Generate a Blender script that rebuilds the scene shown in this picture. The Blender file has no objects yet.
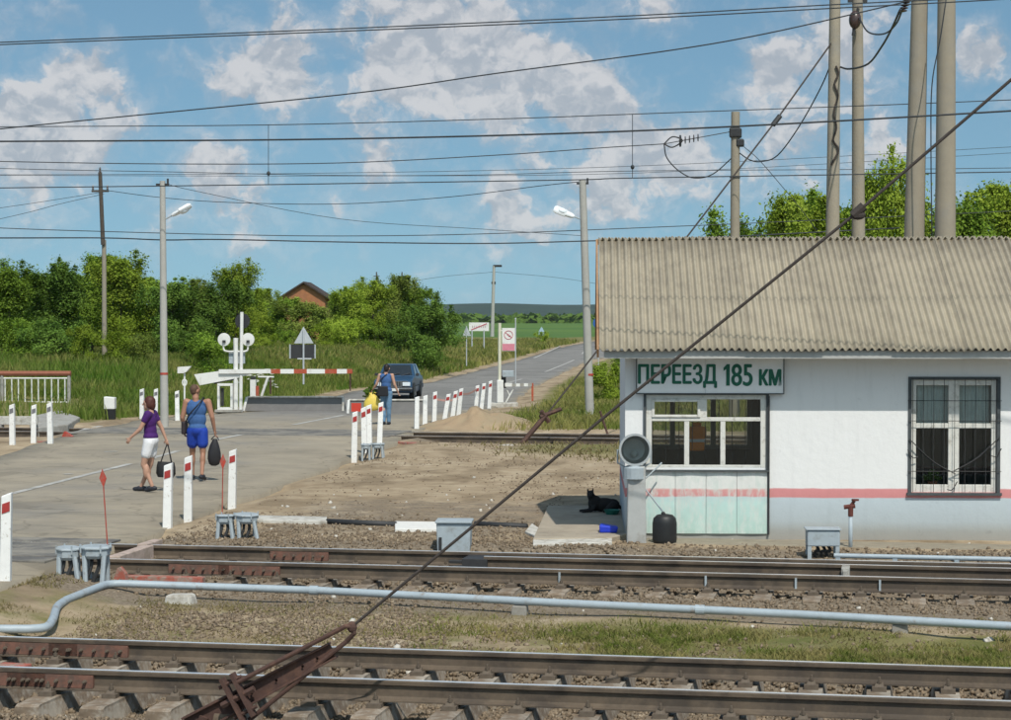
import bpy, bmesh, math, random
import numpy as np
from mathutils import Vector, Matrix, Quaternion
random.seed(7)
RNG = np.random.default_rng(11)
R = math.radians
scene = bpy.context.scene
C = scene.collection
# ------------------------------------------------------------------ camera, sky, sun, exposure
F, CX, CY, HZ, H = 2080.0, 505.5, 360.0, 311.0, 3.15      # focal length in pixels, image centre, horizon row, eye height
ALPHA = R(10.8)                                            # the view turns this far left of the line square to the tracks
PITCH = math.atan((CY - HZ) / F)
ca, sa = math.cos(ALPHA), math.sin(ALPHA)
cam_d = bpy.data.cameras.new('camera')
cam = bpy.data.objects.new('camera', cam_d); C.objects.link(cam)
cam.location = (0, 0, H)
cam.rotation_euler = (R(90) - PITCH, 0, ALPHA)
cam_d.sensor_width = 36.0; cam_d.lens = 36.0 * F / 1011.0
cam_d.clip_start = 0.5; cam_d.clip_end = 20000
scene.camera = cam

def cw(xc, d, z=0.0):
    """right of the camera xc, ahead d, height z -> world"""
    return Vector((xc * ca - d * sa, xc * sa + d * ca, z))
def ray(px, py):
    u = (px - CX) / F; v = (CY - py) / F
    x = u; y = math.cos(PITCH) + v * math.sin(PITCH); z = -math.sin(PITCH) + v * math.cos(PITCH)
    return Vector((x * ca - y * sa, x * sa + y * ca, z)), y
def G(px, py, z=0.0):
    r, y = ray(px, py); t = (z - H) / r.z
    return Vector((r.x * t, r.y * t, z))
def PD(px, py, d):
    r, y = ray(px, py); t = d / y
    return Vector((r.x * t, r.y * t, H + r.z * t))
def PY(px, py, Y):
    r, y = ray(px, py); t = Y / r.y
    return Vector((r.x * t, r.y * t, H + r.z * t))
def depth(p): return -p.x * sa + p.y * ca

light_dir = cw(-0.5, 1.75, -2.5).normalized()              # the way sunlight travels
sun_d = bpy.data.lights.new('sun', 'SUN'); sun_d.energy = 3.75; sun_d.angle = R(0.53); sun_d.color = (1.0, 0.95, 0.87)
sun = bpy.data.objects.new('sun', sun_d); C.objects.link(sun)
sun.rotation_euler = light_dir.to_track_quat('-Z', 'Y').to_euler(); sun.location = (0, 0, 60)
s_el = math.asin(-light_dir.z); s_rot = math.atan2(-light_dir.x, -light_dir.y)

world = bpy.data.worlds.new('World'); scene.world = world; world.use_nodes = True
world.cycles.sampling_method = 'MANUAL'; world.cycles.sample_map_resolution = 512
wt = world.node_tree; wn = wt.nodes; wl = wt.links
for n in list(wn): wn.remove(n)
w_out = wn.new('ShaderNodeOutputWorld'); w_bg = wn.new('ShaderNodeBackground'); w_bg.inputs['Strength'].default_value = 0.121
w_sky = wn.new('ShaderNodeTexSky'); w_sky.sky_type = 'NISHITA'; w_sky.sun_disc = False
w_sky.sun_elevation = s_el; w_sky.sun_rotation = s_rot; w_sky.air_density = 1.0; w_sky.dust_density = 1.6; w_sky.ozone_density = 2.2
w_tc = wn.new('ShaderNodeTexCoord')
w_lift = wn.new('ShaderNodeVectorMath'); w_lift.operation = 'ADD'; w_lift.inputs[1].default_value = (0, 0, 0.13); wl.new(w_tc.outputs['Generated'], w_lift.inputs[0])   # summer haze keeps the horizon pale blue
w_nrm = wn.new('ShaderNodeVectorMath'); w_nrm.operation = 'NORMALIZE'; wl.new(w_lift.outputs[0], w_nrm.inputs[0]); wl.new(w_nrm.outputs[0], w_sky.inputs['Vector'])
def wmath(op, a, b=None, c=None, clamp=False):
    n = wn.new('ShaderNodeMath'); n.operation = op; n.use_clamp = clamp
    for i, s in enumerate((a, b, c)):
        if s is None: continue
        if isinstance(s, (int, float)): n.inputs[i].default_value = s
        else: wl.new(s, n.inputs[i])
    return n.outputs[0]
def wvec(op, a, b):
    n = wn.new('ShaderNodeVectorMath'); n.operation = op
    for i, s in enumerate((a, b)):
        if isinstance(s, tuple): n.inputs[i].default_value = s
        else: wl.new(s, n.inputs[i])
    return n.outputs['Value'] if op in ('LENGTH', 'DISTANCE', 'DOT_PRODUCT') else n.outputs[0]
def wnoise(vec, scale, detail, rough):
    n = wn.new('ShaderNodeTexNoise'); wl.new(vec, n.inputs['Vector'])
    n.inputs['Scale'].default_value = scale; n.inputs['Detail'].default_value = detail; n.inputs['Roughness'].default_value = rough
    return n
w_dir = w_tc.outputs['Generated']
def wramp(v, lo, hi):
    n = wn.new('ShaderNodeMapRange'); n.interpolation_type = 'SMOOTHSTEP'; wl.new(v, n.inputs['Value'])
    n.inputs['From Min'].default_value = lo; n.inputs['From Max'].default_value = hi
    return n.outputs[0]
# cumulus banks: soft bumps on the sky sphere, broken into puffs by noise; (pixel, radius, weight)
BANKS = ((268, 76, 32, .50), (225, 45, 60, .22), (300, 25, 60, .20), (420, 8, 70, .34), (395, 70, 28, .42), (450, 60, 42, .46), (520, 50, 30, .34), (585, 92, 40, .55), (555, 75, 22, .36), (500, 105, 34, .30),
         (12, 125, 48, .50), (60, 160, 48, .34), (85, 66, 26, .42), (210, 160, 34, .30), (375, 158, 24, .22), (640, 172, 60, .36), (700, 150, 44, .32), (770, 72, 34, .42), (800, 160, 50, .26), (985, 55, 40, .44), (835, 35, 50, .30),
         (660, 5, 28, .34), (480, 208, 40, .22), (230, 205, 44, .20), (150, 12, 60, -.25), (680, 60, 60, -.12), (1000, 0, 40, -.2), (880, 130, 50, .22), (330, 110, 50, .16), (120, 110, 40, .16), (560, 200, 60, .18), (330, 190, 50, .14))
CB, C0 = 0.70, 0.62
w_q0 = wvec('MULTIPLY', w_dir, (1.0, 1.0, 1.15))
w_wp = wvec('MULTIPLY', wvec('SUBTRACT', wnoise(w_q0, 34.0, 4.0, 0.6).outputs['Color'], (0.5, 0.5, 0.5)), (0.030, 0.030, 0.030))
w_q = wvec('ADD', w_q0, w_wp)
vb = wvec('ADD', w_dir, wvec('MULTIPLY', w_wp, (0.5, 0.5, 0.5)))
bank = wmath('MULTIPLY', wnoise(w_q, 8.0, 2.0, 0.5).outputs[0], 0.34)
for px, py, r, a in BANKS:
    c, _ = ray(px, py); c.normalize()
    t_ = wmath('DIVIDE', wvec('DISTANCE', vb, tuple(c)), r / F)
    bank = wmath('MULTIPLY_ADD', wmath('EXPONENT', wmath('MULTIPLY', wmath('MULTIPLY', t_, t_), -1.0)), a * CB, bank)
puff = wnoise(w_q, 42.0, 6.0, 0.58).outputs[0]
puff_up = wnoise(wvec('ADD', w_q, (0.0, 0.0, 0.007)), 42.0, 3.0, 0.58).outputs[0]
dens = wmath('MULTIPLY_ADD', puff, 0.72, bank)
lit = wramp(wmath('SUBTRACT', puff, puff_up), -0.10, 0.12)                    # tops face the light, bases stay greyer
veil = wmath('MULTIPLY', wramp(dens, C0 - .14, C0 + .12), 0.30)
core = wmath('MULTIPLY', wramp(dens, C0 + .03, C0 + .13), 0.46)
amount = wmath('ADD', veil, core, clamp=True)
w_sep = wn.new('ShaderNodeSeparateXYZ'); wl.new(w_dir, w_sep.inputs[0])
amount = wmath('MULTIPLY', amount, wramp(w_sep.outputs[2], -0.01, 0.045))
w_mix = wn.new('ShaderNodeMix'); w_mix.data_type = 'RGBA'
wl.new(amount, w_mix.inputs['Factor'])
w_tint = wn.new('ShaderNodeMix'); w_tint.data_type = 'RGBA'; w_tint.blend_type = 'MULTIPLY'; w_tint.inputs['Factor'].default_value = 1.0
wl.new(w_sky.outputs[0], w_tint.inputs['A']); w_tint.inputs['B'].default_value = (0.85, 1.04, 0.97, 1)
w_cc = wn.new('ShaderNodeMix'); w_cc.data_type = 'RGBA'; wl.new(lit, w_cc.inputs['Factor'])
w_cc.inputs['A'].default_value = (3.9, 4.05, 4.35, 1); w_cc.inputs['B'].default_value = (6.3, 6.05, 5.95, 1)
wl.new(w_tint.outputs['Result'], w_mix.inputs['A']); wl.new(w_cc.outputs['Result'], w_mix.inputs['B'])
wl.new(w_mix.outputs['Result'], w_bg.inputs['Color']); wl.new(w_bg.outputs[0], w_out.inputs['Surface'])
vs = scene.view_settings
vs.view_transform = 'Standard'; vs.look = 'None'; vs.gamma = 1.0; vs.use_curve_mapping = False; vs.exposure = -0.07
scene.cycles.use_denoising = True; scene.cycles.adaptive_threshold = 0.02
scene.cycles.max_bounces = 6; scene.cycles.diffuse_bounces = 3; scene.cycles.glossy_bounces = 3; scene.cycles.transparent_max_bounces = 24
scene.cycles.volume_bounces = 0

# ------------------------------------------------------------------ materials
MATS = {}
def mat(name, col, rough=0.8, var=0.12, scale=6.0, metal=0.0, bump=0.0, bscale=None, col2=None, amt2=0.5, scale2=2.0, detail=6.0,
        coords='Object', rand=0.0, spec=0.4, sharp=0.25):
    """procedural: base colour with fine noise, an optional second colour in patches, optional bump"""
    if name in MATS: return MATS[name]
    m = bpy.data.materials.new(name); m.use_nodes = True; nt = m.node_tree; N = nt.nodes; L = nt.links
    b = N['Principled BSDF']; b.inputs['Roughness'].default_value = rough; b.inputs['Metallic'].default_value = metal
    b.inputs['Specular IOR Level'].default_value = spec
    tc = N.new('ShaderNodeTexCoord'); src = tc.outputs[coords]
    if coords == 'World':
        pass
    nz = N.new('ShaderNodeTexNoise'); nz.inputs['Scale'].default_value = scale; nz.inputs['Detail'].default_value = detail; nz.inputs['Roughness'].default_value = 0.65
    L.new(src, nz.inputs['Vector'])
    mr = N.new('ShaderNodeMapRange'); mr.inputs['From Min'].default_value = 0.25; mr.inputs['From Max'].default_value = 0.75
    mr.inputs['To Min'].default_value = 1 - var; mr.inputs['To Max'].default_value = 1 + var
    L.new(nz.outputs['Fac'], mr.inputs['Value'])
    base = None
    if col2 is not None:
        n2 = N.new('ShaderNodeTexNoise'); n2.inputs['Scale'].default_value = scale2; n2.inputs['Detail'].default_value = 7.0; n2.inputs['Roughness'].default_value = 0.7
        L.new(src, n2.inputs['Vector'])
        r2 = N.new('ShaderNodeMapRange'); r2.interpolation_type = 'SMOOTHSTEP'
        cth = 0.5 + (0.5 - amt2) * 0.5
        r2.inputs['From Min'].default_value = cth - sharp * 0.4; r2.inputs['From Max'].default_value = cth + sharp * 0.4
        L.new(n2.outputs['Fac'], r2.inputs['Value'])
        mx = N.new('ShaderNodeMix'); mx.data_type = 'RGBA'; L.new(r2.outputs[0], mx.inputs['Factor'])
        mx.inputs['A'].default_value = (*col, 1); mx.inputs['B'].default_value = (*col2, 1)
        base = mx.outputs['Result']
    sc = N.new('ShaderNodeVectorMath'); sc.operation = 'SCALE'
    if base is not None: L.new(base, sc.inputs[0])
    else: sc.inputs[0].default_value = col
    if rand > 0:
        oi = N.new('ShaderNodeObjectInfo'); rr = N.new('ShaderNodeMapRange')
        rr.inputs['To Min'].default_value = 1 - rand; rr.inputs['To Max'].default_value = 1 + rand
        L.new(oi.outputs['Random'], rr.inputs['Value'])
        mm = N.new('ShaderNodeMath'); mm.operation = 'MULTIPLY'; L.new(rr.outputs[0], mm.inputs[0]); L.new(mr.outputs[0], mm.inputs[1])
        L.new(mm.outputs[0], sc.inputs['Scale'])
    else:
        L.new(mr.outputs[0], sc.inputs['Scale'])
    L.new(sc.outputs[0], b.inputs['Base Color'])
    if bump > 0:
        nb = N.new('ShaderNodeTexNoise'); nb.inputs['Scale'].default_value = bscale or scale * 4; nb.inputs['Detail'].default_value = 6.0
        L.new(src, nb.inputs['Vector'])
        bp = N.new('ShaderNodeBump'); bp.inputs['Strength'].default_value = 0.6; bp.inputs['Distance'].default_value = bump
        L.new(nb.outputs['Fac'], bp.inputs['Height']); L.new(bp.outputs[0], b.inputs['Normal'])
    MATS[name] = m
    return m

def leaf_mat(name, col, col2, trans=0.35, scale=0.9, rand=0.2):
    m = bpy.data.materials.new(name); m.use_nodes = True; nt = m.node_tree; N = nt.nodes; L = nt.links
    for n in list(N):
        if n.type != 'OUTPUT_MATERIAL': N.remove(n)
    out = [n for n in N if n.type == 'OUTPUT_MATERIAL'][0]
    g = N.new('ShaderNodeTexCoord'); nz = N.new('ShaderNodeTexNoise'); nz.inputs['Scale'].default_value = scale; nz.inputs['Detail'].default_value = 5
    L.new(g.outputs['Object'], nz.inputs['Vector'])
    mr = N.new('ShaderNodeMapRange'); mr.inputs['From Min'].default_value = 0.35; mr.inputs['From Max'].default_value = 0.65; L.new(nz.outputs['Fac'], mr.inputs['Value'])
    mx = N.new('ShaderNodeMix'); mx.data_type = 'RGBA'; L.new(mr.outputs[0], mx.inputs['Factor'])
    mx.inputs['A'].default_value = (*col, 1); mx.inputs['B'].default_value = (*col2, 1)
    oi = N.new('ShaderNodeObjectInfo'); rr = N.new('ShaderNodeMapRange'); rr.inputs['To Min'].default_value = 1 - rand; rr.inputs['To Max'].default_value = 1 + rand
    L.new(oi.outputs['Random'], rr.inputs['Value'])
    sc = N.new('ShaderNodeVectorMath'); sc.operation = 'SCALE'; L.new(mx.outputs['Result'], sc.inputs[0]); L.new(rr.outputs[0], sc.inputs['Scale'])
    di = N.new('ShaderNodeBsdfDiffuse'); tr = N.new('ShaderNodeBsdfTranslucent'); ms = N.new('ShaderNodeMixShader'); ms.inputs[0].default_value = trans
    L.new(sc.outputs[0], di.inputs['Color']); L.new(sc.outputs[0], tr.inputs['Color'])
    L.new(di.outputs[0], ms.inputs[1]); L.new(tr.outputs[0], ms.inputs[2]); L.new(ms.outputs[0], out.inputs['Surface'])
    MATS[name] = m
    return m

def glass_mat(name, col=(0.02, 0.03, 0.03), alpha=0.93):
    """a dark pane: mirror-like sheen over a mostly clear sheet"""
    m = bpy.data.materials.new(name); m.use_nodes = True; nt = m.node_tree; N = nt.nodes; L = nt.links
    for n in list(N):
        if n.type != 'OUTPUT_MATERIAL': N.remove(n)
    out = [n for n in N if n.type == 'OUTPUT_MATERIAL'][0]
    tr = N.new('ShaderNodeBsdfTransparent'); tr.inputs[0].default_value = (0.93, 0.95, 0.94, 1)
    gl = N.new('ShaderNodeBsdfGlossy'); gl.inputs['Roughness'].default_value = 0.03; gl.inputs['Color'].default_value = (0.9, 0.95, 1, 1)
    df = N.new('ShaderNodeBsdfDiffuse'); df.inputs['Color'].default_value = (*col, 1)
    fr = N.new('ShaderNodeFresnel'); fr.inputs['IOR'].default_value = 1.5
    m1 = N.new('ShaderNodeMixShader'); m1.inputs[0].default_value = 1 - alpha; L.new(tr.outputs[0], m1.inputs[1]); L.new(df.outputs[0], m1.inputs[2])
    m2 = N.new('ShaderNodeMixShader'); L.new(fr.outputs[0], m2.inputs[0]); L.new(m1.outputs[0], m2.inputs[1]); L.new(gl.outputs[0], m2.inputs[2])
    L.new(m2.outputs[0], out.inputs['Surface'])
    MATS[name] = m
    return m

M_white = mat('white_paint', (0.72, 0.72, 0.69), 0.6, 0.06, 8, bump=0.002, bscale=40, col2=(0.55, 0.53, 0.48), amt2=0.25, scale2=5)
M_post = mat('bollard_white', (0.80, 0.80, 0.78), 0.65, 0.08, 9, bump=0.004, bscale=24, col2=(0.46, 0.42, 0.36), amt2=0.24, scale2=11, sharp=.12, rand=0.06)
M_red = mat('red_paint', (0.42, 0.055, 0.035), 0.55, 0.15, 10, col2=(0.33, 0.12, 0.09), amt2=0.4, scale2=9)
M_redrefl = mat('red_reflector', (0.36, 0.035, 0.03), 0.35, 0.18, 14, spec=0.6)
M_redwood = mat('red_worn_timber', (0.36, 0.10, 0.07), 0.85, 0.2, 12, col2=(0.30, 0.22, 0.18), amt2=0.45, scale2=8)
M_concrete = mat('concrete', (0.34, 0.33, 0.30), 0.9, 0.14, 7, bump=0.004, bscale=35, col2=(0.25, 0.23, 0.20), amt2=0.4, scale2=2.5, rand=0.07)
M_sleeper = mat('sleeper_concrete', (0.36, 0.32, 0.265), 0.92, 0.2, 9, bump=0.006, bscale=30, col2=(0.20, 0.15, 0.105), amt2=0.55, scale2=4, rand=0.14)
M_kerb = mat('whitewashed_concrete', (0.55, 0.53, 0.48), 0.9, 0.12, 9, bump=0.004, bscale=30, col2=(0.33, 0.30, 0.25), amt2=0.42, scale2=5, rand=0.06)
M_pole = mat('pole_concrete', (0.315, 0.275, 0.21), 0.9, 0.10, 3, bump=0.004, bscale=25, col2=(0.29, 0.265, 0.22), amt2=0.4, scale2=1.2, rand=0.05)
M_lamppole = mat('lamp_post_concrete', (0.40, 0.39, 0.36), 0.9, 0.10, 3, bump=0.003, bscale=25)
M_rail = mat('rail_side_rust', (0.135, 0.103, 0.074), 0.85, 0.22, 5, metal=0.0, bump=0.002, bscale=60, col2=(0.078, 0.062, 0.049), amt2=0.5, scale2=1.3, spec=0.3)
M_railtop = mat('rail_top_steel', (0.88, 0.88, 0.87), 0.3, 0.10, 4, metal=0.55)
M_rust = mat('rust', (0.082, 0.045, 0.036), 0.85, 0.25, 14, bump=0.002, bscale=60, col2=(0.125, 0.066, 0.046), amt2=0.35, scale2=6)
M_rustfish = mat('rusty_joint', (0.185, 0.088, 0.062), 0.85, 0.22, 14, bump=0.002, bscale=60, col2=(0.11, 0.07, 0.055), amt2=0.5, scale2=6)
M_dark = mat('dark_metal', (0.035, 0.036, 0.038), 0.6, 0.2, 12)
M_fasten = mat('rail_clip_iron', (0.12, 0.094, 0.07), 0.8, 0.25, 20)
M_black = mat('black_plastic', (0.018, 0.019, 0.02), 0.5, 0.2, 12)
M_grey = mat('grey_box_paint', (0.36, 0.41, 0.44), 0.6, 0.08, 9, col2=(0.28, 0.30, 0.30), amt2=0.3, scale2=7)
M_pipe = mat('pipe_grey_paint', (0.36, 0.42, 0.46), 0.5, 0.10, 6, bump=.002, bscale=40, col2=(0.25, 0.22, 0.19), amt2=0.22, scale2=5, spec=0.5)
M_wire = mat('wire_metal', (0.045, 0.05, 0.055), 0.55, 0.2, 3, metal=0.3)
M_cable = mat('guy_cable_rusty', (0.055, 0.044, 0.038), 0.75, 0.3, 30)
M_insul = mat('insulator_brown', (0.06, 0.035, 0.03), 0.3, 0.15, 10, spec=0.6)
M_wood = mat('old_wood', (0.085, 0.07, 0.058), 0.9, 0.25, 10)
M_soil = mat('bare_soil', (0.35, 0.255, 0.16), 0.95, 0.18, 3, bump=0.03, bscale=9, detail=9, col2=(0.30, 0.235, 0.15), amt2=0.45, scale2=1.5)
M_signalu = mat('sign_back_aluminium', (0.50, 0.53, 0.55), 0.55, 0.08, 8, metal=0.2)
M_lampwhite = mat('lamp_housing', (0.80, 0.83, 0.85), 0.4, 0.04, 8)
M_lampglass = mat('lamp_cover_glass', (0.72, 0.78, 0.82), 0.25, 0.03, 8, spec=0.7)
M_yel = mat('yellow_plastic', (0.72, 0.55, 0.10), 0.5, 0.12, 12)
M_bluep = mat('blue_plastic', (0.02, 0.05, 0.55), 0.45, 0.1, 12)
M_greenp = mat('green_plastic', (0.02, 0.16, 0.12), 0.45, 0.1, 12)
M_glass = glass_mat('window_glass')
M_carglass = mat('car_glass', (0.022, 0.028, 0.032), 0.06, 0.1, 6, spec=0.9)

# ------------------------------------------------------------------ mesh builders
class MB:
    def __init__(s): s.v = []; s.f = []; s.m = []; s.cur = 0
    def _add(s, vs, fs):
        o = len(s.v); s.v += [tuple(v) for v in vs]; s.f += [tuple(i + o for i in f) for f in fs]; s.m += [s.cur] * len(fs); return s
    def box(s, c, size, rot=None):
        hx, hy, hz = size[0] / 2, size[1] / 2, size[2] / 2
        vs = [Vector((x, y, z)) for z in (-hz, hz) for y in (-hy, hy) for x in (-hx, hx)]
        if rot is not None: vs = [rot @ v for v in vs]
        c = Vector(c)
        return s._add([v + c for v in vs], [(0, 2, 3, 1), (4, 5, 7, 6), (0, 1, 5, 4), (2, 6, 7, 3), (0, 4, 6, 2), (1, 3, 7, 5)])
    def b(s, x0, x1, y0, y1, z0, z1):
        return s.box(((x0 + x1) / 2, (y0 + y1) / 2, (z0 + z1) / 2), (x1 - x0, y1 - y0, z1 - z0))
    def hexa(s, vs):
        """eight corners, bottom ring then top ring, both counter-clockwise"""
        return s._add(vs, [(3, 2, 1, 0), (4, 5, 6, 7), (0, 1, 5, 4), (1, 2, 6, 5), (2, 3, 7, 6), (3, 0, 4, 7)])
    def tube(s, pts, r, n=8, caps=True):
        pts = [Vector(p) for p in pts]; rs = r if isinstance(r, (list, tuple)) else [r] * len(pts)
        vs = []; fs = []; prev = None
        for i, p in enumerate(pts):
            a = pts[max(i - 1, 0)]; b = pts[min(i + 1, len(pts) - 1)]; t = (b - a).normalized()
            if prev is None:
                up = Vector((0, 0, 1)) if abs(t.z) < 0.9 else Vector((1, 0, 0)); u = t.cross(up).normalized()
            else:
                u = (prev - t * prev.dot(t)).normalized()
            prev = u; w = t.cross(u)
            for k in range(n):
                an = 2 * math.pi * k / n; vs.append(p + (u * math.cos(an) + w * math.sin(an)) * rs[i])
        for i in range(len(pts) - 1):
            for k in range(n):
                k2 = (k + 1) % n; fs.append((i * n + k, i * n + k2, (i + 1) * n + k2, (i + 1) * n + k))
        if caps:
            fs.append(tuple(reversed(range(n)))); fs.append(tuple((len(pts) - 1) * n + k for k in range(n)))
        # make the winding face outward
        return s._add(vs, [tuple(reversed(f)) for f in fs])
    def lathe(s, prof, c=(0, 0, 0), n=16, axis='Z', rot=None):
        """profile of (radius, height)"""
        vs = []; fs = []; c = Vector(c)
        for r, h in prof:
            for k in range(n):
                a = 2 * math.pi * k / n
                p = Vector((r * math.cos(a), r * math.sin(a), h))
                if axis == 'Y': p = Vector((p.x, -p.z, p.y))
                if axis == 'X': p = Vector((p.z, p.x, p.y))
                if rot is not None: p = rot @ p
                vs.append(c + p)
        for i in range(len(prof) - 1):
            for k in range(n):
                k2 = (k + 1) % n; fs.append((i * n + k, i * n + k2, (i + 1) * n + k2, (i + 1) * n + k))
        fs.append(tuple(reversed(range(n)))); fs.append(tuple((len(prof) - 1) * n + k for k in range(n)))
        return s._add(vs, fs)
    def prism(s, prof, a, b_, fn):
        """closed outline of (u, v) swept from a to b_; fn(u, v, t) -> point"""
        n = len(prof); vs = [fn(u, v, a) for u, v in prof] + [fn(u, v, b_) for u, v in prof]
        fs = [tuple(reversed(range(n))), tuple(range(n, 2 * n))] + [(k, (k + 1) % n, n + (k + 1) % n, n + k) for k in range(n)]
        return s._add(vs, fs)
    def ell(s, c, r, rot=None, nu=14, nv=10):
        vs = []; fs = []; c = Vector(c)
        for j in range(nv + 1):
            th = math.pi * j / nv
            for k in range(nu):
                ph = 2 * math.pi * k / nu
                p = Vector((r[0] * math.sin(th) * math.cos(ph), r[1] * math.sin(th) * math.sin(ph), r[2] * math.cos(th)))
                if rot is not None: p = rot @ p
                vs.append(c + p)
        for j in range(nv):
            for k in range(nu):
                k2 = (k + 1) % nu; fs.append((j * nu + k, (j + 1) * nu + k, (j + 1) * nu + k2, j * nu + k2))
        return s._add(vs, fs)
    def caps(s, p0, r0, p1, r1, n=10):
        """tapered capsule"""
        p0 = Vector(p0); p1 = Vector(p1); d = (p1 - p0); L_ = d.length or 1e-6; t = d / L_
        prof = []
        for k in range(5): a = math.pi / 2 * k / 4; prof.append((max(r0 * math.sin(a), 1e-4), -r0 * math.cos(a)))
        for k in range(5): a = math.pi / 2 * k / 4; prof.append((max(r1 * math.cos(a), 1e-4), L_ + r1 * math.sin(a)))
        q = Vector((0, 0, 1)).rotation_difference(t).to_matrix()
        return s.lathe(prof, p0, n, rot=q)
    def mesh(s, name, mats, smooth=False, fix=True):
        me = bpy.data.meshes.new(name); me.from_pydata(s.v, [], s.f)
        for m_ in (mats if isinstance(mats, (list, tuple)) else [mats]): me.materials.append(m_)
        if any(s.m): me.polygons.foreach_set('material_index', s.m)
        if fix:
            bm = bmesh.new(); bm.from_mesh(me); bmesh.ops.recalc_face_normals(bm, faces=bm.faces); bm.to_mesh(me); bm.free()
        if smooth is True: me.polygons.foreach_set('use_smooth', [True] * len(me.polygons))
        elif smooth: me.set_sharp_from_angle(angle=R(smooth)); 
        me.update(); return me
    def build(s, name, mats, parent=None, smooth=False, bevel=0.0, loc=None, rz=None, fix=True):
        me = s.mesh(name, mats, bool(smooth) and smooth is True, fix)
        if smooth and smooth is not True:
            me.polygons.foreach_set('use_smooth', [True] * len(me.polygons)); me.set_sharp_from_angle(angle=R(smooth))
        o = bpy.data.objects.new(name, me); C.objects.link(o)
        if parent is not None: o.parent = parent
        if loc is not None: o.location = loc
        if rz is not None: o.rotation_euler = (0, 0, rz)
        if bevel > 0:
            bv = o.modifiers.new('bevel', 'BEVEL'); bv.width = bevel; bv.segments = 2; bv.limit_method = 'ANGLE'; bv.angle_limit = R(40)
        return o

def tag(o, label=None, cat=None, group=None, kind=None):
    if label: o['label'] = label
    if cat: o['category'] = cat
    if group: o['group'] = group
    if kind: o['kind'] = kind
    return o
def thing(name, label, cat, loc=(0, 0, 0), rz=0.0, group=None):
    o = bpy.data.objects.new(name, None); C.objects.link(o); o.empty_display_size = 0.2
    o.location = loc; o.rotation_euler = (0, 0, rz)
    return tag(o, label, cat, group)
def copy_tree(o, parent=None):
    c = o.copy(); C.objects.link(c); c.parent = parent
    for ch in o.children: copy_tree(ch, c)
    return c
def catmull(pts, n=8):
    pts = [Vector(p) for p in pts]; out = []
    for i in range(len(pts) - 1):
        p0 = pts[max(i - 1, 0)]; p1 = pts[i]; p2 = pts[i + 1]; p3 = pts[min(i + 2, len(pts) - 1)]
        if i == 0: p0 = p1 * 2 - p2
        if i == len(pts) - 2: p3 = p2 * 2 - p1
        for k in range(n):
            t = k / n
            out.append(0.5 * ((2 * p1) + (p2 - p0) * t + (2 * p0 - 5 * p1 + 4 * p2 - p3) * t * t + (3 * p1 - p0 - 3 * p2 + p3) * t ** 3))
    out.append(pts[-1]); return out
def remeshed(mb, name, material, parent, voxel=0.012, smooth=6, loc=None, rz=None):
    """fuses overlapping closed shapes into one continuous skin"""
    me = mb.mesh(name + '_raw', material)
    o = bpy.data.objects.new(name + '_raw', me); C.objects.link(o)
    md = o.modifiers.new('r', 'REMESH'); md.mode = 'VOXEL'; md.voxel_size = voxel; md.use_smooth_shade = True
    sm = o.modifiers.new('s', 'SMOOTH'); sm.iterations = smooth; sm.factor = 0.5
    bpy.context.view_layer.update()
    dg = bpy.context.evaluated_depsgraph_get()
    nm = bpy.data.meshes.new_from_object(o.evaluated_get(dg)); nm.name = name
    bpy.data.objects.remove(o); bpy.data.meshes.remove(me)
    nm.materials.clear(); nm.materials.append(material)
    nm.polygons.foreach_set('use_smooth', [True] * len(nm.polygons))
    r = bpy.data.objects.new(name, nm); C.objects.link(r)
    if parent is not None: r.parent = parent
    if loc is not None: r.location = loc
    if rz is not None: r.rotation_euler = (0, 0, rz)
    return r
def text_mesh(body, size, material, name, parent, x0, x1, z0, z1, y, extrude=0.004, weight=0.0):
    """flat lettering stretched to fill the box x0..x1, z0..z1 on a board facing -y"""
    cu = bpy.data.curves.new(name, 'FONT'); cu.body = body; cu.size = size; cu.extrude = extrude
    o = bpy.data.objects.new(name + '_raw', cu); C.objects.link(o)
    bpy.context.view_layer.update(); dg = bpy.context.evaluated_depsgraph_get()
    me = bpy.data.meshes.new_from_object(o.evaluated_get(dg)); bpy.data.objects.remove(o)
    co = np.empty(len(me.vertices) * 3); me.vertices.foreach_get('co', co); co = co.reshape(-1, 3)
    mn = co.min(0); mx = co.max(0); q = np.empty_like(co)
    q[:, 0] = x0 + (co[:, 0] - mn[0]) / (mx[0] - mn[0]) * (x1 - x0)
    q[:, 2] = z0 + (co[:, 1] - mn[1]) / (mx[1] - mn[1]) * (z1 - z0)
    q[:, 1] = y - co[:, 2]
    me.vertices.foreach_set('co', q.ravel()); me.update()
    if weight > 0:                                          # heavier strokes: the same glyphs laid again a hair to each side
        bm = bmesh.new()
        for k_, (dx, dz) in enumerate(((0, 0), (weight, 0), (-weight, 0), (0, weight * .6), (0, -weight * .6))):
            n0 = len(bm.verts); bm.from_mesh(me); bm.verts.ensure_lookup_table()
            for v_ in bm.verts[n0:]: v_.co += Vector((dx, -.0007 * k_, dz))
        bm.to_mesh(me); bm.free()
    me.materials.clear(); me.materials.append(material)
    r = bpy.data.objects.new(name, me); C.objects.link(r); r.parent = parent
    return r
def ss(a, b, x):
    t = np.clip((x - a) / (b - a), 0, 1); return t * t * (3 - 2 * t)
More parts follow.
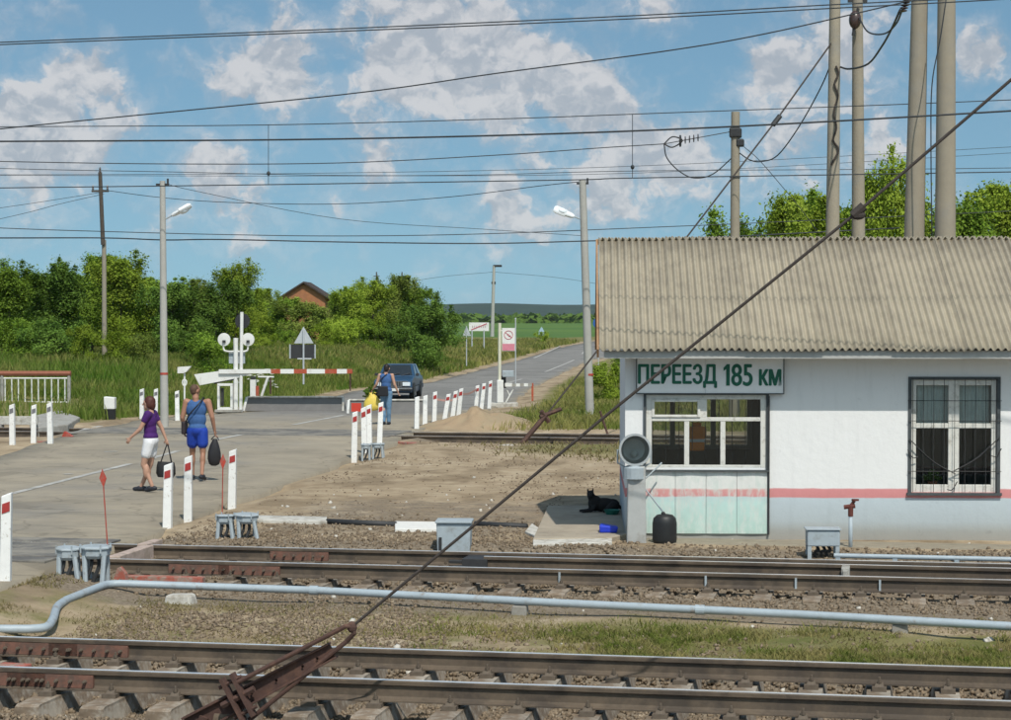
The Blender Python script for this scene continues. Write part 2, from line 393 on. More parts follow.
# ------------------------------------------------------------------ ground heights
def dip(d):
    return -0.5 * ss(66, 84, d) * (1 - ss(140, 230, d))
def RP(px, py):
    """pixel on the road or meadow -> (right, ahead) with the dip taken into account"""
    z = 0.0
    for _ in range(6):
        p = G(px, py, z); d = depth(p); z = float(dip(d))
    return p.x * ca + p.y * sa, d, z
def GR(px, py):
    x, d, z = RP(px, py); return cw(x, d, z)
rr_ = [(-12.4, -25), (-9.0, 0), (-5.75, 24.4), (-2.80, 48), (-2.2, 57.5), (-0.6, 67)] + [RP(*p)[:2] for p in ((530, 388), (560, 373), (590, 359))] + [(17, 195), (42, 232), (85, 262), (150, 290)]
ll_ = [(-17, -25), (-14, 0), (-12.3, 24.4), (-11.0, 45), (-11.3, 55), (-10.4, 61.5)] + [RP(*p)[:2] for p in ((245, 411), (350, 391), (430, 382), (500, 364.5), (560, 347.5))] + [(13, 243), (38, 262), (80, 290), (140, 320)]
RD = np.array([p[1] for p in rr_]); RX = np.array([p[0] for p in rr_])
LD = np.array([p[1] for p in ll_]); LX = np.array([p[0] for p in ll_])
def vnoise(x, y, s, seed=0):
    """smooth value noise"""
    x = np.asarray(x) / s + seed * 17.3; y = np.asarray(y) / s - seed * 9.1
    xi = np.floor(x); yi = np.floor(y); fx = x - xi; fy = y - yi
    fx = fx * fx * (3 - 2 * fx); fy = fy * fy * (3 - 2 * fy)
    def h(a, b): v = np.sin(a * 127.1 + b * 311.7 + seed * 74.7) * 43758.5453; return v - np.floor(v)
    return (h(xi, yi) * (1 - fx) + h(xi + 1, yi) * fx) * (1 - fy) + (h(xi, yi + 1) * (1 - fx) + h(xi + 1, yi + 1) * fx) * fy
T1, T2, T3 = 18.0, 25.78, 51.9          # track centre lines
GA = 0.797                              # half of the spacing between rail centres
def off_road(X, Y):
    xc = X * ca + Y * sa; d = -X * sa + Y * ca
    right = np.interp(d, RD, RX); left = np.interp(d, LD, LX)
    return xc, d, xc - right, left - xc
def hz(X, Y):
    X = np.asarray(X, float); Y = np.asarray(Y, float)
    xc, d, er, el = off_road(X, Y)
    e = np.maximum(er, el)
    s = ss(0.1, 1.3, e)
    def trough(c, hw, soft): return ss(c - hw - soft, c - hw, Y) * (1 - ss(c + hw, c + hw + soft, Y))
    t = -0.27 * (1 - ss(26.75, 27.35, Y))
    t = t - 0.10 * trough(T1, 1.1, 0.45) + 0.035 * trough(T2, 1.3, 0.3) - 0.16 * (trough(T2 + GA, .10, .16) + trough(T2 - GA, .10, .16))
    t = t - 0.22 * trough(T3, 1.5, 1.0)
    n = (vnoise(X, Y, 0.9, 1) - 0.5) * 0.05 + (vnoise(X, Y, 3.0, 2) - 0.5) * 0.06
    n = n * (1 - 0.6 * (ss(27.6, 28.2, Y) * (1 - ss(36, 38, Y))))
    meadow = ss(60, 70, d) * (vnoise(X, Y, 14.0, 3) - 0.5) * 0.5 * ss(1, 8, e) * (1 - ss(300, 500, d))
    far = -14.0 * ss(520, 1250, d)
    bank = 1.45 * ss(63, 82, d) * ss(1.2, 7.0, el) * (1 - ss(125, 170, d))          # grassy bank left of the road
    far = far + bank
    return np.where(e < 0.1, -0.12, -0.03 - 0.09 * (1 - ss(0.0, 0.5, e)) * ss(60, 70, d)) + s * (t + n) + dip(d) + meadow + far
def hs(p): return float(hz(p.x, p.y))
def surf(X, Y):
    xc, d, er, el = off_road(X, Y)
    return float(dip(d)) if max(er, el) < 0 else float(hz(X, Y))
def GG(px, py):
    """pixel -> the point where its ray meets the ground or road"""
    z = 0.0
    for _ in range(40):
        p = G(px, py, z); z = z * .6 + surf(p.x, p.y) * .4
    return G(px, py, z)

def axis(lo, hi, fine, mid, far, a, b):
    v = list(np.arange(a, b, fine)); step = fine; x = b
    while x < hi: v.append(x); step = min(step * 1.12, far); x += step
    v.append(hi); step = fine; x = a - fine; w = []
    while x > lo: w.append(x); step = min(step * 1.12, far); x -= step
    w.append(lo); return np.array(sorted(set(w + v)))
xs = axis(-6000, 6000, 0.5, 0, 500, -34, 24); ys = np.unique(np.concatenate([axis(-60, 8000, 0.4, 0, 500, 12, 62), np.arange(24.2, 27.6, 0.1)]))
XX, YY = np.meshgrid(xs, ys); ZZ = hz(XX, YY); nx, ny = len(xs), len(ys)
vv = np.stack([XX.ravel(), YY.ravel(), ZZ.ravel()], 1)
ii = (np.arange(ny - 1)[:, None] * nx + np.arange(nx - 1)[None, :]).ravel()
ff = np.stack([ii, ii + 1, ii + nx + 1, ii + nx], 1)
def np_mesh(name, v, f, material, smooth=True):
    me = bpy.data.meshes.new(name); k = f.shape[1]
    me.vertices.add(len(v)); me.vertices.foreach_set('co', np.ascontiguousarray(v, dtype=np.float32).ravel())
    me.loops.add(f.size); me.loops.foreach_set('vertex_index', np.ascontiguousarray(f, dtype=np.int32).ravel())
    me.polygons.add(len(f)); me.polygons.foreach_set('loop_start', np.arange(0, f.size, k, dtype=np.int32))
    me.polygons.foreach_set('loop_total', np.full(len(f), k, dtype=np.int32))
    me.materials.append(material); me.update(calc_edges=True)
    if smooth: me.polygons.foreach_set('use_smooth', [True] * len(me.polygons))
    return me
def np_obj(name, me):
    o = bpy.data.objects.new(name, me); C.objects.link(o); return o

def zone_mat(name):
    """soil with gravel, dry turf and crop taken from what grows or lies where (a point attribute)"""
    m = bpy.data.materials.new(name); m.use_nodes = True; N = m.node_tree.nodes; L = m.node_tree.links; b = N['Principled BSDF']
    b.inputs['Roughness'].default_value = 0.95; b.inputs['Specular IOR Level'].default_value = 0.15
    tc = N.new('ShaderNodeTexCoord'); at = N.new('ShaderNodeAttribute'); at.attribute_name = 'zone'
    sp = N.new('ShaderNodeSeparateColor'); L.new(at.outputs['Color'], sp.inputs[0])
    def noise(s, d=6, r=0.65):
        n = N.new('ShaderNodeTexNoise'); n.inputs['Scale'].default_value = s; n.inputs['Detail'].default_value = d; n.inputs['Roughness'].default_value = r
        L.new(tc.outputs['Object'], n.inputs['Vector']); return n.outputs['Fac']
    def ramp(v, *st):
        r = N.new('ShaderNodeValToRGB'); L.new(v, r.inputs[0]); e = r.color_ramp.elements
        e[0].position, e[0].color = st[0][0], (*st[0][1], 1); e[1].position, e[1].color = st[-1][0], (*st[-1][1], 1)
        for p, c in st[1:-1]: q = e.new(p); q.color = (*c, 1)
        return r.outputs[0]
    def mix(f, a, c):
        n = N.new('ShaderNodeMix'); n.data_type = 'RGBA'; L.new(f, n.inputs['Factor']); L.new(a, n.inputs['A']); L.new(c, n.inputs['B']); return n.outputs['Result']
    def edge(v, nz):
        a = N.new('ShaderNodeMath'); a.operation = 'ADD'; L.new(v, a.inputs[0]); L.new(nz, a.inputs[1])
        r = N.new('ShaderNodeMapRange'); r.interpolation_type = 'SMOOTHSTEP'; r.inputs['From Min'].default_value = 0.82; r.inputs['From Max'].default_value = 1.18; L.new(a.outputs[0], r.inputs['Value']); return r.outputs[0]
    soil = ramp(noise(1.7, 9), (0.3, (0.26, 0.195, 0.125)), (0.52, (0.385, 0.30, 0.20)), (0.72, (0.46, 0.375, 0.262)))
    grav = ramp(noise(22, 5, 0.75), (0.3, (0.12, 0.092, 0.066)), (0.5, (0.225, 0.18, 0.13)), (0.7, (0.36, 0.305, 0.235)))
    gras = ramp(noise(0.8, 8), (0.3, (0.11, 0.125, 0.035)), (0.5, (0.185, 0.175, 0.065)), (0.7, (0.27, 0.225, 0.11)))
    crop = ramp(noise(0.012, 4), (0.35, (0.072, 0.145, 0.04)), (0.60, (0.11, 0.185, 0.045)), (0.68, (0.22, 0.24, 0.085)))
    # wheel ruts and trodden streaks along the tracks, damp and sandy patches
    mp = N.new('ShaderNodeMapping'); mp.inputs['Scale'].default_value = (0.9, 0.45, 1); mp.inputs['Rotation'].default_value = (0, 0, 0.3); L.new(tc.outputs['Object'], mp.inputs[0])
    rut = N.new('ShaderNodeTexNoise'); rut.inputs['Scale'].default_value = 1.0; rut.inputs['Detail'].default_value = 7; L.new(mp.outputs[0], rut.inputs['Vector'])
    soil2 = ramp(noise(3.1, 9, 0.7), (0.3, (0.19, 0.14, 0.09)), (0.7, (0.33, 0.255, 0.165)))
    rr = N.new('ShaderNodeMapRange'); rr.interpolation_type = 'SMOOTHSTEP'; rr.inputs['From Min'].default_value = 0.47; rr.inputs['From Max'].default_value = 0.62; L.new(rut.outputs['Fac'], rr.inputs['Value'])
    soil = mix(rr.outputs[0], soil, soil2)
    sandy = ramp(noise(4.0, 8, 0.7), (0.3, (0.40, 0.32, 0.22)), (0.7, (0.54, 0.45, 0.33)))
    rs = N.new('ShaderNodeMapRange'); rs.interpolation_type = 'SMOOTHSTEP'; rs.inputs['From Min'].default_value = 0.56; rs.inputs['From Max'].default_value = 0.68; L.new(noise(0.42, 8, 0.7), rs.inputs['Value'])
    soil = mix(rs.outputs[0], soil, sandy)
    c = mix(edge(sp.outputs[1], noise(2.5)), soil, grav)
    c = mix(edge(sp.outputs[0], noise(1.3)), c, gras)
    c = mix(edge(sp.outputs[2], noise(0.05)), c, crop)
    L.new(c, b.inputs['Base Color'])
    bp = N.new('ShaderNodeBump'); bp.inputs['Distance'].default_value = 0.04; bp.inputs['Strength'].default_value = 0.7; L.new(noise(14, 8, 0.7), bp.inputs['Height']); L.new(bp.outputs[0], b.inputs['Normal'])
    return m
def zones(X, Y):
    xc, d, er, el = off_road(X, Y); e = np.maximum(er, el)
    px = CX + F * xc / np.maximum(d, 1)
    gravel = 0.9 * (1 - ss(27.1, 28.6, Y)); gravel = gravel * (1 - 0.75 * ss(19.4, 19.9, Y) * (1 - ss(22.6, 23.4, Y)))
    gravel = np.maximum(gravel, 0.75 * ss(49.8, 50.6, Y) * (1 - ss(53.4, 54.2, Y)))
    gravel = np.maximum(gravel, 0.55 * ss(28, 29, Y) * (1 - ss(33, 36, Y)) * (1 - ss(1.0, 3.0, xc)) * ss(0, 2, er))
    grass = ss(0.4, 1.6, e) * ss(54.0, 56.5, Y)
    grass = np.maximum(grass, 0.62 * ss(42, 47, Y) * (1 - ss(49.5, 51, Y)) * ss(1.0, 4.0, er))
    grass = np.maximum(grass, 0.66 * ss(19.6, 20.2, Y) * (1 - ss(22.3, 23.4, Y)) * ss(-1.6, 1.5, xc))
    grass = np.maximum(grass, 0.40 * ss(19.8, 20.4, Y) * (1 - ss(23.0, 23.9, Y)))
    crop = ss(118, 150, d) * ss(8, 30, e) + ss(330, 360, d)
    return np.stack([grass, gravel, np.clip(crop, 0, 1), np.ones_like(grass)], -1)
M_ground = zone_mat('ground_soil_and_turf')
gme = np_mesh('ground', vv, ff, M_ground)
za = gme.attributes.new('zone', 'FLOAT_COLOR', 'POINT'); za.data.foreach_set('color', zones(vv[:, 0], vv[:, 1]).astype(np.float32).ravel())
tag(np_obj('ground', gme), kind='structure')

# distant wooded hills and the belt of wood in front of them
def band_hill(name, d0, d1, top, base, seed, material, x0, x1, n=120):
    v = []; f = []
    for j, (dd, hh) in enumerate(((d0, 0.0), (d0 * 0.7 + d1 * 0.3, 0.75), ((d0 + d1) / 2, 1.0), (d1, 0.2))):
        for i in range(n + 1):
            x = x0 + (x1 - x0) * i / n
            hgt = base + (top - base) * hh * (0.72 + 0.28 * float(vnoise(x, 0.0, 900, seed)) + 0.10 * float(vnoise(x, 5.0, 190, seed + 1)))
            v.append(tuple(cw(x, dd, hgt if hh else base - 6)))
    for j in range(3):
        for i in range(n):
            a = j * (n + 1) + i; f.append((a, a + 1, a + n + 2, a + n + 1))
    o = np_obj(name, np_mesh(name, np.array(v), np.array(f), material)); return tag(o, kind='structure')
M_hill = mat('far_wood_on_hill', (0.026, 0.050, 0.038), 1.0, 0.3, 0.02, col2=(0.038, 0.066, 0.042), amt2=0.4, scale2=0.006, spec=0.0)
band_hill('hill', 4200, 6500, 23.0, -30, 3, M_hill, -2400, 2600)

# ------------------------------------------------------------------ road
def asphalt_mat():
    m = bpy.data.materials.new('asphalt'); m.use_nodes = True; N = m.node_tree.nodes; L = m.node_tree.links; b = N['Principled BSDF']
    b.inputs['Roughness'].default_value = 0.9; b.inputs['Specular IOR Level'].default_value = 0.25
    tc = N.new('ShaderNodeTexCoord'); at = N.new('ShaderNodeAttribute'); at.attribute_name = 'dust'
    def noise(s, d=6, r=0.65):
        n = N.new('ShaderNodeTexNoise'); n.inputs['Scale'].default_value = s; n.inputs['Detail'].default_value = d; n.inputs['Roughness'].default_value = r
        L.new(tc.outputs['Object'], n.inputs['Vector']); return n.outputs['Fac']
    def ramp(v, *st):
        r = N.new('ShaderNodeValToRGB'); L.new(v, r.inputs[0]); e = r.color_ramp.elements
        e[0].position, e[0].color = st[0][0], (*st[0][1], 1); e[1].position, e[1].color = st[-1][0], (*st[-1][1], 1)
        for p, c in st[1:-1]: q = e.new(p); q.color = (*c, 1)
        return r.outputs[0]
    tar = ramp(noise(0.9, 9, 0.7), (0.3, (0.195, 0.188, 0.176)), (0.6, (0.245, 0.235, 0.218)), (0.75, (0.285, 0.272, 0.25)))
    dst = ramp(noise(0.55, 9, 0.7), (0.3, (0.245, 0.215, 0.168)), (0.5, (0.325, 0.282, 0.215)), (0.7, (0.40, 0.342, 0.255)))
    a = N.new('ShaderNodeMath'); a.operation = 'ADD'; L.new(at.outputs['Fac'], a.inputs[0]); L.new(noise(0.35, 7, 0.7), a.inputs[1])
    r = N.new('ShaderNodeMapRange'); r.interpolation_type = 'SMOOTHSTEP'; r.inputs['From Min'].default_value = 0.72; r.inputs['From Max'].default_value = 1.30; L.new(a.outputs[0], r.inputs['Value'])
    mx = N.new('ShaderNodeMix'); mx.data_type = 'RGBA'; L.new(r.outputs[0], mx.inputs['Factor']); L.new(tar, mx.inputs['A']); L.new(dst, mx.inputs['B'])
    # old repair patches
    vp = N.new('ShaderNodeTexVoronoi'); vp.inputs['Scale'].default_value = 0.33; vp.distance = 'CHEBYCHEV'; L.new(tc.outputs['Object'], vp.inputs['Vector'])
    vs_ = N.new('ShaderNodeSeparateColor'); L.new(vp.outputs['Color'], vs_.inputs[0])
    vm = N.new('ShaderNodeMapRange'); vm.inputs['From Min'].default_value = 0.55; vm.inputs['From Max'].default_value = 1.0; vm.inputs['To Min'].default_value = 1.0; vm.inputs['To Max'].default_value = 0.80; L.new(vs_.outputs[0], vm.inputs['Value'])
    s0 = N.new('ShaderNodeVectorMath'); s0.operation = 'SCALE'; L.new(mx.outputs['Result'], s0.inputs[0]); L.new(vm.outputs[0], s0.inputs['Scale'])
    # cracks
    vo = N.new('ShaderNodeTexVoronoi'); vo.feature = 'DISTANCE_TO_EDGE'; vo.inputs['Scale'].default_value = 0.55
    wp = N.new('ShaderNodeTexNoise'); wp.inputs['Scale'].default_value = 1.2; wp.inputs['Detail'].default_value = 6; L.new(tc.outputs['Object'], wp.inputs['Vector'])
    ad = N.new('ShaderNodeVectorMath'); ad.operation = 'ADD'; L.new(tc.outputs['Object'], ad.inputs[0]); L.new(wp.outputs['Color'], ad.inputs[1]); L.new(ad.outputs[0], vo.inputs['Vector'])
    cr = N.new('ShaderNodeMapRange'); cr.inputs['From Max'].default_value = 0.022; cr.inputs['To Min'].default_value = 0.74; cr.inputs['To Max'].default_value = 1.0; L.new(vo.outputs['Distance'], cr.inputs['Value'])
    sc = N.new('ShaderNodeVectorMath'); sc.operation = 'SCALE'; L.new(s0.outputs[0], sc.inputs[0]); L.new(cr.outputs[0], sc.inputs['Scale']); L.new(sc.outputs[0], b.inputs['Base Color'])
    bp = N.new('ShaderNodeBump'); bp.inputs['Distance'].default_value = 0.008; L.new(noise(60, 4), bp.inputs['Height']); L.new(bp.outputs[0], b.inputs['Normal'])
    return m
ds = np.concatenate([np.arange(-25, 100, 0.5), np.arange(100, 262, 1.5)])
W_ = 9; v = []; dust = []
for d in ds:
    l = np.interp(d, LD, LX); r = np.interp(d, RD, RX)
    for k in range(W_):
        t = k / (W_ - 1); x = l + (r - l) * t
        if k in (0, W_ - 1): x += (vnoise(d, k, 1.6, 5) - 0.5) * 0.35
        z = float(dip(d)) + (0.0 if 0 < k < W_ - 1 else -0.02)
        v.append(tuple(cw(x, d, z)))
        u = abs(t * 2 - 1)
        dust.append(float(np.clip((1 - ss(58, 70, d)) * (0.62 + 0.4 * u ** 2) + 0.55 * (u > 0.85), 0, 1)))
n_ = len(ds); f = [(i * W_ + k, i * W_ + k + 1, (i + 1) * W_ + k + 1, (i + 1) * W_ + k) for i in range(n_ - 1) for k in range(W_ - 1)]
b0 = len(v)
for i in range(n_):
    for k in (0, W_ - 1): p = v[i * W_ + k]; v.append((p[0], p[1], p[2] - 0.25)); dust.append(1.0)
for i in range(n_ - 1):
    f.append((b0 + 2 * i, i * W_, (i + 1) * W_, b0 + 2 * i + 2)); f.append((i * W_ + W_ - 1, b0 + 2 * i + 1, b0 + 2 * i + 3, (i + 1) * W_ + W_ - 1))
rme = np_mesh('road', np.array(v), np.array(f), asphalt_mat())
da = rme.attributes.new('dust', 'FLOAT', 'POINT'); da.data.foreach_set('value', np.array(dust, dtype=np.float32))
tag(np_obj('road', rme), kind='structure')
M_line = mat('worn_road_paint', (0.50, 0.49, 0.46), 0.85, 0.15, 4, col2=(0.24, 0.225, 0.195), amt2=0.42, scale2=3.0, sharp=0.5)
def mark(pxs, w, name='road_marking'):
    pts = [RP(*p) for p in pxs]; v = []; f = []; P = [cw(x, d, z + 0.006) for x, d, z in pts]
    P = catmull(P, 6) if len(P) > 2 else [P[0].lerp(P[1], k / 6) for k in range(7)]
    for i, p in enumerate(P):
        q = P[min(i + 1, len(P) - 1)] - P[max(i - 1, 0)]; nrm = Vector((-q.y, q.x, 0)).normalized() * (w / 2)
        zz = float(dip(depth(p))) + 0.007
        v += [(p.x + nrm.x, p.y + nrm.y, zz), (p.x - nrm.x, p.y - nrm.y, zz)]
    f = [(2 * i, 2 * i + 1, 2 * i + 3, 2 * i + 2) for i in range(len(P) - 1)]
    o = np_obj(name, np_mesh(name, np.array(v), np.array(f), M_line)); return tag(o, kind='structure')
for seg in ([(11, 494), (130, 464)], [(150, 459), (178, 451)], [(214, 440), (246, 434)], [(293, 425), (345, 415)], [(505, 383.5), (522, 379)], [(545, 372), (574, 360)],
            [(582, 354), (586, 350)]):
    mark(seg, 0.15)
mark([(534, 358), (548, 352), (560, 346.5)], 0.18)
for seg in ([(73, 433.5), (88, 428.5)], [(94, 427.5), (101, 426)], [(104, 452), (117, 451.5)], [(64, 474.5), (72, 474)]): mark(seg, 0.16)

# ------------------------------------------------------------------ tracks
PROF = [(-.075, -.18), (.075, -.18), (.075, -.168), (.02, -.155), (.009, -.14), (.009, -.05), (.036, -.04), (.0375, -.010), (.030, 0), (-.030, 0), (-.0375, -.010), (-.036, -.04),
        (-.009, -.05), (-.009, -.14), (-.02, -.155), (-.075, -.168)]
def rail_mesh(x0, x1, name='rail'):
    mb = MB(); n = max(2, int((x1 - x0) / 4))
    k = len(PROF); vs = []; fs = []
    for i in range(n + 1):
        x = x0 + (x1 - x0) * i / n
        vs += [(x, u, w) for u, w in PROF]
    for i in range(n):
        for j in range(k):
            j2 = (j + 1) % k; fs.append((i * k + j, i * k + j2, (i + 1) * k + j2, (i + 1) * k + j)); mb.m.append(1 if j in (8,) else 0)
    fs.append(tuple(reversed(range(k)))); fs.append(tuple(n * k + j for j in range(k))); mb.m += [0, 0]
    mb.v = vs; mb.f = fs
    return mb.mesh(name, [M_rail, M_railtop])
def child(name, me, parent, loc=(0, 0, 0), rot=(0, 0, 0)):
    o = bpy.data.objects.new(name, me); C.objects.link(o); o.parent = parent; o.location = loc; o.rotation_euler = rot; return o
mbS = MB(); outl = [(-1.35, -.42), (1.35, -.42), (1.35, -.235), (1.30, -.218), (.5, -.218), (.33, -.25), (-.33, -.25), (-.5, -.218), (-1.30, -.218), (-1.35, -.235)]
vs_ = []
for sgn in (-1, 1):
    for u, w in outl: vs_.append(((0.145 if w < -.3 else 0.105) * sgn, u, w))
k_ = len(outl)
mbS._add(vs_, [tuple(range(k_)), tuple(range(k_, 2 * k_))] + [(j, (j + 1) % k_, k_ + (j + 1) % k_, k_ + j) for j in range(k_)])
SLEEPER = mbS.mesh('sleeper', M_sleeper)
mbC = MB(); mbC.b(-.075, .075, -.19, .19, -.235, -.186)
for s in (-1, 1):
    mbC.hexa([(-.05, s * .075, -.187), (.05, s * .075, -.187), (.05, s * .14, -.187), (-.05, s * .14, -.187), (-.04, s * .072, -.145), (.04, s * .072, -.145), (.04, s * .12, -.155), (-.04, s * .12, -.155)])
    mbC.tube([(0, s * .105, -.18), (0, s * .105, -.085)], 0.013, 6); mbC.tube([(0, s * .105, -.15), (0, s * .105, -.118)], 0.026, 6)
CLIP = mbC.mesh('rail_clip', M_fasten)
mbF = MB(); mbF.hexa([(-.4, -.052, -.158), (.4, -.052, -.158), (.4, -.012, -.150), (-.4, -.012, -.150), (-.4, -.046, -.045), (.4, -.046, -.045), (.4, -.012, -.048), (-.4, -.012, -.048)])
FISH = mbF.mesh('joint_bar', M_rustfish)
mbB = MB(); mbB.tube([(0, -.045, 0), (0, -.085, 0)], 0.017, 6); mbB.tube([(0, -.085, 0), (0, -.105, 0)], 0.010, 6)
BOLT = mbB.mesh('joint_bolt', M_fasten)
RAIL_LONG = rail_mesh(-90, 70)
def track(Y, label, x0, x1, phase, near_clips=True):
    t = thing('railway_track', label, 'railway track', (0, Y, 0), 0, 'railway tracks')
    for s in (-1, 1): child('rail', RAIL_LONG, t, (0, s * GA, 0.002))
    x = x0 + phase
    while x < x1:
        j = random.uniform(-.03, .03)
        child('sleeper', SLEEPER, t, (x + j, random.uniform(-.03, .03), random.uniform(-.006, 0)), (0, 0, random.uniform(-.012, .012)))
        if near_clips:
            for s in (-1, 1): child('rail_clip', CLIP, t, (x + j, s * GA, -0.03)).scale = (.85, .85, .82)
        x += 0.6
    return t
def joint(t, s, xpx, ypx, Y, colour=None, bolts=6):
    """bolted joint bar on the near side of a rail at this pixel"""
    X = PY(xpx, ypx, Y).x
    f_ = child('joint_bar', FISH, t, (X, s * GA, 0.002))
    for k in range(bolts): child('joint_bolt', BOLT, f_, (-.33 + .66 * k / (bolts - 1), 0, -.10))
trk1 = track(T1, 'near railway track on concrete sleepers across the bottom of the picture', -13, 7, PY(138, 700, T1 - 1.3).x % 0.6 + 0.0)
trk2 = track(T2, 'middle railway track beside the hut with an extra inner rail', -5.2 - 4.5, 8, 0.25)
trk3 = track(T3, 'far railway track with dark rails beyond the bare earth', -24, 3, 0.1, near_clips=False)
joint(trk1, 1, 90, 650, T1 + GA); joint(trk1, 1, 40, 650, T1 + GA); joint(trk1, -1, 52, 680, T1 - GA); joint(trk1, -1, 5, 680, T1 - GA)
joint(trk2, 1, 300, 553, T2 + GA); joint(trk2, -1, 250, 568, T2 - GA); joint(trk2, -1, 200, 568, T2 - GA)
# inner rail of the points, from the relay box to the right
X0 = PY(484, 562, T2 + .35).x
child('switch_rail', rail_mesh(X0, X0 + 30, 'switch_rail'), trk2, (0, 0.36, 0.001))
mb = MB(); mb.b(X0 - .28, X0 + .05, .30, .78, -.16, -.03); mb.tube([(X0 - .4, .2, -.13), (X0 + .3, .85, -.10)], .018, 8); mb.b(X0 - .5, X0 + .4, .5, .58, -.12, -.08)
mb.build('switch_heel_block', M_dark, trk2, bevel=0.01)
for px in (846,):
    X = PY(px, 572, T2 + .3).x; mb = MB(); mb.b(X - .05, X + .05, -.02, .3, -.17, .0); mb.b(X - .03, X + .03, -.1, .0, -.17, -.02); mb.build('spacer_block', M_concrete, trk2, bevel=.01)
for px in (560, 706, 796, 880):
    X = PY(px, 583, T2 - GA).x; mb = MB(); mb.b(X - .012, X + .012, -GA - .05, -GA - .012, -.16, -.03); mb.build('bond_strap', M_grey, trk2)

# crossing decks between the rails where the road passes
M_deck = mat('crossing_deck_rubber', (0.125, 0.12, 0.112), 0.85, 0.2, 5, bump=0.003, bscale=40, col2=(0.24, 0.22, 0.185), amt2=0.5, scale2=1.2, rand=0.1)
def deck(Y, xl, xr, label, n):
    t = thing('crossing_deck', label, 'crossing deck', ((xl + xr) / 2, Y, 0), 0, 'rubber crossing decks')
    w = (xr - xl) / n
    for (a, b_) in ((-GA + .06, GA - .06), (GA + .05, GA + .50), (-GA - .50, -GA - .05)):
        for k in range(n):
            x = -((xr - xl) / 2) + w * k
            MB().b(x + .006, x + w - .006, a, b_, -.03, 0.012 + random.uniform(-.002, .002)).build('deck_panel', M_deck, t, bevel=.006)
def deck_x(Y, side):
    for X in np.arange(-40, 20, 0.05):
        xc, d, er, el = off_road(X, Y)
        if side == 'l' and el < -0.15: return X
        if side == 'r' and er > -0.25 and el < 0: return X
deck(T2, deck_x(T2, 'l'), deck_x(T2, 'r') + .1, 'dusty rubber crossing deck on the middle track beside the two front walkers', 6)
deck(T3, deck_x(T3, 'l'), deck_x(T3, 'r'), 'dark rubber crossing deck on the far track in front of the barriers', 7)

# ------------------------------------------------------------------ loose stone, grass
def scatter(n, xr, dr, dens):
    d = RNG.uniform(dr[0], dr[1], n); wdt = 520 / F * d + 0.6
    xc = RNG.uniform(-1, 1, n) * wdt if xr is None else RNG.uniform(xr[0], xr[1], n)
    X = xc * ca - d * sa; Y = xc * sa + d * ca
    keep = RNG.random(n) < dens(X, Y, xc, d)
    return X[keep], Y[keep], xc[keep], d[keep]
CUBE = np.array([(x, y, z) for z in (-1, 1) for y in (-1, 1) for x in (-1, 1)], float)
CF = np.array([(0, 2, 3, 1), (4, 5, 7, 6), (0, 1, 5, 4), (2, 6, 7, 3), (0, 4, 6, 2), (1, 3, 7, 5)])
def stones(name, X, Y, rmin, rmax, material, sink=0.25):
    n = len(X); r = rmin + (rmax - rmin) * RNG.random(n) ** 2
    base = CUBE[None] * 0.62 * RNG.uniform(0.62, 1.35, (n, 8, 3)) * (RNG.uniform(0.65, 1.2, (n, 1, 3)))
    q = RNG.normal(size=(n, 4)); q /= np.linalg.norm(q, axis=1, keepdims=True); w, x, y, z = q.T
    Rm = np.stack([1 - 2 * (y * y + z * z), 2 * (x * y - z * w), 2 * (x * z + y * w), 2 * (x * y + z * w), 1 - 2 * (x * x + z * z), 2 * (y * z - x * w), 2 * (x * z - y * w), 2 * (y * z + x * w), 1 - 2 * (x * x + y * y)], 1).reshape(n, 3, 3)
    P = np.einsum('nij,nkj->nki', Rm, base) * r[:, None, None]
    P += np.stack([X, Y, hz(X, Y) + r * sink], 1)[:, None, :]
    f = (np.arange(n) * 8)[:, None, None] + CF[None]
    return np_obj(name, np_mesh(name, P.reshape(-1, 3), f.reshape(-1, 4), material, smooth=False))
M_stone = mat('ballast_stone', (0.19, 0.145, 0.10), 0.95, 0.6, 26, detail=2, col2=(0.35, 0.29, 0.215), amt2=0.30, scale2=17, spec=0.2)
def d_ball(X, Y, xc, d):
    xc_, d_, er, el = off_road(X, Y)
    t1 = 1 - ss(1.45, 2.1, np.abs(Y - T1)); t2 = 1 - ss(1.35, 2.2, np.abs(Y - T2))
    mid = 0.26 * (1 - ss(-2.0, 2.0, xc)) + 0.06
    mid = mid * (vnoise(X, Y, 1.1, 8) > 0.40)
    mid = np.where((xc > -4.2) & (xc < -0.6) & (Y > 19.6) & (Y < 23), mid + 0.45 * (vnoise(X, Y, 1.5, 4) > 0.35), mid)
    north = 0.42 * (Y > 27) * (1 - ss(28.0, 32, Y)) * (1 - ss(0.5, 2.0, xc)) + 0.35 * (Y > 27) * (1 - ss(27.8, 28.5, Y))
    dn = np.maximum.reduce([t1, 0.85 * t2, mid * (Y < 25), north])
    return dn * ss(0.25, 0.9, er) * 0.75
X, Y, xc, d = scatter(135000, None, (15.6, 36), d_ball)
tag(stones('ballast', X, Y, 0.012, 0.036, M_stone), 'crushed grey brown ballast stones spread under and beside the near tracks', 'gravel', kind='stuff')
M_stonew = mat('pale_stone', (0.55, 0.52, 0.46), 0.9, 0.2, 9)
X, Y, xc, d = scatter(700, None, (17, 40), lambda X, Y, xc, d: 0.20 * (off_road(X, Y)[2] > 0.6) * (np.abs(Y - T1) > 1.2))
tag(stones('pale_stones', X, Y, 0.018, 0.048, M_stonew), 'scattered pale pebbles and lumps on the trackside earth', 'stones', kind='stuff')

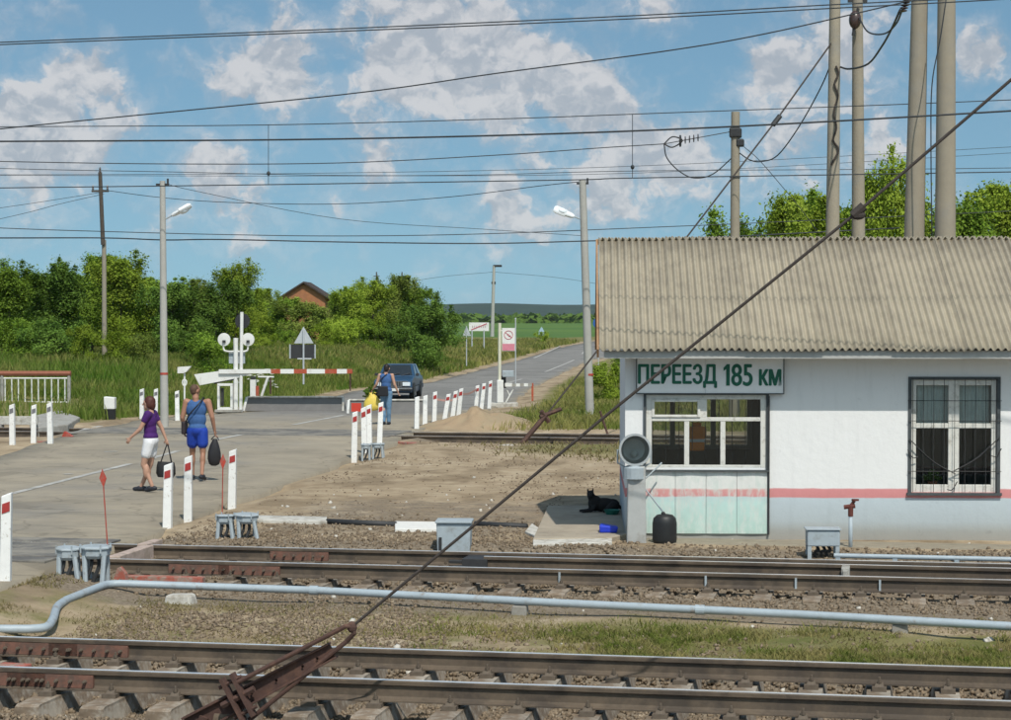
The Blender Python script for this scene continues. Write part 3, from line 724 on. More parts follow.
X, Y, xc, d = scatter(26000, None, (29, 52), lambda X, Y, xc, d: 0.55 * (off_road(X, Y)[2] > 0.3) * (Y < 50.5) * ((xc < 1.0) | (d > 37)) * (0.25 + (vnoise(X, Y, 2.0, 14) > 0.5)))
tag(stones('grit', X, Y, 0.008, 0.026, M_stone, .2), 'fine brownish grit strewn over the bare earth right of the road', 'grit', kind='stuff')
def blades(name, X, Y, hmin, hmax, w, material, lean=0.5, z0=None):
    n = len(X); h = RNG.uniform(hmin, hmax, n); az = RNG.uniform(0, 2 * math.pi, n); la = RNG.uniform(0, 2 * math.pi, n); le = RNG.uniform(0.05, lean, n) * h
    Z = hz(X, Y) - 0.02 if z0 is None else z0
    u = np.stack([np.cos(az), np.sin(az), np.zeros(n)], 1) * (w * RNG.uniform(0.6, 1.3, n))[:, None] / 2
    b = np.stack([X, Y, Z], 1); l = np.stack([np.cos(la), np.sin(la), np.zeros(n)], 1) * le[:, None]
    up = np.array([0, 0, 1.0])
    P = np.stack([b - u, b + u, b + u * 0.75 + l * 0.3 + up * (h * 0.55)[:, None], b - u * 0.75 + l * 0.3 + up * (h * 0.55)[:, None], b + l + up * (h)[:, None] + u * .1, b + l + up * h[:, None] - u * .1], 1)
    k = (np.arange(n) * 6)[:, None, None] + np.array([(0, 1, 2, 3), (3, 2, 4, 5)])[None]
    return np_obj(name, np_mesh(name, P.reshape(-1, 3), k.reshape(-1, 4), material))
M_weed = leaf_mat('weed_leaf', (0.135, 0.175, 0.035), (0.33, 0.275, 0.12), 0.3, 2.2, 0)
M_dry = leaf_mat('dry_grass', (0.28, 0.225, 0.12), (0.185, 0.165, 0.07), 0.25, 1.6, 0)
M_meadow = leaf_mat('meadow_grass', (0.10, 0.19, 0.027), (0.29, 0.295, 0.09), 0.35, 0.42, 0)
M_verge = leaf_mat('verge_grass_dry', (0.15, 0.20, 0.04), (0.36, 0.32, 0.12), 0.35, 0.30, 0)
M_meadow2 = leaf_mat('lush_grass', (0.065, 0.135, 0.02), (0.12, 0.18, 0.034), 0.35, 0.3, 0)
def clumpy(X, Y, s, seed, th): return np.clip((vnoise(X, Y, s, seed) * 0.6 + vnoise(X, Y, s * .35, seed + 3) * 0.4 - th) / (1 - th) * 2.2, 0, 1)
X, Y, xc, d = scatter(330000, None, (19.0, 25), lambda X, Y, xc, d: clumpy(X, Y, .8, 21, .44) * ss(19.45, 19.9, Y) * (1 - ss(21.6, 23.0, Y)) * ss(-2.2, 2.2, xc) * 0.75)
tag(blades('trackside_weeds', X, Y, .02, .10, .014, M_weed, 1.2), 'low yellow green weeds between the pipe and the near track', 'weeds', kind='stuff')
X, Y, xc, d = scatter(210000, None, (19.0, 25.5), lambda X, Y, xc, d: clumpy(X, Y, 1.0, 31, .36) * ss(19.5, 20.0, Y) * (1 - ss(23.2, 23.9, Y)) * (1 - .55 * ss(-3.6, -1.5, xc)) * 0.8)
tag(blades('dry_grass', X, Y, .015, .06, .014, M_dry, 1.6), 'short dry brownish grass on the earth between the two near tracks', 'grass', kind='stuff')
X, Y, xc, d = scatter(60000, None, (40, 58), lambda X, Y, xc, d: clumpy(X, Y, 2.2, 41, .40) * ss(0.8, 3.0, off_road(X, Y)[2]) * np.maximum(ss(42, 46, Y) * (1 - ss(49.5, 50.3, Y)) * ss(-1, 2, xc) * .9, 0.4 * ss(46, 48, Y) * (1 - ss(50, 50.5, Y))) * .6)
tag(blades('trodden_grass', X, Y, .03, .12, .04, M_dry, 1.2), 'thin trodden grass on the bare earth before the far track', 'grass', kind='stuff')
def d_right(X, Y, xc, d):
    e = off_road(X, Y)[2]; return ss(1.2, 2.6, e) * ss(54, 55.5, Y) * (0.35 + 0.65 * clumpy(X, Y, 3, 51, .3)) * (1 - ss(10, 14, xc))
X, Y, xc, d = scatter(90000, (-1, 12), (55, 112), d_right)
tag(blades('verge_grass', X, Y, .08, .32, .04, M_verge, .9), 'rough green verge grass around the right lamp post', 'grass', kind='stuff')
def d_left(X, Y, xc, d):
    e = off_road(X, Y)[3]; return ss(0.7, 2.0, e) * ss(56.5, 58.0, Y) * (1 - .85 * (xc < -13.2) * (d < 68.5)) * (0.5 + 0.5 * clumpy(X, Y, 3, 61, .25))
X, Y, xc, d = scatter(270000, (-27, 1), (57, 138), d_left)
tag(blades('meadow_grass', X, Y, .15, .55, .045, M_meadow, .7), 'tall green meadow grass on the bank left of the road', 'grass', kind='stuff')
X, Y, xc, d = scatter(90000, (-13, 9), (100, 215), lambda X, Y, xc, d: ss(0.6, 1.8, off_road(X, Y)[3]) * (0.4 + .6 * clumpy(X, Y, 6, 71, .3)))
tag(blades('far_verge_grass', X, Y, .20, .55, .11, M_verge, .7), 'yellowish grass verge along the far bend of the road', 'grass', kind='stuff')
# umbel flowers behind the barrier
def umbels():
    X, Y, xc, d = scatter(260, (-11.0, -5.8), (72, 80), lambda X, Y, xc, d: ss(0.6, 1.5, off_road(X, Y)[3]) * np.exp(-((xc + 7.9) / 1.1) ** 2))
    mb = MB(); ms = MB()
    for x, y in zip(X, Y):
        z = float(hz(x, y)); h = random.uniform(.7, 1.35); ms.tube([(x, y, z), (x + random.uniform(-.1, .1), y, z + h)], .012, 4)
        for _ in range(5): mb.box((x + random.uniform(-.09, .09), y + random.uniform(-.09, .09), z + h + random.uniform(-.02, .04)), (.07, .07, .02), Matrix.Rotation(random.uniform(0, 3), 3, 'Z'))
    o = mb.build('white_wildflowers', mat('flower_white', (0.6, 0.6, 0.52), 0.9, 0.1, 9)); tag(o, 'white umbel wildflowers growing in the grass behind the left barrier', 'wildflowers', kind='stuff')
    ms.build('flower_stems', M_meadow2, o)
umbels()
# ------------------------------------------------------------------ crossing keeper's hut
def wall_mat():
    m = bpy.data.materials.new('hut_wall_paint'); m.use_nodes = True; N = m.node_tree.nodes; L = m.node_tree.links; b = N['Principled BSDF']
    b.inputs['Roughness'].default_value = 0.85; b.inputs['Specular IOR Level'].default_value = 0.2
    tc = N.new('ShaderNodeTexCoord'); sp = N.new('ShaderNodeSeparateXYZ'); L.new(tc.outputs['Object'], sp.inputs[0])
    def noise(s, d=6, r=0.65, src=None):
        n = N.new('ShaderNodeTexNoise'); n.inputs['Scale'].default_value = s; n.inputs['Detail'].default_value = d; n.inputs['Roughness'].default_value = r
        L.new(src or tc.outputs['Object'], n.inputs['Vector']); return n.outputs['Fac']
    wob = N.new('ShaderNodeMath'); wob.operation = 'MULTIPLY_ADD'; L.new(noise(3.0), wob.inputs[0]); wob.inputs[1].default_value = 0.03; L.new(sp.outputs[2], wob.inputs[2])
    r = N.new('ShaderNodeValToRGB'); r.color_ramp.interpolation = 'LINEAR'
    mr = N.new('ShaderNodeMapRange'); mr.inputs['From Max'].default_value = 3.0; L.new(wob.outputs[0], mr.inputs['Value']); L.new(mr.outputs[0], r.inputs[0])
    e = r.color_ramp.elements; e[0].position = 0.0; e[0].color = (0.33, 0.32, 0.29, 1); e[1].position = 1.0; e[1].color = (0.80, 0.80, 0.79, 1)
    for z, c in ((0.10, (0.34, 0.345, 0.325)), (0.24, (0.42, 0.47, 0.49)), (0.562, (0.49, 0.56, 0.60)), (0.570, (0.60, 0.25, 0.25)), (0.690, (0.64, 0.27, 0.27)), (0.698, (0.78, 0.78, 0.77))):
        q = e.new(z / 3.0); q.color = (*c, 1)
    # dirt: blotches and run-down streaks
    mp = N.new('ShaderNodeMapping'); mp.inputs['Scale'].default_value = (5, 5, 0.7); L.new(tc.outputs['Object'], mp.inputs[0])
    st = N.new('ShaderNodeMapRange'); st.inputs['From Min'].default_value = 0.52; st.inputs['From Max'].default_value = 0.8; st.inputs['To Min'].default_value = 1.0; st.inputs['To Max'].default_value = 0.90
    L.new(noise(1.6, 8, 0.7, mp.outputs[0]), st.inputs['Value'])
    bl = N.new('ShaderNodeMapRange'); bl.inputs['From Min'].default_value = 0.62; bl.inputs['From Max'].default_value = 0.72; bl.inputs['To Min'].default_value = 1.0; bl.inputs['To Max'].default_value = 0.80
    L.new(noise(4.5, 8, 0.7), bl.inputs['Value'])
    mm = N.new('ShaderNodeMath'); mm.operation = 'MULTIPLY'; L.new(st.outputs[0], mm.inputs[0]); L.new(bl.outputs[0], mm.inputs[1])
    sc = N.new('ShaderNodeVectorMath'); sc.operation = 'SCALE'; L.new(r.outputs[0], sc.inputs[0]); L.new(mm.outputs[0], sc.inputs['Scale']); L.new(sc.outputs[0], b.inputs['Base Color'])
    bp = N.new('ShaderNodeBump'); bp.inputs['Distance'].default_value = 0.012; bp.inputs['Strength'].default_value = 0.5; L.new(noise(7, 6), bp.inputs['Height']); L.new(bp.outputs[0], b.inputs['Normal'])
    return m
M_wall = wall_mat()
def panel_mat():
    m = mat('panel_paint_peeling', (0.72, 0.73, 0.70), 0.75, 0.06, 8); N = m.node_tree.nodes; L = m.node_tree.links
    sc = [n for n in N if n.type == 'VECT_MATH'][0]; tc = [n for n in N if n.type == 'TEX_COORD'][0]
    sp = N.new('ShaderNodeSeparateXYZ'); L.new(tc.outputs['Object'], sp.inputs[0])
    nz = N.new('ShaderNodeTexNoise'); nz.inputs['Scale'].default_value = 5; nz.inputs['Detail'].default_value = 8; L.new(tc.outputs['Object'], nz.inputs['Vector'])
    wob = N.new('ShaderNodeMath'); wob.operation = 'MULTIPLY_ADD'; L.new(nz.outputs['Fac'], wob.inputs[0]); wob.inputs[1].default_value = 0.05; L.new(sp.outputs[2], wob.inputs[2])
    r = N.new('ShaderNodeValToRGB'); L.new(wob.outputs[0], r.inputs[0]); e = r.color_ramp.elements
    e[0].position = 0.0; e[0].color = (0.36, 0.44, 0.40, 1); e[1].position = 1.0; e[1].color = (0.76, 0.76, 0.73, 1)
    for z, c in ((0.12, (0.44, 0.60, 0.54)), (0.50, (0.48, 0.66, 0.62)), (0.585, (0.50, 0.62, 0.62)), (0.60, (0.63, 0.27, 0.27)), (0.685, (0.65, 0.33, 0.31)), (0.71, (0.70, 0.70, 0.67))):
        q = e.new(z); q.color = (*c, 1)
    n2 = N.new('ShaderNodeTexNoise'); n2.inputs['Scale'].default_value = 7; n2.inputs['Detail'].default_value = 9; n2.inputs['Roughness'].default_value = 0.75
    mp = N.new('ShaderNodeMapping'); mp.inputs['Scale'].default_value = (1.6, 1, 0.5); L.new(tc.outputs['Object'], mp.inputs[0]); L.new(mp.outputs[0], n2.inputs['Vector'])
    pr = N.new('ShaderNodeMapRange'); pr.inputs['From Min'].default_value = 0.46; pr.inputs['From Max'].default_value = 0.64; L.new(n2.outputs['Fac'], pr.inputs['Value'])
    mx = N.new('ShaderNodeMix'); mx.data_type = 'RGBA'; L.new(pr.outputs[0], mx.inputs['Factor']); L.new(r.outputs[0], mx.inputs['A']); mx.inputs['B'].default_value = (0.60, 0.65, 0.61, 1)
    L.new(mx.outputs['Result'], sc.inputs[0]); return m
M_panel = panel_mat()
M_roof = mat('asbestos_slate', (0.36, 0.318, 0.242), 0.92, 0.12, 5, bump=0.003, bscale=60, col2=(0.29, 0.256, 0.20), amt2=0.42, scale2=1.6, rand=0.06, spec=0.15)
M_inside = mat('hut_inside_paint', (0.20, 0.23, 0.22), 0.9, 0.1, 5)
M_frame = mat('window_frame_paint', (0.66, 0.65, 0.60), 0.6, 0.08, 12, bump=0.002, col2=(0.42, 0.40, 0.35), amt2=0.3, scale2=9)
M_frameg = mat('window_surround_dark', (0.07, 0.08, 0.085), 0.8, 0.2, 12)
M_trim = mat('eave_board', (0.42, 0.42, 0.40), 0.8, 0.15, 8)
K = 71.7
HX = lambda px: (px - 625.0) / K
HZp = lambda py: (537.0 - py) / K
hut = thing('crossing_hut', 'white crossing keeper hut with corrugated tan roof and a pink stripe', 'hut', cw(1.67, 29.0, 0.0), ALPHA - R(2.2))
LEN, DEP, WH, TH = 8.2, 4.5, 2.66, 0.28
def wall_holes(x0, x1, z0, z1, holes, y0, y1):
    xs_ = sorted({x0, x1, *[v for h in holes for v in h[:2]]}); zs_ = sorted({z0, z1, *[v for h in holes for v in h[2:]]}); mb = MB()
    for a, b_ in zip(xs_, xs_[1:]):
        run = None
        for c, d_ in zip(zs_, zs_[1:]):
            inside = any(h[0] <= (a + b_) / 2 <= h[1] and h[2] <= (c + d_) / 2 <= h[3] for h in holes)
            if inside:
                if run: mb.b(a, b_, y0, y1, run[0], run[1]); run = None
            else: run = (run[0], d_) if run else (c, d_)
        if run: mb.b(a, b_, y0, y1, run[0], run[1])
    return mb
WA = (HX(645.5), HX(766), HZp(467.5), HZp(394)); WB = (HX(907), HX(996.5), HZp(492), HZp(376.5))
wall_holes(0, LEN, -0.35, WH, [WA, WB], 0, TH).build('front_wall', M_wall, hut)
BK = (0.25, 2.1, 0.95, 2.15)
wall_holes(0, LEN, -0.35, WH, [BK], DEP - TH, DEP).build('back_wall', M_wall, hut)
RY, RZ = DEP / 2, 4.20
for x in (0.0, LEN - TH):
    mb = MB(); mb.b(x, x + TH, TH, DEP - TH, -0.35, WH)
    mb.prism([(0.02, WH + .002), (DEP - 0.02, WH + .002), (RY, RZ - 0.06)], x, x + TH, lambda u, v_, t: (t, u, v_)); mb.build('side_wall', M_wall, hut)
MB().b(TH, LEN - TH, TH, DEP - TH, -0.3, 0.05).build('floor', M_inside, hut)
MB().b(TH, LEN - TH, TH, DEP - TH, 2.40, 2.46).build('ceiling', M_inside, hut)
MB().b(2.55, 2.65, TH, DEP - TH, 0.05, 2.40).build('partition', M_inside, hut)
for y in (TH, DEP - TH - .02): wall_holes(TH, 2.55, .05, 2.40, [WA if y < 1 else BK], y, y + .02).build('lining', M_inside, hut)
# roof
EY, EZ = -0.58, 2.60
sl = math.hypot(RY - EY, RZ - EZ); ang = math.atan2(RZ - EZ, RY - EY)
def sheet_mesh(w=1.06):
    n = int(w / 0.1 * 8); v = []; f = []
    for j in range(5):
        for i in range(n + 1):
            x = i / 8 * 0.1; v.append((x, j / 4 * (sl + .04), 0.025 * math.cos(2 * math.pi * i / 8)))
    for j in range(4):
        for i in range(n): a = j * (n + 1) + i; f.append((a, a + 1, a + n + 2, a + n + 1))
    return np_mesh('roof_sheet', np.array(v), np.array(f), M_roof)
SHEET = sheet_mesh()
for side in (0, 1):
    for k in range(9):
        x = -0.36 + k * 1.0
        o = child('roof_sheet', SHEET, hut)
        if side == 0: o.location = (x, EY + random.uniform(-.02, .012), EZ + 0.02 + 0.011 * (k % 2)); o.rotation_euler = (ang + random.uniform(-.002, .002), 0, random.uniform(-.003, .003))
        else: o.location = (x + 1.06, DEP - EY, EZ + 0.02 + 0.006 * (k % 2)); o.rotation_euler = (ang, 0, math.pi)
        sd = o.modifiers.new('thickness', 'SOLIDIFY'); sd.thickness = 0.008; sd.offset = -1
mb = MB(); mb.prism([(.03, -.02), (.20, -.085), (.19, -.105), (.02, -.04)], -0.38, LEN + .5, lambda u, v_, t: (t, RY + u, RZ + v_ + .055)); 
mb.build('ridge_cap', M_roof, hut)
MB().b(-0.30, LEN + .4, EY + .07, EY + .10, EZ - .10, EZ + .012).build('fascia_board', M_trim, hut)
MB().b(-0.30, LEN + .4, EY + .10, -0.002, EZ - .065, EZ - .045).build('soffit', M_trim, hut)
bmat = mat('barge_rust', (0.33, 0.19, 0.10), 0.9, 0.2, 8)
for y0, s in ((EY, 1), (DEP - EY, -1)):
    MB().box((0, 0, 0), (0.03, sl, 0.13)).build('barge_board', bmat, hut, loc=None).matrix_local = Matrix.Translation((-0.385, y0 + s * (RY - EY) / 2, (EZ + RZ) / 2 - .03)) @ Matrix.Rotation(ang * s, 4, 'X')
# booth window
def bars(mb, lst, y0, y1):
    for (x0, x1, z0, z1) in lst: mb.b(x0, x1, y0, y1, z0, z1)
wa = bpy.data.objects.new('window', None); C.objects.link(wa); wa.parent = hut
mb = MB(); x0, x1, z0, z1 = WA
bars(mb, [(x0 - .03, x0 + .005, z0 - .03, z1 + .02), (x1 - .005, x1 + .03, z0 - .03, z1 + .02), (x0 + .005, x1 - .005, z1 - .01, z1 + .02)], -.035, .02)
mb.build('surround', M_frameg, wa)
mb = MB(); ym = (HZp(419.5))
bars(mb, [(x0 + .005, x0 + .085, z0, z1 - .01), (x1 - .085, x1 - .005, z0, z1 - .01)], .0, .07)
bars(mb, [(x0 + .085, x1 - .085, ym - .025, ym + .03), (x0 + .085, x1 - .085, z0, z0 + .035), (x0 + .085, x1 - .085, z1 - .075, z1 - .01)], .004, .066)
for px in (686.5, 722.5): mb.b(HX(px) - .035, HX(px) + .035, .008, .062, z0 + .035, ym - .025)
mb.b(HX(703) - .05, HX(703) + .05, .006, .064, ym + .03, z1 - .075)
mb.build('frame', M_frame, wa, bevel=.006)
mb = MB(); a0, a1, b0_, b1 = HX(651.5), HX(700), ym + .03, z1 - .075
bars(mb, [(a0, a0 + .04, b0_, b1), (a1 - .04, a1, b0_, b1), (a0 + .04, a1 - .04, b0_, b0_ + .035), (a0 + .04, a1 - .04, b1 - .035, b1)], -.015, .045)
mb.build('vent_sash', M_frame, wa, bevel=.006)
for (a, b_, c, d_) in ((x0 + .085, HX(686.5) - .035, z0 + .035, ym - .025), (HX(686.5) + .035, HX(722.5) - .035, z0 + .035, ym - .025), (HX(722.5) + .035, x1 - .085, z0 + .035, ym - .025),
                       (a0 + .04, a1 - .04, b0_ + .035, b1 - .035), (HX(703) + .05, x1 - .085, ym + .03, z1 - .075)):
    MB().b(a, b_, .030, .036, c, d_).build('pane', M_glass, wa)
MB().b(x0 - .03, x1 + .03, -.07, .0, z0 - .055, z0 - .031).build('sill', M_frameg, wa)
mb = MB()
for k in range(9):
    x = x0 + .10 + k * (x1 - x0 - .2) / 8; mb.tube([(x, .115, z0), (x, .115, z1)], .006, 5)
mb.build('bar_grille', M_dark, wa)
# panelling below the booth window
xa, xb = HX(644.5), HX(767); pan = []
nb = 4; w = (xb - xa) / nb
for k in range(nb):
    mb = MB(); n = 6; prof = []
    for i in range(n + 1): prof.append((xa + w * k + .003 + (w - .006) * i / n, -.022 - .008 * math.sin(math.pi * i / n)))
    prof += [(xa + w * (k + 1) - .003, -.002), (xa + w * k + .003, -.002)]
    mb.prism(prof, HZp(533.5), HZp(471.5), lambda u, v_, t: (u, v_, t)); mb.build('panel_strip', M_panel, hut)
MB().b(xb + .001, xb + .026, -.05, -.001, HZp(534), HZp(396)).build('corner_trim', M_dark, hut)
# barred window on the right
wb = bpy.data.objects.new('window', None); C.objects.link(wb); wb.parent = hut
x0, x1, z0, z1 = WB; mb = MB()
bars(mb, [(x0 - .01, x0 + .035, z0, z1), (x1 - .035, x1 + .01, z0, z1), (x0 + .035, x1 - .035, z1 - .04, z1)], -.02, .20)
mb.b(x0 - .03, x1 + .03, -.05, .2, z0 - .035, z0); mb.build('surround', M_frameg, wb)
mb = MB(); xm = (x0 + x1) / 2; zt = HZp(425.5)
bars(mb, [(x0 + .036, x0 + .105, z0 + .001, z1 - .041), (x1 - .105, x1 - .036, z0 + .001, z1 - .041), (xm - .075, xm + .075, z0 + .001, z1 - .041)], .03, .10)
for a, b_ in ((x0 + .105, xm - .075), (xm + .075, x1 - .105)):
    bars(mb, [(a, b_, z0 + .001, z0 + .11), (a, b_, z1 - .12, z1 - .041), (a, b_, zt - .035, zt + .035)], .034, .096)
mb.build('frame', M_frame, wb, bevel=.006)
for a, b_ in ((x0 + .105, xm - .075), (xm + .075, x1 - .105)):
    MB().b(a, b_, .060, .066, zt + .035, z1 - .12).build('pane', M_glass, wb); MB().b(a, b_, .060, .066, z0 + .11, zt - .035).build('pane', M_glass, wb)
M_curt = mat('net_curtain', (0.74, 0.80, 0.77), 0.95, 0.12, 8)
for a, b_ in ((x0 + .10, xm - .02), (xm + .02, x1 - .10)):
    prof = [(a + (b_ - a) * i / 24, .16 + .015 * math.sin(i * 1.9)) for i in range(25)] + [(a + (b_ - a) * i / 24, .165 + .015 * math.sin(i * 1.9)) for i in reversed(range(25))]
    MB().prism(prof, zt - .03, z1 - .05, lambda u, v_, t: (u, v_, t)).build('curtain', M_curt, wb)
mb = MB()
for k in range(9):
    x = x0 + .05 + k * (x1 - x0 - .1) / 8; mb.tube([(x, -.035, z0 + .01), (x, -.035, z1 - .02)], .0045, 5)
for a, b_ in (((x0, z0 + .75), (xm + .02, z0 + .26)), ((x1, z0 + .78), (xm - .02, z0 + .30)), ((x0 - .02, z0 + .60), (x0 + .12, z0 + .50)), ((x1 + .02, z0 + .62), (x1 - .12, z0 + .52)), ((xm - .1, z0 + .05), (xm + .04, z0 + .16))):
    mb.tube(catmull([(a[0], -.042, a[1]), ((a[0] + b_[0]) / 2, -.042, (a[1] + b_[1]) / 2 - .06), (b_[0], -.042, b_[1])], 5), .0075, 6)
for zz in (z0 + .30, z0 + 1.0, z0 + 1.28): mb.tube([(x0 - .02, -.04, zz), (x1 + .02, -.04, zz)], .005, 5)
mb.build('bar_grille', M_dark, wb)
mb = MB()
for _ in range(40): mb.ell((x0 + .35 + random.gauss(0, .05), .14 + random.gauss(0, .02), z0 + .2 + random.gauss(0, .05)), (.022, .008, .03), Matrix.Rotation(random.uniform(0, 3), 3, 'Y'), 6, 4)
pl = tag(mb.build('house_plant', M_meadow2, None), 'small green plant behind the glass of the barred window', 'plant'); pl.matrix_world = Matrix.Translation(hut.location) @ Matrix.Rotation(hut.rotation_euler.z, 4, 'Z')
mb = MB(); mb.lathe([(.055, 0), (.075, .09), (.078, .10)], (x0 + .35, .14, z0 + .05), 12); mb.build('pot', mat('terracotta', (.30, .12, .07), .8), pl)
HM = Matrix.Translation(hut.location) @ Matrix.Rotation(hut.rotation_euler.z, 4, 'Z')
mb = MB(); mb.b(HX(691), HX(706), .42, .50, HZp(453), HZp(428)); mb.b(HX(689), HX(693), .43, .49, HZp(440), HZp(429)); mb.b(HX(704), HX(708), .43, .49, HZp(440), HZp(429)); mb.b(HX(694), HX(703), .43, .47, HZp(428) , HZp(424))
ov = tag(mb.build('work_vest', mat('orange_cloth', (.75, .22, .02), .8, .15, 9), None, bevel=.02), 'orange work vest hanging behind the booth window', 'vest'); ov.matrix_world = HM
mb = MB(); mb.b(HX(691) , HX(706), .412, .419, HZp(444), HZp(441)); mb.build('reflective_stripe', mat('silver_tape', (.6, .6, .6), .4), ov)
mb = MB(); mb.b(HX(668), HX(760), .55, 1.35, .78, .82)
for x in (HX(671), HX(757)):
    for y in (.58, 1.32): mb.b(x - .03, x + .03, y - .03, y + .03, .05, .78)
tb = tag(mb.build('desk', M_wood, None), 'dark desk inside the hut below the booth window', 'desk'); tb.matrix_world = HM
# back window frame
mb = MB(); x0, x1, z0, z1 = BK
bars(mb, [(x0, x0 + .07, z0, z1), (x1 - .07, x1, z0, z1), (x0 + .07, x1 - .07, z0, z0 + .06), (x0 + .07, x1 - .07, z1 - .06, z1), (x0 + .55, x0 + .63, z0 + .06, z1 - .06), (x0 + 1.2, x0 + 1.28, z0 + .06, z1 - .06)], DEP - .2, DEP - .12)
wk = mb.build('window', M_frame, hut)
MB().b(x0 + .07, x1 - .07, DEP - .165, DEP - .160, z0 + .06, z1 - .06).build('pane', M_glass, wk)

# name board
M_board = mat('sign_board_white', (0.84, 0.84, 0.83), 0.55, 0.05, 5, col2=(0.76, 0.77, 0.75), amt2=0.3, scale2=2.5)
M_letter = mat('sign_green', (0.005, 0.115, 0.065), 0.5, 0.12, 9)
sg = thing('name_board', 'white board above the booth window reading ПЕРЕЕЗД 185 км in green', 'sign'); sg.matrix_world = HM
for a, b_ in ((HX(636.6), HX(704.4)), (HX(704.6), HX(782))): MB().b(a, b_, -.075, -.045, HZp(393), HZp(357)).build('board', M_board, sg, bevel=.004)
mb = MB(); mb.b(HX(645), HX(650), -.045, -.001, HZp(391), HZp(359)); mb.b(HX(768), HX(773), -.045, -.001, HZp(391), HZp(359)); mb.build('batten', M_wood, sg)
mb = MB(); xa_, xb_, za_, zb_ = HX(636.6), HX(782), HZp(393), HZp(357); bars(mb, [(xa_ - .012, xb_ + .012, za_ - .014, za_ - .001), (xa_ - .012, xb_ + .012, zb_ + .001, zb_ + .012), (xb_ + .001, xb_ + .012, za_, zb_), (xa_ - .012, xa_ - .001, za_, zb_)], -.085, -.04); mb.build('edge_strip', M_frameg, sg)
text_mesh('ПЕРЕЕЗД', 1, M_letter, 'lettering', sg, HX(638.2), HX(715.5), HZp(387.4), HZp(364.2), -.078, .003, .010)
text_mesh('85', 1, M_letter, 'lettering', sg, HX(730.8), HX(751), HZp(385.5), HZp(364), -.078, .003, .008)
mb = MB(); mb.prism([(HX(725.2), HZp(385.4)), (HX(728.8), HZp(385.4)), (HX(728.8), HZp(364.0)), (HX(726.0), HZp(364.0)), (HX(722.6), HZp(367.6)), (HX(722.6), HZp(370.8)), (HX(725.2), HZp(369.0))], -.083, -.0745, lambda u, v_, t: (u, t, v_)); mb.build('numeral_one', M_letter, sg)
text_mesh('км', 1, M_letter, 'lettering', sg, HX(758.4), HX(779.3), HZp(385), HZp(369.3), -.078, .003, .010)

# ------------------------------------------------------------------ things around the hut
def lathe_y(mb, prof, c, n=24): return mb.lathe(prof, c, n, axis='Y')
sp_ = thing('floodlight', 'round floodlight on a grey concrete post at the corner of the hut', 'floodlight', cw(1.80, 28.55, hs(cw(1.80, 28.55))), ALPHA - R(2))
k = F / 28.55; z_of = lambda py: H - (py - HZ) / k - sp_.location.z
MB().hexa([(-.135, -.13, -.06), (.135, -.13, -.06), (.135, .13, -.06), (-.135, .13, -.06), (-.12, -.12, z_of(466)), (.12, -.12, z_of(466)), (.12, .12, z_of(466)), (-.12, .12, z_of(466))]).build('post', mat('floodlight_post', (.42, .43, .42), .85, .12, 6, bump=.003, col2=(.28, .27, .25), amt2=.35, scale2=3), sp_, bevel=.02)
zc = z_of(449.5)
hd = bpy.data.objects.new('lamp_head', None); C.objects.link(hd); hd.parent = sp_; hd.location = (-.03, -.02, zc); hd.rotation_euler = (0, 0, R(6))
lathe_y(MB(), [(.05, -.20), (.13, -.17), (.20, -.05), (.21, .06), (.225, .065), (.225, .10), (.195, .10), (.19, .05), (.15, -.04), (.02, -.08)], (0, 0, 0), 28).build('housing', mat('floodlight_rim', (.48, .50, .50), .45, .1, 9, metal=.4), hd, smooth=40)
lathe_y(MB(), [(.01, .072), (.192, .072), (.192, .078), (.01, .078)], (0, 0, 0), 28).build('glass', M_glass, hd)
lathe_y(MB(), [(.035, -.06), (.05, -.01), (.045, .03), (.01, .05)], (0, 0, -.06), 12).build('bulb', mat('lamp_bulb', (.6, .62, .6), .3, .05), hd, smooth=True)
mb = MB(); mb.tube([(-.23, 0, 0), (-.23, 0, -.18), (-.12, 0, -.25), (.12, 0, -.25), (.23, 0, -.18), (.23, 0, 0)], .014, 6); mb.lathe([(.16, -.40), (.16, -.25), (.10, -.22)], (0, 0, 0), 16); mb.build('yoke', M_grey, hd)
c = thing('black_container', 'black rounded plastic container standing on the ground below the booth window', 'container', cw((665 - CX) / F * 28.45, 28.45, hs(cw(2.2, 28.45))), ALPHA)
bo = MB().lathe([(.13, -.03), (.160, .0), (.168, .05), (.168, .27), (.155, .34), (.11, .385), (.03, .40)], (0, 0, 0), 20).build('body', M_black, c, smooth=50); bo.scale = (1, .82, 1)
MB().lathe([(.022, 0), (.03, .03), (.012, .05)], (-.02, 0, .38), 10).build('knot', M_black, c)
mb = MB(); mb.tube([cw((663 - CX) / F * 28.5, 28.5, .40), cw((641 - CX) / F * 28.6, 28.6, .78), cw((662 - CX) / F * 28.75, 28.75, 1.05)], .012, 6); mb.tube([cw((641 - CX) / F * 28.6, 28.6, .0), cw((641 - CX) / F * 28.6, 28.6, .78)], .03, 7)
tag(mb.build('drain_pipe', M_grey), 'thin bent grey pipe and cable between floodlight and booth window', 'pipe')
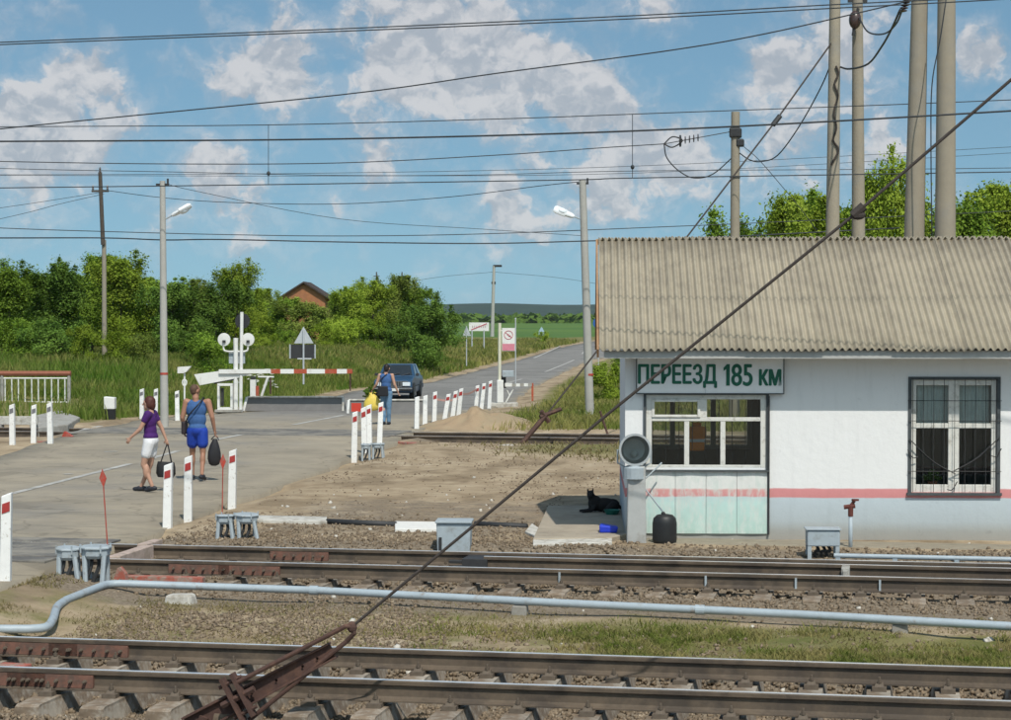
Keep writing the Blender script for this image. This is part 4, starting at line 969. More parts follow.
# concrete slab with kerb left of the hut
def quad_slab(pxs, z0, z1, name, material, kind='structure', bevel=.01):
    P = [G(x, y, z1) for x, y in pxs]; mb = MB(); n = len(P)
    mb._add([(p.x, p.y, z0) for p in P] + [(p.x, p.y, z1) for p in P], [tuple(reversed(range(n))), tuple(range(n, 2 * n))] + [(j, (j + 1) % n, n + (j + 1) % n, n + j) for j in range(n)])
    o = mb.build(name, material, bevel=bevel); return tag(o, kind=kind) if kind else o
M_slab = mat('path_slab', (0.38, 0.325, 0.25), 0.95, 0.12, 4, bump=0.004, bscale=30, col2=(0.31, 0.262, 0.20), amt2=0.4, scale2=1.3)
quad_slab([(533, 538.5), (612, 537), (650, 529), (650, 505), (548, 505.5)], -.3, .045, 'pavement', M_slab)
quad_slab([(626, 542), (1030, 551), (1030, 544.6), (700, 538), (626, 537.5)], -.35, -.02, 'apron', mat('apron_earth', (0.27, 0.235, 0.175), 0.95, 0.2, 5, bump=0.01, bscale=20))
tag(quad_slab([(533, 544), (612, 541.5), (612, 537.8), (533, 539.2)], -.35, .03, 'kerb_stone', M_kerb, None), 'whitewashed kerb stone along the front of the slab beside the hut', 'kerb stone', 'kerb stones')
tag(quad_slab([(472, 549), (533, 548), (533, 540), (474, 541)], -.30, -.03, 'cable_trough', M_grey, None), 'grey concrete cable trough lid beside the relay box', 'cable trough')
for a, lab, mt in (([(250, 519.5), (327, 521), (327, 516.5), (254, 515)], 'pale kerb stone at the left end of the row north of the middle track', M_kerb),
                   ([(395, 528.5), (437, 528.5), (437, 521.5), (395, 521)], 'bright whitewashed kerb stone left of the grey relay box', mat('bright_whitewash', (.72, .71, .67), .85, .1, 9, bump=.004)),
                   ([(525, 531), (536, 536), (540, 528), (532, 523)], 'short kerb stone turned at the corner of the slab', M_kerb)):
    tag(quad_slab(a, -.32, .02, 'kerb_stone', mt, None), lab, 'kerb stone', 'kerb stones')
for p0, p1, lab in (((327, 521.5), (396, 524.5), 'dark old pipe lying between two pale kerb stones'), ((475, 524), (527, 526.5), 'dark old pipe lying behind the cable trough')):
    mb = MB(); mb.tube([G(*p0, 0.0), G(*p1, 0.0)], .045, 10); mb.tube([G(*p0, -.15), G(*p1, -.15)], .05, 8); tag(mb.build('old_pipe', M_dark, smooth=True), lab, 'pipe')
# relay box in front of the trough
def relay_box(px, py, w, h, dp, label, legs):
    p = GG(px, py); t = thing('relay_box', label, 'relay box', (p.x, p.y, hs(p) - .01), ALPHA - R(3)); z = -.0
    if not legs:
        MB().hexa([(-w / 2, -dp / 2, -.05), (w / 2, -dp / 2, -.05), (w / 2, dp / 2, -.05), (-w / 2, dp / 2, -.05), (-w / 2 - .015, -dp / 2, h), (w / 2 + .015, -dp / 2, h), (w / 2 + .015, dp / 2, h), (-w / 2 - .015, dp / 2, h)]).build('body', M_grey, t, bevel=.012)
        MB().b(-w / 2 - .03, w / 2 + .03, -dp / 2 - .03, dp / 2 + .03, h + .001, h + .035).build('lid', M_grey, t, bevel=.01)
        MB().b(-w / 2 + .02, -w / 2 + .06, -dp / 2 - .02, -dp / 2 - .002, -.05, h * .5).build('hasp', M_dark, t)
    else:
        MB().b(-w / 2, w / 2, -dp / 2, dp / 2, h * .42, h * .96).build('body', M_grey, t, bevel=.015); MB().b(-w / 2 - .02, w / 2 + .02, -dp / 2 - .02, dp / 2 + .02, h * .961, h).build('lid', M_grey, t, bevel=.01)
        for sx in (-1, 1):
            for sy in (-1, 1): MB().b(sx * (w / 2 - .03) - .025, sx * (w / 2 - .03) + .025, sy * (dp / 2 - .03) - .025, sy * (dp / 2 - .03) + .025, -.06, h * .42).build('leg', M_grey, t)
        mb = MB()
        for kx in (-.08, 0, .07): mb.tube(catmull([(kx, 0, h * .42), (kx + .03, -.04, h * .25), (kx - .02, -.02, .08), (kx, 0, -.05)], 4), .02, 6)
        mb.build('cable', M_dark, t)
    return t
relay_box(454.5, 549, .43, .37, .36, 'grey sheet metal relay box with lid behind the middle track', False)
relay_box(822.5, 557, .42, .39, .30, 'grey relay box on legs in front of the white wall', True)
p = G(850.5, 549, -.05); t = thing('hydrant_pipe', 'thin grey standpipe with a rusty red valve in front of the hut', 'standpipe', (p.x, p.y, hs(p)))
MB().tube([(0, 0, -.1), (0, 0, .42)], .028, 10).build('pipe', M_pipe, t, smooth=True)
mb = MB(); mb.tube([(0, 0, .42), (0, 0, .56)], .035, 8); mb.tube([(-.09, 0, .54), (.06, 0, .56)], .03, 8); mb.tube([(.0, 0, .56), (.05, 0, .63)], .022, 8); mb.lathe([(.05, -.012), (.05, .012)], (.06, 0, .64), 10); mb.build('valve', mat('valve_rust', (.13, .04, .03), .8, .2, 20), t)
q0 = G(834, 555.5, .02); q1 = G(1040, 560, .02)
mb = MB(); mb.tube([q0, q1], .032, 10)
for kk in (0.02, .3, .6, .9):
    q = q0.lerp(q1, kk); mb.b(q.x - .03, q.x + .03, q.y - .03, q.y + .03, -.30, q.z - .02)
tag(mb.build('wall_pipe', M_pipe, smooth=40), 'thin grey pipe running along the foot of the hut wall', 'pipe')

# main air pipe between the tracks
zp = -.15
pts = [G(-40, 629, zp - .02), G(30, 629, zp - .02), G(46, 627, zp - .02), G(53, 619, zp), G(57, 607, zp), G(66, 600, zp), G(100, 586.5, zp), G(110, 584, zp), G(122, 583.5, zp), G(320, 590.5, zp), G(560, 603, zp), G(800, 614.5, zp), G(1060, 629, zp)]
mb = MB(); mb.tube(pts[:2] + catmull(pts[1:6], 5)[1:] + catmull(pts[5:9], 5)[1:] + pts[9:], .046, 14)
pp = tag(mb.build('air_pipe', M_pipe, smooth=60), 'long pale blue grey pipe lying between the near and middle tracks', 'pipe')
for px, py in ((314, 590.2), (700, 609.7)):
    q = G(px, py, zp); MB().tube([(q.x - .05, q.y, q.z), (q.x + .05, q.y, q.z)], .056, 14).build('collar', M_pipe, pp)
q = G(181, 596, -.22); MB().hexa([(-.19, -.13, -.2), (.19, -.13, -.2), (.19, .13, -.2), (-.19, .13, -.2), (-.16, -.10, .0), (.15, -.10, .01), (.15, .10, .01), (-.16, .10, .0)]).build('pipe_support', M_kerb, loc=(q.x, q.y, -.2), rz=-.05, bevel=.03)
tag(bpy.data.objects['pipe_support'], 'rough pale concrete block carrying the long pipe', 'concrete block')
for px, py in ((520, 601), (900, 619)):
    q = G(px, py, zp); o = MB().hexa([(-.10, -.10, -.25), (.10, -.10, -.25), (.10, .10, -.25), (-.10, .10, -.25), (-.08, -.08, .0), (.08, -.08, .0), (.08, .08, .0), (-.08, .08, .0)]).build('pipe_foot', M_concrete, pp, bevel=.01); o.location = (q.x, q.y, q.z - .05)
# green glass insulator lying by the near rail
p = G(166, 709, -.28); t = thing('glass_insulator', 'green glass insulator lying between the sleepers of the near track', 'insulator', (p.x, p.y, hs(p) + .01))
MB().lathe([(.02, 0), (.05, .01), (.055, .05), (.035, .075), (.03, .11), (.012, .125)], (0, 0, 0), 14).build('body', mat('green_glass', (.02, .13, .06), .15, .1, 9, spec=.8), t, smooth=True)

# crossing edge boards beside the middle track
def board(p0, p1, z, w, h, name, material, label, cat):
    a = G(*p0, z); b_ = G(*p1, z); d_ = (b_ - a); L_ = d_.length; rz = math.atan2(d_.y, d_.x)
    o = MB().b(0, L_, -w / 2, w / 2, -h, 0).build(name, material, bevel=.008); o.location = a; o.rotation_euler = (0, 0, rz); return tag(o, label, cat)
M_pinkw = mat('faded_pink_board', (.46, .36, .31), .9, .15, 9, col2=(.34, .27, .22), amt2=.4, scale2=6)
board((114, 556), (148, 545), .03, .16, .22, 'edge_board', M_pinkw, 'long faded pink board beside the rails at the edge of the crossing', 'board')
board((142, 544), (158, 539), .03, .14, .22, 'edge_board', M_pinkw, 'short faded pink board behind the back rail at the crossing edge', 'board')
board((126, 575), (204, 577), -.16, .14, .12, 'edge_timber', M_redwood, 'red painted timber lying along the foot of the front rail', 'timber')
board((0, 663), (28, 664.5), -.16, .14, .12, 'edge_timber', M_redwood, 'red painted timber end between the rails of the near track', 'timber')
p = G(121, 573, -.1); MB().prism([(-.10, -.2), (.09, -.2), (.07, -.07), (.0, .01), (-.03, .0)], -.04, .04, lambda u, v_, t: (u, t, v_)).build('edge_wedge', M_redwood, loc=(p.x, p.y, -.03)); tag(bpy.data.objects['edge_wedge'], 'red triangular wedge against the front rail of the middle track', 'wedge')
board((392, 441), (421, 443), -.05, .3, .2, 'edge_timber', M_redwood, 'red painted timber at the right end of the far crossing deck', 'timber')
board((36, 441.5), (66, 440), -.05, .3, .2, 'edge_timber', M_redwood, 'red painted timber at the left end of the far crossing deck', 'timber')
p = G(67, 436, .0); MB().prism([(-.2, -.2), (.2, -.2), (.15, 0), (-.05, .12)], -.06, .06, lambda u, v_, t: (u, t, v_)).build('edge_wedge', M_red, loc=(p.x, p.y, 0)); tag(bpy.data.objects['edge_wedge.001'], 'red wedge at the left end of the far crossing deck', 'wedge')
board((503, 444.5), (535, 445.5), -.05, .5, .16, 'loose_slab', M_kerb, 'pale concrete slab lying along the far track under the rusty strut', 'slab')
for (a, b_), lab in zip((((462, 446), (470, 446.3)), ((485, 446.6), (494, 447)), ((432, 445.3), (445, 445.6))), ('middle pale stone block under the far rail', 'right pale stone block under the far rail', 'left pale stone block under the far rail')):
    board(a, b_, -.06, .25, .14, 'stone_block', M_kerb, lab, 'stone block')
# ------------------------------------------------------------------ bollards
mb = MB(); mb.hexa([(-.065, -.065, -.25), (.065, -.065, -.25), (.065, .065, -.25), (-.065, .065, -.25), (-.058, -.058, .86), (.058, -.058, .90), (.058, .058, .90), (-.058, .058, .86)])
BODY = mb.mesh('post', M_post)
mb = MB(); mb.hexa([(-.046, -.068, .68), (.046, -.068, .71), (.046, -.055, .71), (-.046, -.055, .68), (-.044, -.066, .78), (.044, -.066, .81), (.044, -.055, .81), (-.044, -.055, .78)])
PATCH = mb.mesh('red_patch', M_redrefl)
PATCHG = PATCH.copy(); PATCHG.materials.clear(); PATCHG.materials.append(mat('grey_patch', (.16, .16, .17), .7, .2, 9))
def bollard(px, py, top_px, top_py, label, group, patch='red', rz=0.0):
    g = GG(px, py); top = PD(top_px, top_py, depth(g)); hgt = (top - g).length
    t = thing('bollard', label, 'bollard', g, 0, group); t.rotation_mode = 'QUATERNION'
    tilt = Vector((0, 0, 1)).rotation_difference((top - g).normalized())
    t.rotation_quaternion = tilt @ Quaternion((0, 0, 1), ALPHA + rz); s = hgt / .88
    o = child('post', BODY, t); o.scale = (1, 1, s); bv = o.modifiers.new('bevel', 'BEVEL'); bv.width = .012; bv.segments = 2
    if patch:
        q = child('red_patch' if patch == 'red' else 'dark_patch', PATCH if patch == 'red' else PATCHG, t); q.scale = (1, 1, s)
    return t
g1 = 'white bollards along the road'
BL = [(5.5, 579, 7, 494, 'large white bollard at the left edge of the picture', 'red'),
      (167.5, 529, 168.5, 464, 'white bollard with red patch in front of the woman in purple', 'red'), (188, 521, 188.5, 456.5, 'white bollard with red patch in front of the legs of the man', 'red'),
      (232, 507, 233, 450, 'white bollard with red patch standing alone right of the man', 'red'),
      (354, 457, 355, 412, 'leftmost of four white bollards in front of the woman with the yellow bag', 'red'), (364.5, 452, 363.5, 407.5, 'second from left of four white bollards by the woman with the yellow bag', 'red'),
      (369.5, 444, 369, 405, 'third from left of four white bollards by the woman with the yellow bag', 'red'), (379.5, 444.5, 381, 402.5, 'rightmost of four white bollards by the woman with the yellow bag', 'red'),
      (416.5, 428, 417, 397, 'plain white bollard leftmost of the row right of the car', None), (425, 426, 425.5, 395.5, 'plain white bollard second in the row right of the car', None),
      (434, 424.5, 435, 392, 'upright white bollard with red top third in the row right of the car', 'red'), (444, 424, 449, 394, 'strongly leaning white bollard in the middle of the row', 'red'),
      (452, 422.5, 456, 391, 'leaning white bollard fifth in the row right of the car', 'red'), (458, 421.5, 461.5, 388.5, 'leaning white bollard sixth in the row beside the earth mound', 'red'),
      (475.5, 413, 477.5, 385.5, 'white bollard third from the right end behind the earth mound', 'red'), (481, 410, 484, 383.5, 'white bollard second from the right end behind the earth mound', 'red'),
      (489, 408, 490.5, 381, 'last white bollard at the right end beside the striped barrier', 'red'),
      (12.5, 445, 12, 404.5, 'leftmost of three white bollards by the railing', 'grey'), (33.5, 443, 34, 405, 'middle one of three white bollards by the railing', 'grey'), (50.5, 443, 49.5, 403, 'right one of three white bollards by the railing', 'grey'),
      (142, 419, 142, 389, 'leftmost of four white bollards at the left lamp post', 'grey'), (155.5, 419, 156, 389, 'second of four white bollards just left of the lamp post', 'grey'),
      (166, 420.5, 166, 389, 'white bollard directly in front of the left lamp post', 'grey'), (177.5, 420.5, 177, 391, 'white bollard between left lamp post and the man', 'grey')]
for a in BL: bollard(a[0], a[1], a[2], a[3], a[4], g1, a[5], random.uniform(-.15, .15))
M_ribbon = mat('faded_ribbon', (.55, .32, .28), .8, .2, 9)
for a, b_, lab in (((435, 399, 59.5), (461, 398, 60.5), 'faded red and white ribbon tied between the leaning bollards'), ((461, 394, 60.5), (477, 389, 65), 'faded ribbon stretched from the leaning bollards towards the barrier')):
    A = PD(*a); B = PD(*b_); m_ = (A + B) / 2; m_.z -= .06; mb = MB(); pts_ = catmull([A, m_, B], 6)
    for p, q in zip(pts_, pts_[1:]): mb._add([p + Vector((0, 0, .03)), q + Vector((0, 0, .03)), q - Vector((0, 0, .03)), p - Vector((0, 0, .03))], [(0, 1, 2, 3)])
    o = mb.build('ribbon', M_ribbon, fix=False); o.modifiers.new('t', 'SOLIDIFY').thickness = .006; tag(o, lab, 'ribbon', 'ribbons on the bollards')
# red warning board on a stake, red diamonds on rods
p = GG(355.5, 452); t = thing('warning_board', 'small red board on a stake among the bollards', 'board', (p.x, p.y, hs(p)), ALPHA)
zt = PD(358, 403, depth(p)).z - t.location.z; MB().b(-.012, .012, -.012, .012, -.2, zt - .05).build('stake', M_redwood, t); MB().b(-.09, .13, -.035, -.021, zt - .19, zt).build('board', mat('bright_red', (.55, .05, .03), .6, .1, 9), t)
for px, py, tx, ty, lab in ((109, 561, 102.5, 472, 'thin leaning red rod with diamond tip beside the grey cable boxes'), (222, 521, 223, 457, 'thin upright red rod with diamond tip right of the man')):
    p = GG(px, py); top = PD(tx, ty, depth(p)); t = thing('marker_rod', lab, 'marker rod', p, 0, 'red marker rods'); u = top - p
    MB().tube([(0, 0, -.1), u * .95], .008, 6).build('rod', M_red, t); k = u.normalized(); r_ = Vector((ca, sa, 0)); c0 = u * .93
    mb = MB(); f_ = Vector((-sa, ca, 0)) * .012
    for s in (-1, 1): pass
    mb._add([c0 + k * .12 - f_, c0 + r_ * .045 - f_, c0 - k * .12 - f_, c0 - r_ * .045 - f_, c0 + k * .12 + f_, c0 + r_ * .045 + f_, c0 - k * .12 + f_, c0 - r_ * .045 + f_], [(0, 1, 2, 3), (7, 6, 5, 4), (0, 4, 5, 1), (1, 5, 6, 2), (2, 6, 7, 3), (3, 7, 4, 0)])
    mb.build('diamond', M_red, t)

# ------------------------------------------------------------------ grey cable boxes on legs
def cable_boxes(px, py, s, label, zg=-.28, n=2):
    p = GG(px, py); t = thing('cable_box_pair', label, 'cable box', p, ALPHA, 'grey cable boxes beside the tracks')
    for kx in ((-.21, .21) if n == 2 else (0,)):
        x = kx * s; w = (.19 if kx < 0 else .24) * s; z1 = (.44 if kx < 0 else .46) * s
        q8 = Matrix.Rotation(math.pi / 8 + random.uniform(-.2, .2), 3, 'Z') @ Matrix.Rotation(random.uniform(-.06, .06), 3, 'X')
        mb = MB(); mb.lathe([(w * .70, 0), (w * .92, .05 * s), (w * .92, .15 * s)], (x, 0, z1 - .17 * s), 8, rot=q8); mb.build('box', M_grey, t, bevel=.008)
        ld = MB().lathe([(w * 1.04, 0), (w * 1.04, .025 * s), (w * .92, .04 * s)], (x, 0, z1 - .02 * s), 8, rot=q8).build('lid', M_grey, t, bevel=.005)
        for a_ in range(4): MB().tube([(x + w * .98 * math.cos(a_ * 1.57 + .5), w * .98 * math.sin(a_ * 1.57 + .5), z1 - .08 * s), (x + w * .98 * math.cos(a_ * 1.57 + .5), w * .98 * math.sin(a_ * 1.57 + .5), z1 + .05 * s)], .014 * s, 6).build('clamp_bolt', M_grey, ld)
        for sx, sy in ((-1, -1), (1, -1), (-1, 1), (1, 1)):
            MB().tube([(x + sx * w * .62, sy * w * .5, z1 - .12 * s), (x + sx * w * random.uniform(.6, .95) + random.uniform(-.03, .03), sy * w * .7, -.12)], .040 * s, 7).build('leg', M_grey, t)
        mb = MB(); mb.tube(catmull([(x, 0, z1 - .08 * s), (x + .06 * s, -.03, .2 * s), (x - .03, -.05, -.06)], 5), .032 * s, 7); mb.tube(catmull([(x - .08 * s, .02, z1 - .08 * s), (x - .05 * s, -.05, .2 * s), (x - .11, -.05, -.06)], 5), .026 * s, 7); mb.build('cable_pipe', M_dark, t)
    return t
cable_boxes(82, 577, .80, 'pair of grey cable boxes on legs in front of the crossing, left foreground', -.25)
cable_boxes(236, 538, .72, 'pair of grey cable boxes on legs behind the middle track', -.15)
cable_boxes(372, 457, .62, 'pale cable box on thin legs among four white bollards', -.06)

# ------------------------------------------------------------------ poles and lamps
def pole(name, base, top, r0, r1, label, cat, material, group=None, n=14):
    t = thing(name, label, cat, base, 0, group); MB().tube([Vector((0, 0, -.6)), top - base], [r0 + (r0 - r1) * .05, r1], n).build('pole', material, t, smooth=40); return t
def lamp_post(bx, by, tx, ty, r0, r1, arm0, arm1, band_y, label):
    b_ = G(bx, by, 0); b_.z = hs(b_); d = depth(b_); b_ = PD(bx, by, d); top = PD(tx, ty, d)
    t = pole('lamp_post', b_, top, r0, r1, label, 'lamp post', M_lamppole, 'concrete lamp posts with white lamps')
    A = PD(*arm0, d) - b_; B = PD(*arm1, d) - b_; u = (B - A); m_ = A + u * .22
    MB().tube([A - u * .12, m_], .022, 8).build('arm', M_grey, t)
    q = Vector((1, 0, 0)).rotation_difference(u.normalized()).to_matrix(); L_ = (B - m_).length
    lh = MB(); ring = lambda x, w, h: [q @ Vector((x, -w, -h)) + m_ for _ in (0,)]
    secs = [(0, .04, .04), (.08, .09, .06), (L_ * .38, .11, .065), (L_ * .42, .14, .085), (L_ * .9, .14, .085), (L_, .10, .05)]
    vs = []; fs = []
    for x, w, h in secs:
        for kk in range(10): a = 2 * math.pi * kk / 10; vs.append(m_ + q @ Vector((x, w * math.cos(a), h * math.sin(a))))
    for i in range(len(secs) - 1):
        for kk in range(10): fs.append((i * 10 + kk, i * 10 + (kk + 1) % 10, (i + 1) * 10 + (kk + 1) % 10, (i + 1) * 10 + kk))
    fs += [tuple(range(10)), tuple(50 + kk for kk in range(10))]
    lh._add(vs, fs); lo = lh.build('lamp_head', M_lampwhite, t, smooth=40)
    gs = MB(); gs.ell(m_ + q @ Vector((L_ * .62, 0, -.06)), (L_ * .24, .10, .06), q, 12, 8); gs.build('lamp_cover', M_lampglass, lo, smooth=True)
    zb = PD(tx * .3 + bx * .7, band_y, d).z - b_.z; ax = (top - b_); k = zb / ax.z; rr = r0 + (r1 - r0) * k + .004
    MB().tube([ax * (k - .003), ax * (k + .006)], rr, 14).build('red_band', M_red, t)
    mb = MB(); mb.box(ax * .985, (.36, .06, .06)); mb.tube([ax * .985 + Vector((.15, 0, 0)), ax * .985 + Vector((.15, 0, .16))], .03, 8); mb.build('bracket', M_dark, t)
    return t
lamp_post(164.5, 427, 162.5, 181, .115, .075, (166.5, 218.5), (191, 205), 374, 'tall concrete lamp post at the left behind the white bollards')
lamp_post(590.5, 415, 582.5, 180, .135, .105, (580, 219), (554, 208.5), 375, 'tall concrete lamp post beside the left end of the hut roof')
def far_lamp():
    d = 262.0; b_ = PD(492, 338, d); b_.z = hs(b_); top = PD(494, 266, d)
    t = pole('far_lamp_post', b_, top, .26, .17, 'distant leaning pole with lamp beyond the white road signs', 'lamp post', M_lamppole)
    u = top - b_; MB().box(u + Vector((.45, 0, .0)), (1.1, .3, .28)).build('lamp_head', M_dark, t, bevel=.05); MB().box(u * .76, (.5, .3, .3)).build('clamp', M_dark, t)
far_lamp()
# wooden pole on a concrete foot
def utility():
    d = 82.0; b_ = PD(104.5, 372, d); b_.z = hs(b_); m_ = PD(104, 240, d); top = PD(101, 172.5, d)
    t = pole('utility_pole', b_, m_, .10, .085, 'thin dark wooden utility pole on a concrete leg among the trees', 'utility pole', M_pole)
    MB().tube([(m_ - b_) * .96 + Vector((0, -.1, 0)), top - b_ + Vector((0, -.1, 0))], [.085, .075], 10).build('wooden_top', M_wood, t)
    q = top - b_; MB().box(q * .975 + (m_ - b_) * .0 + Vector((0, -.1, -.55)), (.7, .08, .08)).build('crossarm', M_wood, t)
    for x in (-.3, .3): MB().lathe([(.03, 0), (.05, .03), (.03, .09), (.045, .12), (.02, .18)], q * .975 + Vector((x, -.1, -.50)), 8).build('insulator', M_insul, t)
    MB().lathe([(.03, 0), (.05, .03), (.03, .09), (.045, .12), (.02, .2)], q + Vector((0, -.1, 0)), 8).build('insulator', M_insul, t)
utility()
MASTS = {}
for key, bx, tx, d, r0, r1, zt, lab in (('a', 832.5, 835, 54, .185, .140, 11.6, 'leftmost of four tall concrete masts behind the hut'), ('b', 858.5, 857.5, 54.5, .185, .135, 11.6, 'second from left of four tall concrete masts behind the hut'),
                                ('c', 914, 919.5, 40.5, .215, .145, 10.9, 'third from left of four tall concrete masts, thick and leaning slightly right'), ('d', 945.2, 946.5, 40, .205, .160, 10.9, 'rightmost of four tall concrete masts behind the hut')):
    b_ = PD(bx, 311, d); b_.z = hs(b_); k = PD(tx, 0, d); k2 = PD(bx, 235, d); u = (k - k2) / (k.z - k2.z); top = k2 + u * (zt - k2.z); bb = k2 + u * (b_.z - k2.z)
    MASTS[key] = pole('concrete_mast', bb, top, r0 * 1.12, r1, lab, 'mast', M_pole, 'concrete masts behind the hut', 18); MASTS[key]['top'] = 0; del MASTS[key]['top']
    t = MASTS[key]; q = top - bb
    mb = MB(); mb.tube([q * .30, q * .302], r0 * 1.05, 16); mb.build('band', M_dark, t)
    MB().box(q * (.97 if key in 'ab' else .93), (.5, .1, .1), Matrix.Rotation(ALPHA, 3, 'Z')).build('crossarm', M_dark, t)
for key, pts_, dd in (('a', [(836, 66), (838.5, 74), (834.5, 84), (838, 96), (834, 112), (836.5, 128), (833, 140), (838.5, 150), (831, 165)], 53.8),):
    t = MASTS[key]; MB().tube([PD(x, y, dd) - t.location for x, y in catmull([Vector((a, b_, 0)) for a, b_ in pts_], 4) for x, y in ((x_, y_),)] if False else [PD(v_.x, v_.y, dd) - t.location for v_ in catmull([Vector((a, b_, 0)) for a, b_ in pts_], 4)], .028, 6).build('cable', M_cable, t)
def pole735():
    d = 60.0; b_ = PD(734.5, 330, d); b_.z = hs(b_); top = PD(735.5, 112, d)
    t = pole('telegraph_pole', b_, top, .16, .125, 'short concrete pole with insulators behind the left part of the hut roof', 'pole', M_pole)
    q = top - b_; mb = MB(); mb.box(PD(735.5, 133, d) - b_, (.34, .36, .28)); mb.box(PD(736, 143, d) - b_ + Vector((.12, 0, 0)), (.22, .3, .22)); mb.build('collar', M_dark, t, bevel=.04)
    for py in (127, 178): MB().tube([PD(735, py, d) - b_, PD(735, py - .6, d) - b_], .16, 12).build('band', M_dark, t)
    return t
pole735()

# ------------------------------------------------------------------ overhead wires
def wire(pts, r, label, Y=None, d=None, group='overhead wires', material=None, n=5, seg=6):
    P = [PY(x, y, Y) if Y else PD(x, y, d if not isinstance(d, (list, tuple)) else d[i]) for i, (x, y) in enumerate(pts)]
    o = MB().tube(catmull(P, seg), r, n).build('overhead_wire', material or M_wire, smooth=True); return tag(o, label, 'wire', group)
wire([(-260, 54), (0, 42.5), (340, 29), (640, 15.5), (830, 5), (1011, -4), (1300, -22)], .008, 'upper of the twin thin wires crossing the very top of the picture', Y=T2 + .3)
wire([(-260, 56), (0, 44.8), (340, 31.5), (640, 18.6), (830, 8.6), (1011, -1), (1300, -19)], .008, 'lower of the twin thin wires crossing the very top of the picture', Y=T2 + .3)
wire([(-260, 158), (0, 129), (340, 95), (500, 73), (660, 52), (760, 35), (880, 8), (960, -12), (1200, -75)], .009, 'steep wire rising from middle left to the tops of the masts', Y=T2 + 1.6)
cat3 = wire([(-260, 130), (0, 127), (270, 125), (500, 119), (640, 114), (1011, 100), (1300, 85)], .012, 'thin carrier wire of the far track with two droppers', Y=T3)
for px, y0, y1 in ((268.5, 125, 184.5), (632.5, 114.3, 178.2)):
    MB().tube([PY(px, y0, T3), PY(px, (y0 + y1) / 2, T3), PY(px, y1, T3)], .009, 5).build('dropper', M_wire, cat3); MB().ell(PY(px, y1 - 11, T3), (.05, .05, .06), None, 8, 6).build('clamp', M_wire, cat3)
wire([(-260, 191), (0, 188), (270, 184.7), (570, 180), (640, 178), (1011, 172), (1300, 166)], .014, 'contact wire of the far track at lamp post top level', Y=T3)
wire([(-260, 142.5), (0, 141.5), (340, 139), (660, 130), (1011, 111), (1300, 92)], .0115, 'thick dark contact wire of the middle track', Y=T2 - .6)
wire([(-260, 156), (0, 161.5), (170, 164), (340, 163), (500, 155), (600, 148), (664, 144)], .014, 'sagging wire ending at the insulator left of the short pole', d=60)
wire([(-260, 160), (0, 168.5), (170, 172), (340, 175.5), (480, 175), (640, 171), (1011, 168), (1300, 160)], .011, 'faint wire just above the far contact wire', d=66)
wire([(-260, 174), (0, 174.8), (340, 173), (640, 166), (1011, 147), (1300, 130)], .009, 'very faint thin wire rising to the right of the masts', d=74)
wire([(-260, 176), (0, 175.5), (340, 176), (640, 173), (1011, 153), (1300, 134)], .009, 'second very faint thin wire rising to the right of the masts', d=78)
wire([(103, 190), (160, 197.5), (230, 202.5), (340, 204), (450, 197), (540, 186), (583, 181.5)], .012, 'sagging wire from the wooden utility pole to the right lamp post', d=[82, 78, 74, 71, 68, 65, 63.3])
wire([(104, 192), (60, 199), (0, 208), (-200, 236)], .010, 'upper wire going left from the wooden utility pole', d=82)
wire([(104, 194), (60, 204), (0, 219), (-200, 262)], .010, 'lower wire going left from the wooden utility pole', d=82)
wire([(-260, 217), (0, 228), (104, 231.5), (220, 234.5), (340, 236), (480, 234), (660, 227), (800, 221), (1100, 207)], .013, 'thin wire passing just above the tree tops', d=64)
wire([(-260, 238), (0, 238), (105, 238), (165, 240), (220, 239.5), (340, 242), (480, 243.5), (587, 241), (720, 237), (900, 228)], .019, 'thick twisted cable strung low between the two lamp posts', d=61.5)
wire([(494, 272), (440, 277), (380, 287), (320, 300)], .022, 'distant wire descending left from the far lamp pole', d=262)
wire([(494, 272), (560, 278), (620, 288), (680, 300)], .022, 'distant wire descending right from the far lamp pole', d=262)
wire([(163, 183), (200, 192), (340, 219), (480, 229), (586, 236)], .008, 'faint slack wire dropping across the lower sky', d=[58.5, 59, 60.5, 62, 63.2])
# insulator string and jumper loops at the short pole
t = thing('strain_insulator', 'horizontal insulator string with clamp left of the short pole', 'insulator', PD(664, 144, 60))
o0 = t.location; mb = MB(); A = PD(664, 144, 60) - o0; B = PD(735, 131, 60) - o0; mb.tube([A, B], .014, 6); mb.build('rod', M_wire, t)
for k in (.30, .36, .42, .48): c_ = A.lerp(B, k); MB().lathe([(.03, -.02), (.11, -.01), (.11, .01), (.03, .02)], c_, 10, axis='X').build('disc', M_insul, t)
mb = MB(); mb.tube(catmull([A, A.lerp(B, .12) + Vector((0, 0, .16)), A.lerp(B, .26), A.lerp(B, .12) - Vector((0, 0, .14)), A], 5), .022, 6); mb.lathe([(.05, -.02), (.17, -.02), (.17, .02), (.05, .02)], A.lerp(B, .23), 12, axis='X'); mb.build('clamp', M_dark, t)
wire([(664, 144), (667, 158), (679, 171), (694, 178), (713, 174), (735, 155)], .018, 'loop of cable hanging between insulator and short pole', d=60, group='cable loops')
wire([(738, 152), (750, 160), (762, 161.5), (778, 155), (800, 125), (822, 85), (834, 55)], .018, 'long cable loop from the short pole up to the leftmost mast', d=[60, 59.5, 59, 58, 56.5, 55, 54.2], group='cable loops')
wire([(743, 146), (760, 161), (785, 190), (800, 208), (818, 232)], .010, 'thin stay running down to the right from the cable loop', d=59, group='cable loops')
wire([(859, 18), (868, 32), (884, 34), (896, 24), (903, 8)], .022, 'short cable loop between the second mast and the hanging insulator', d=[54, 53, 50, 47, 45], group='cable loops')
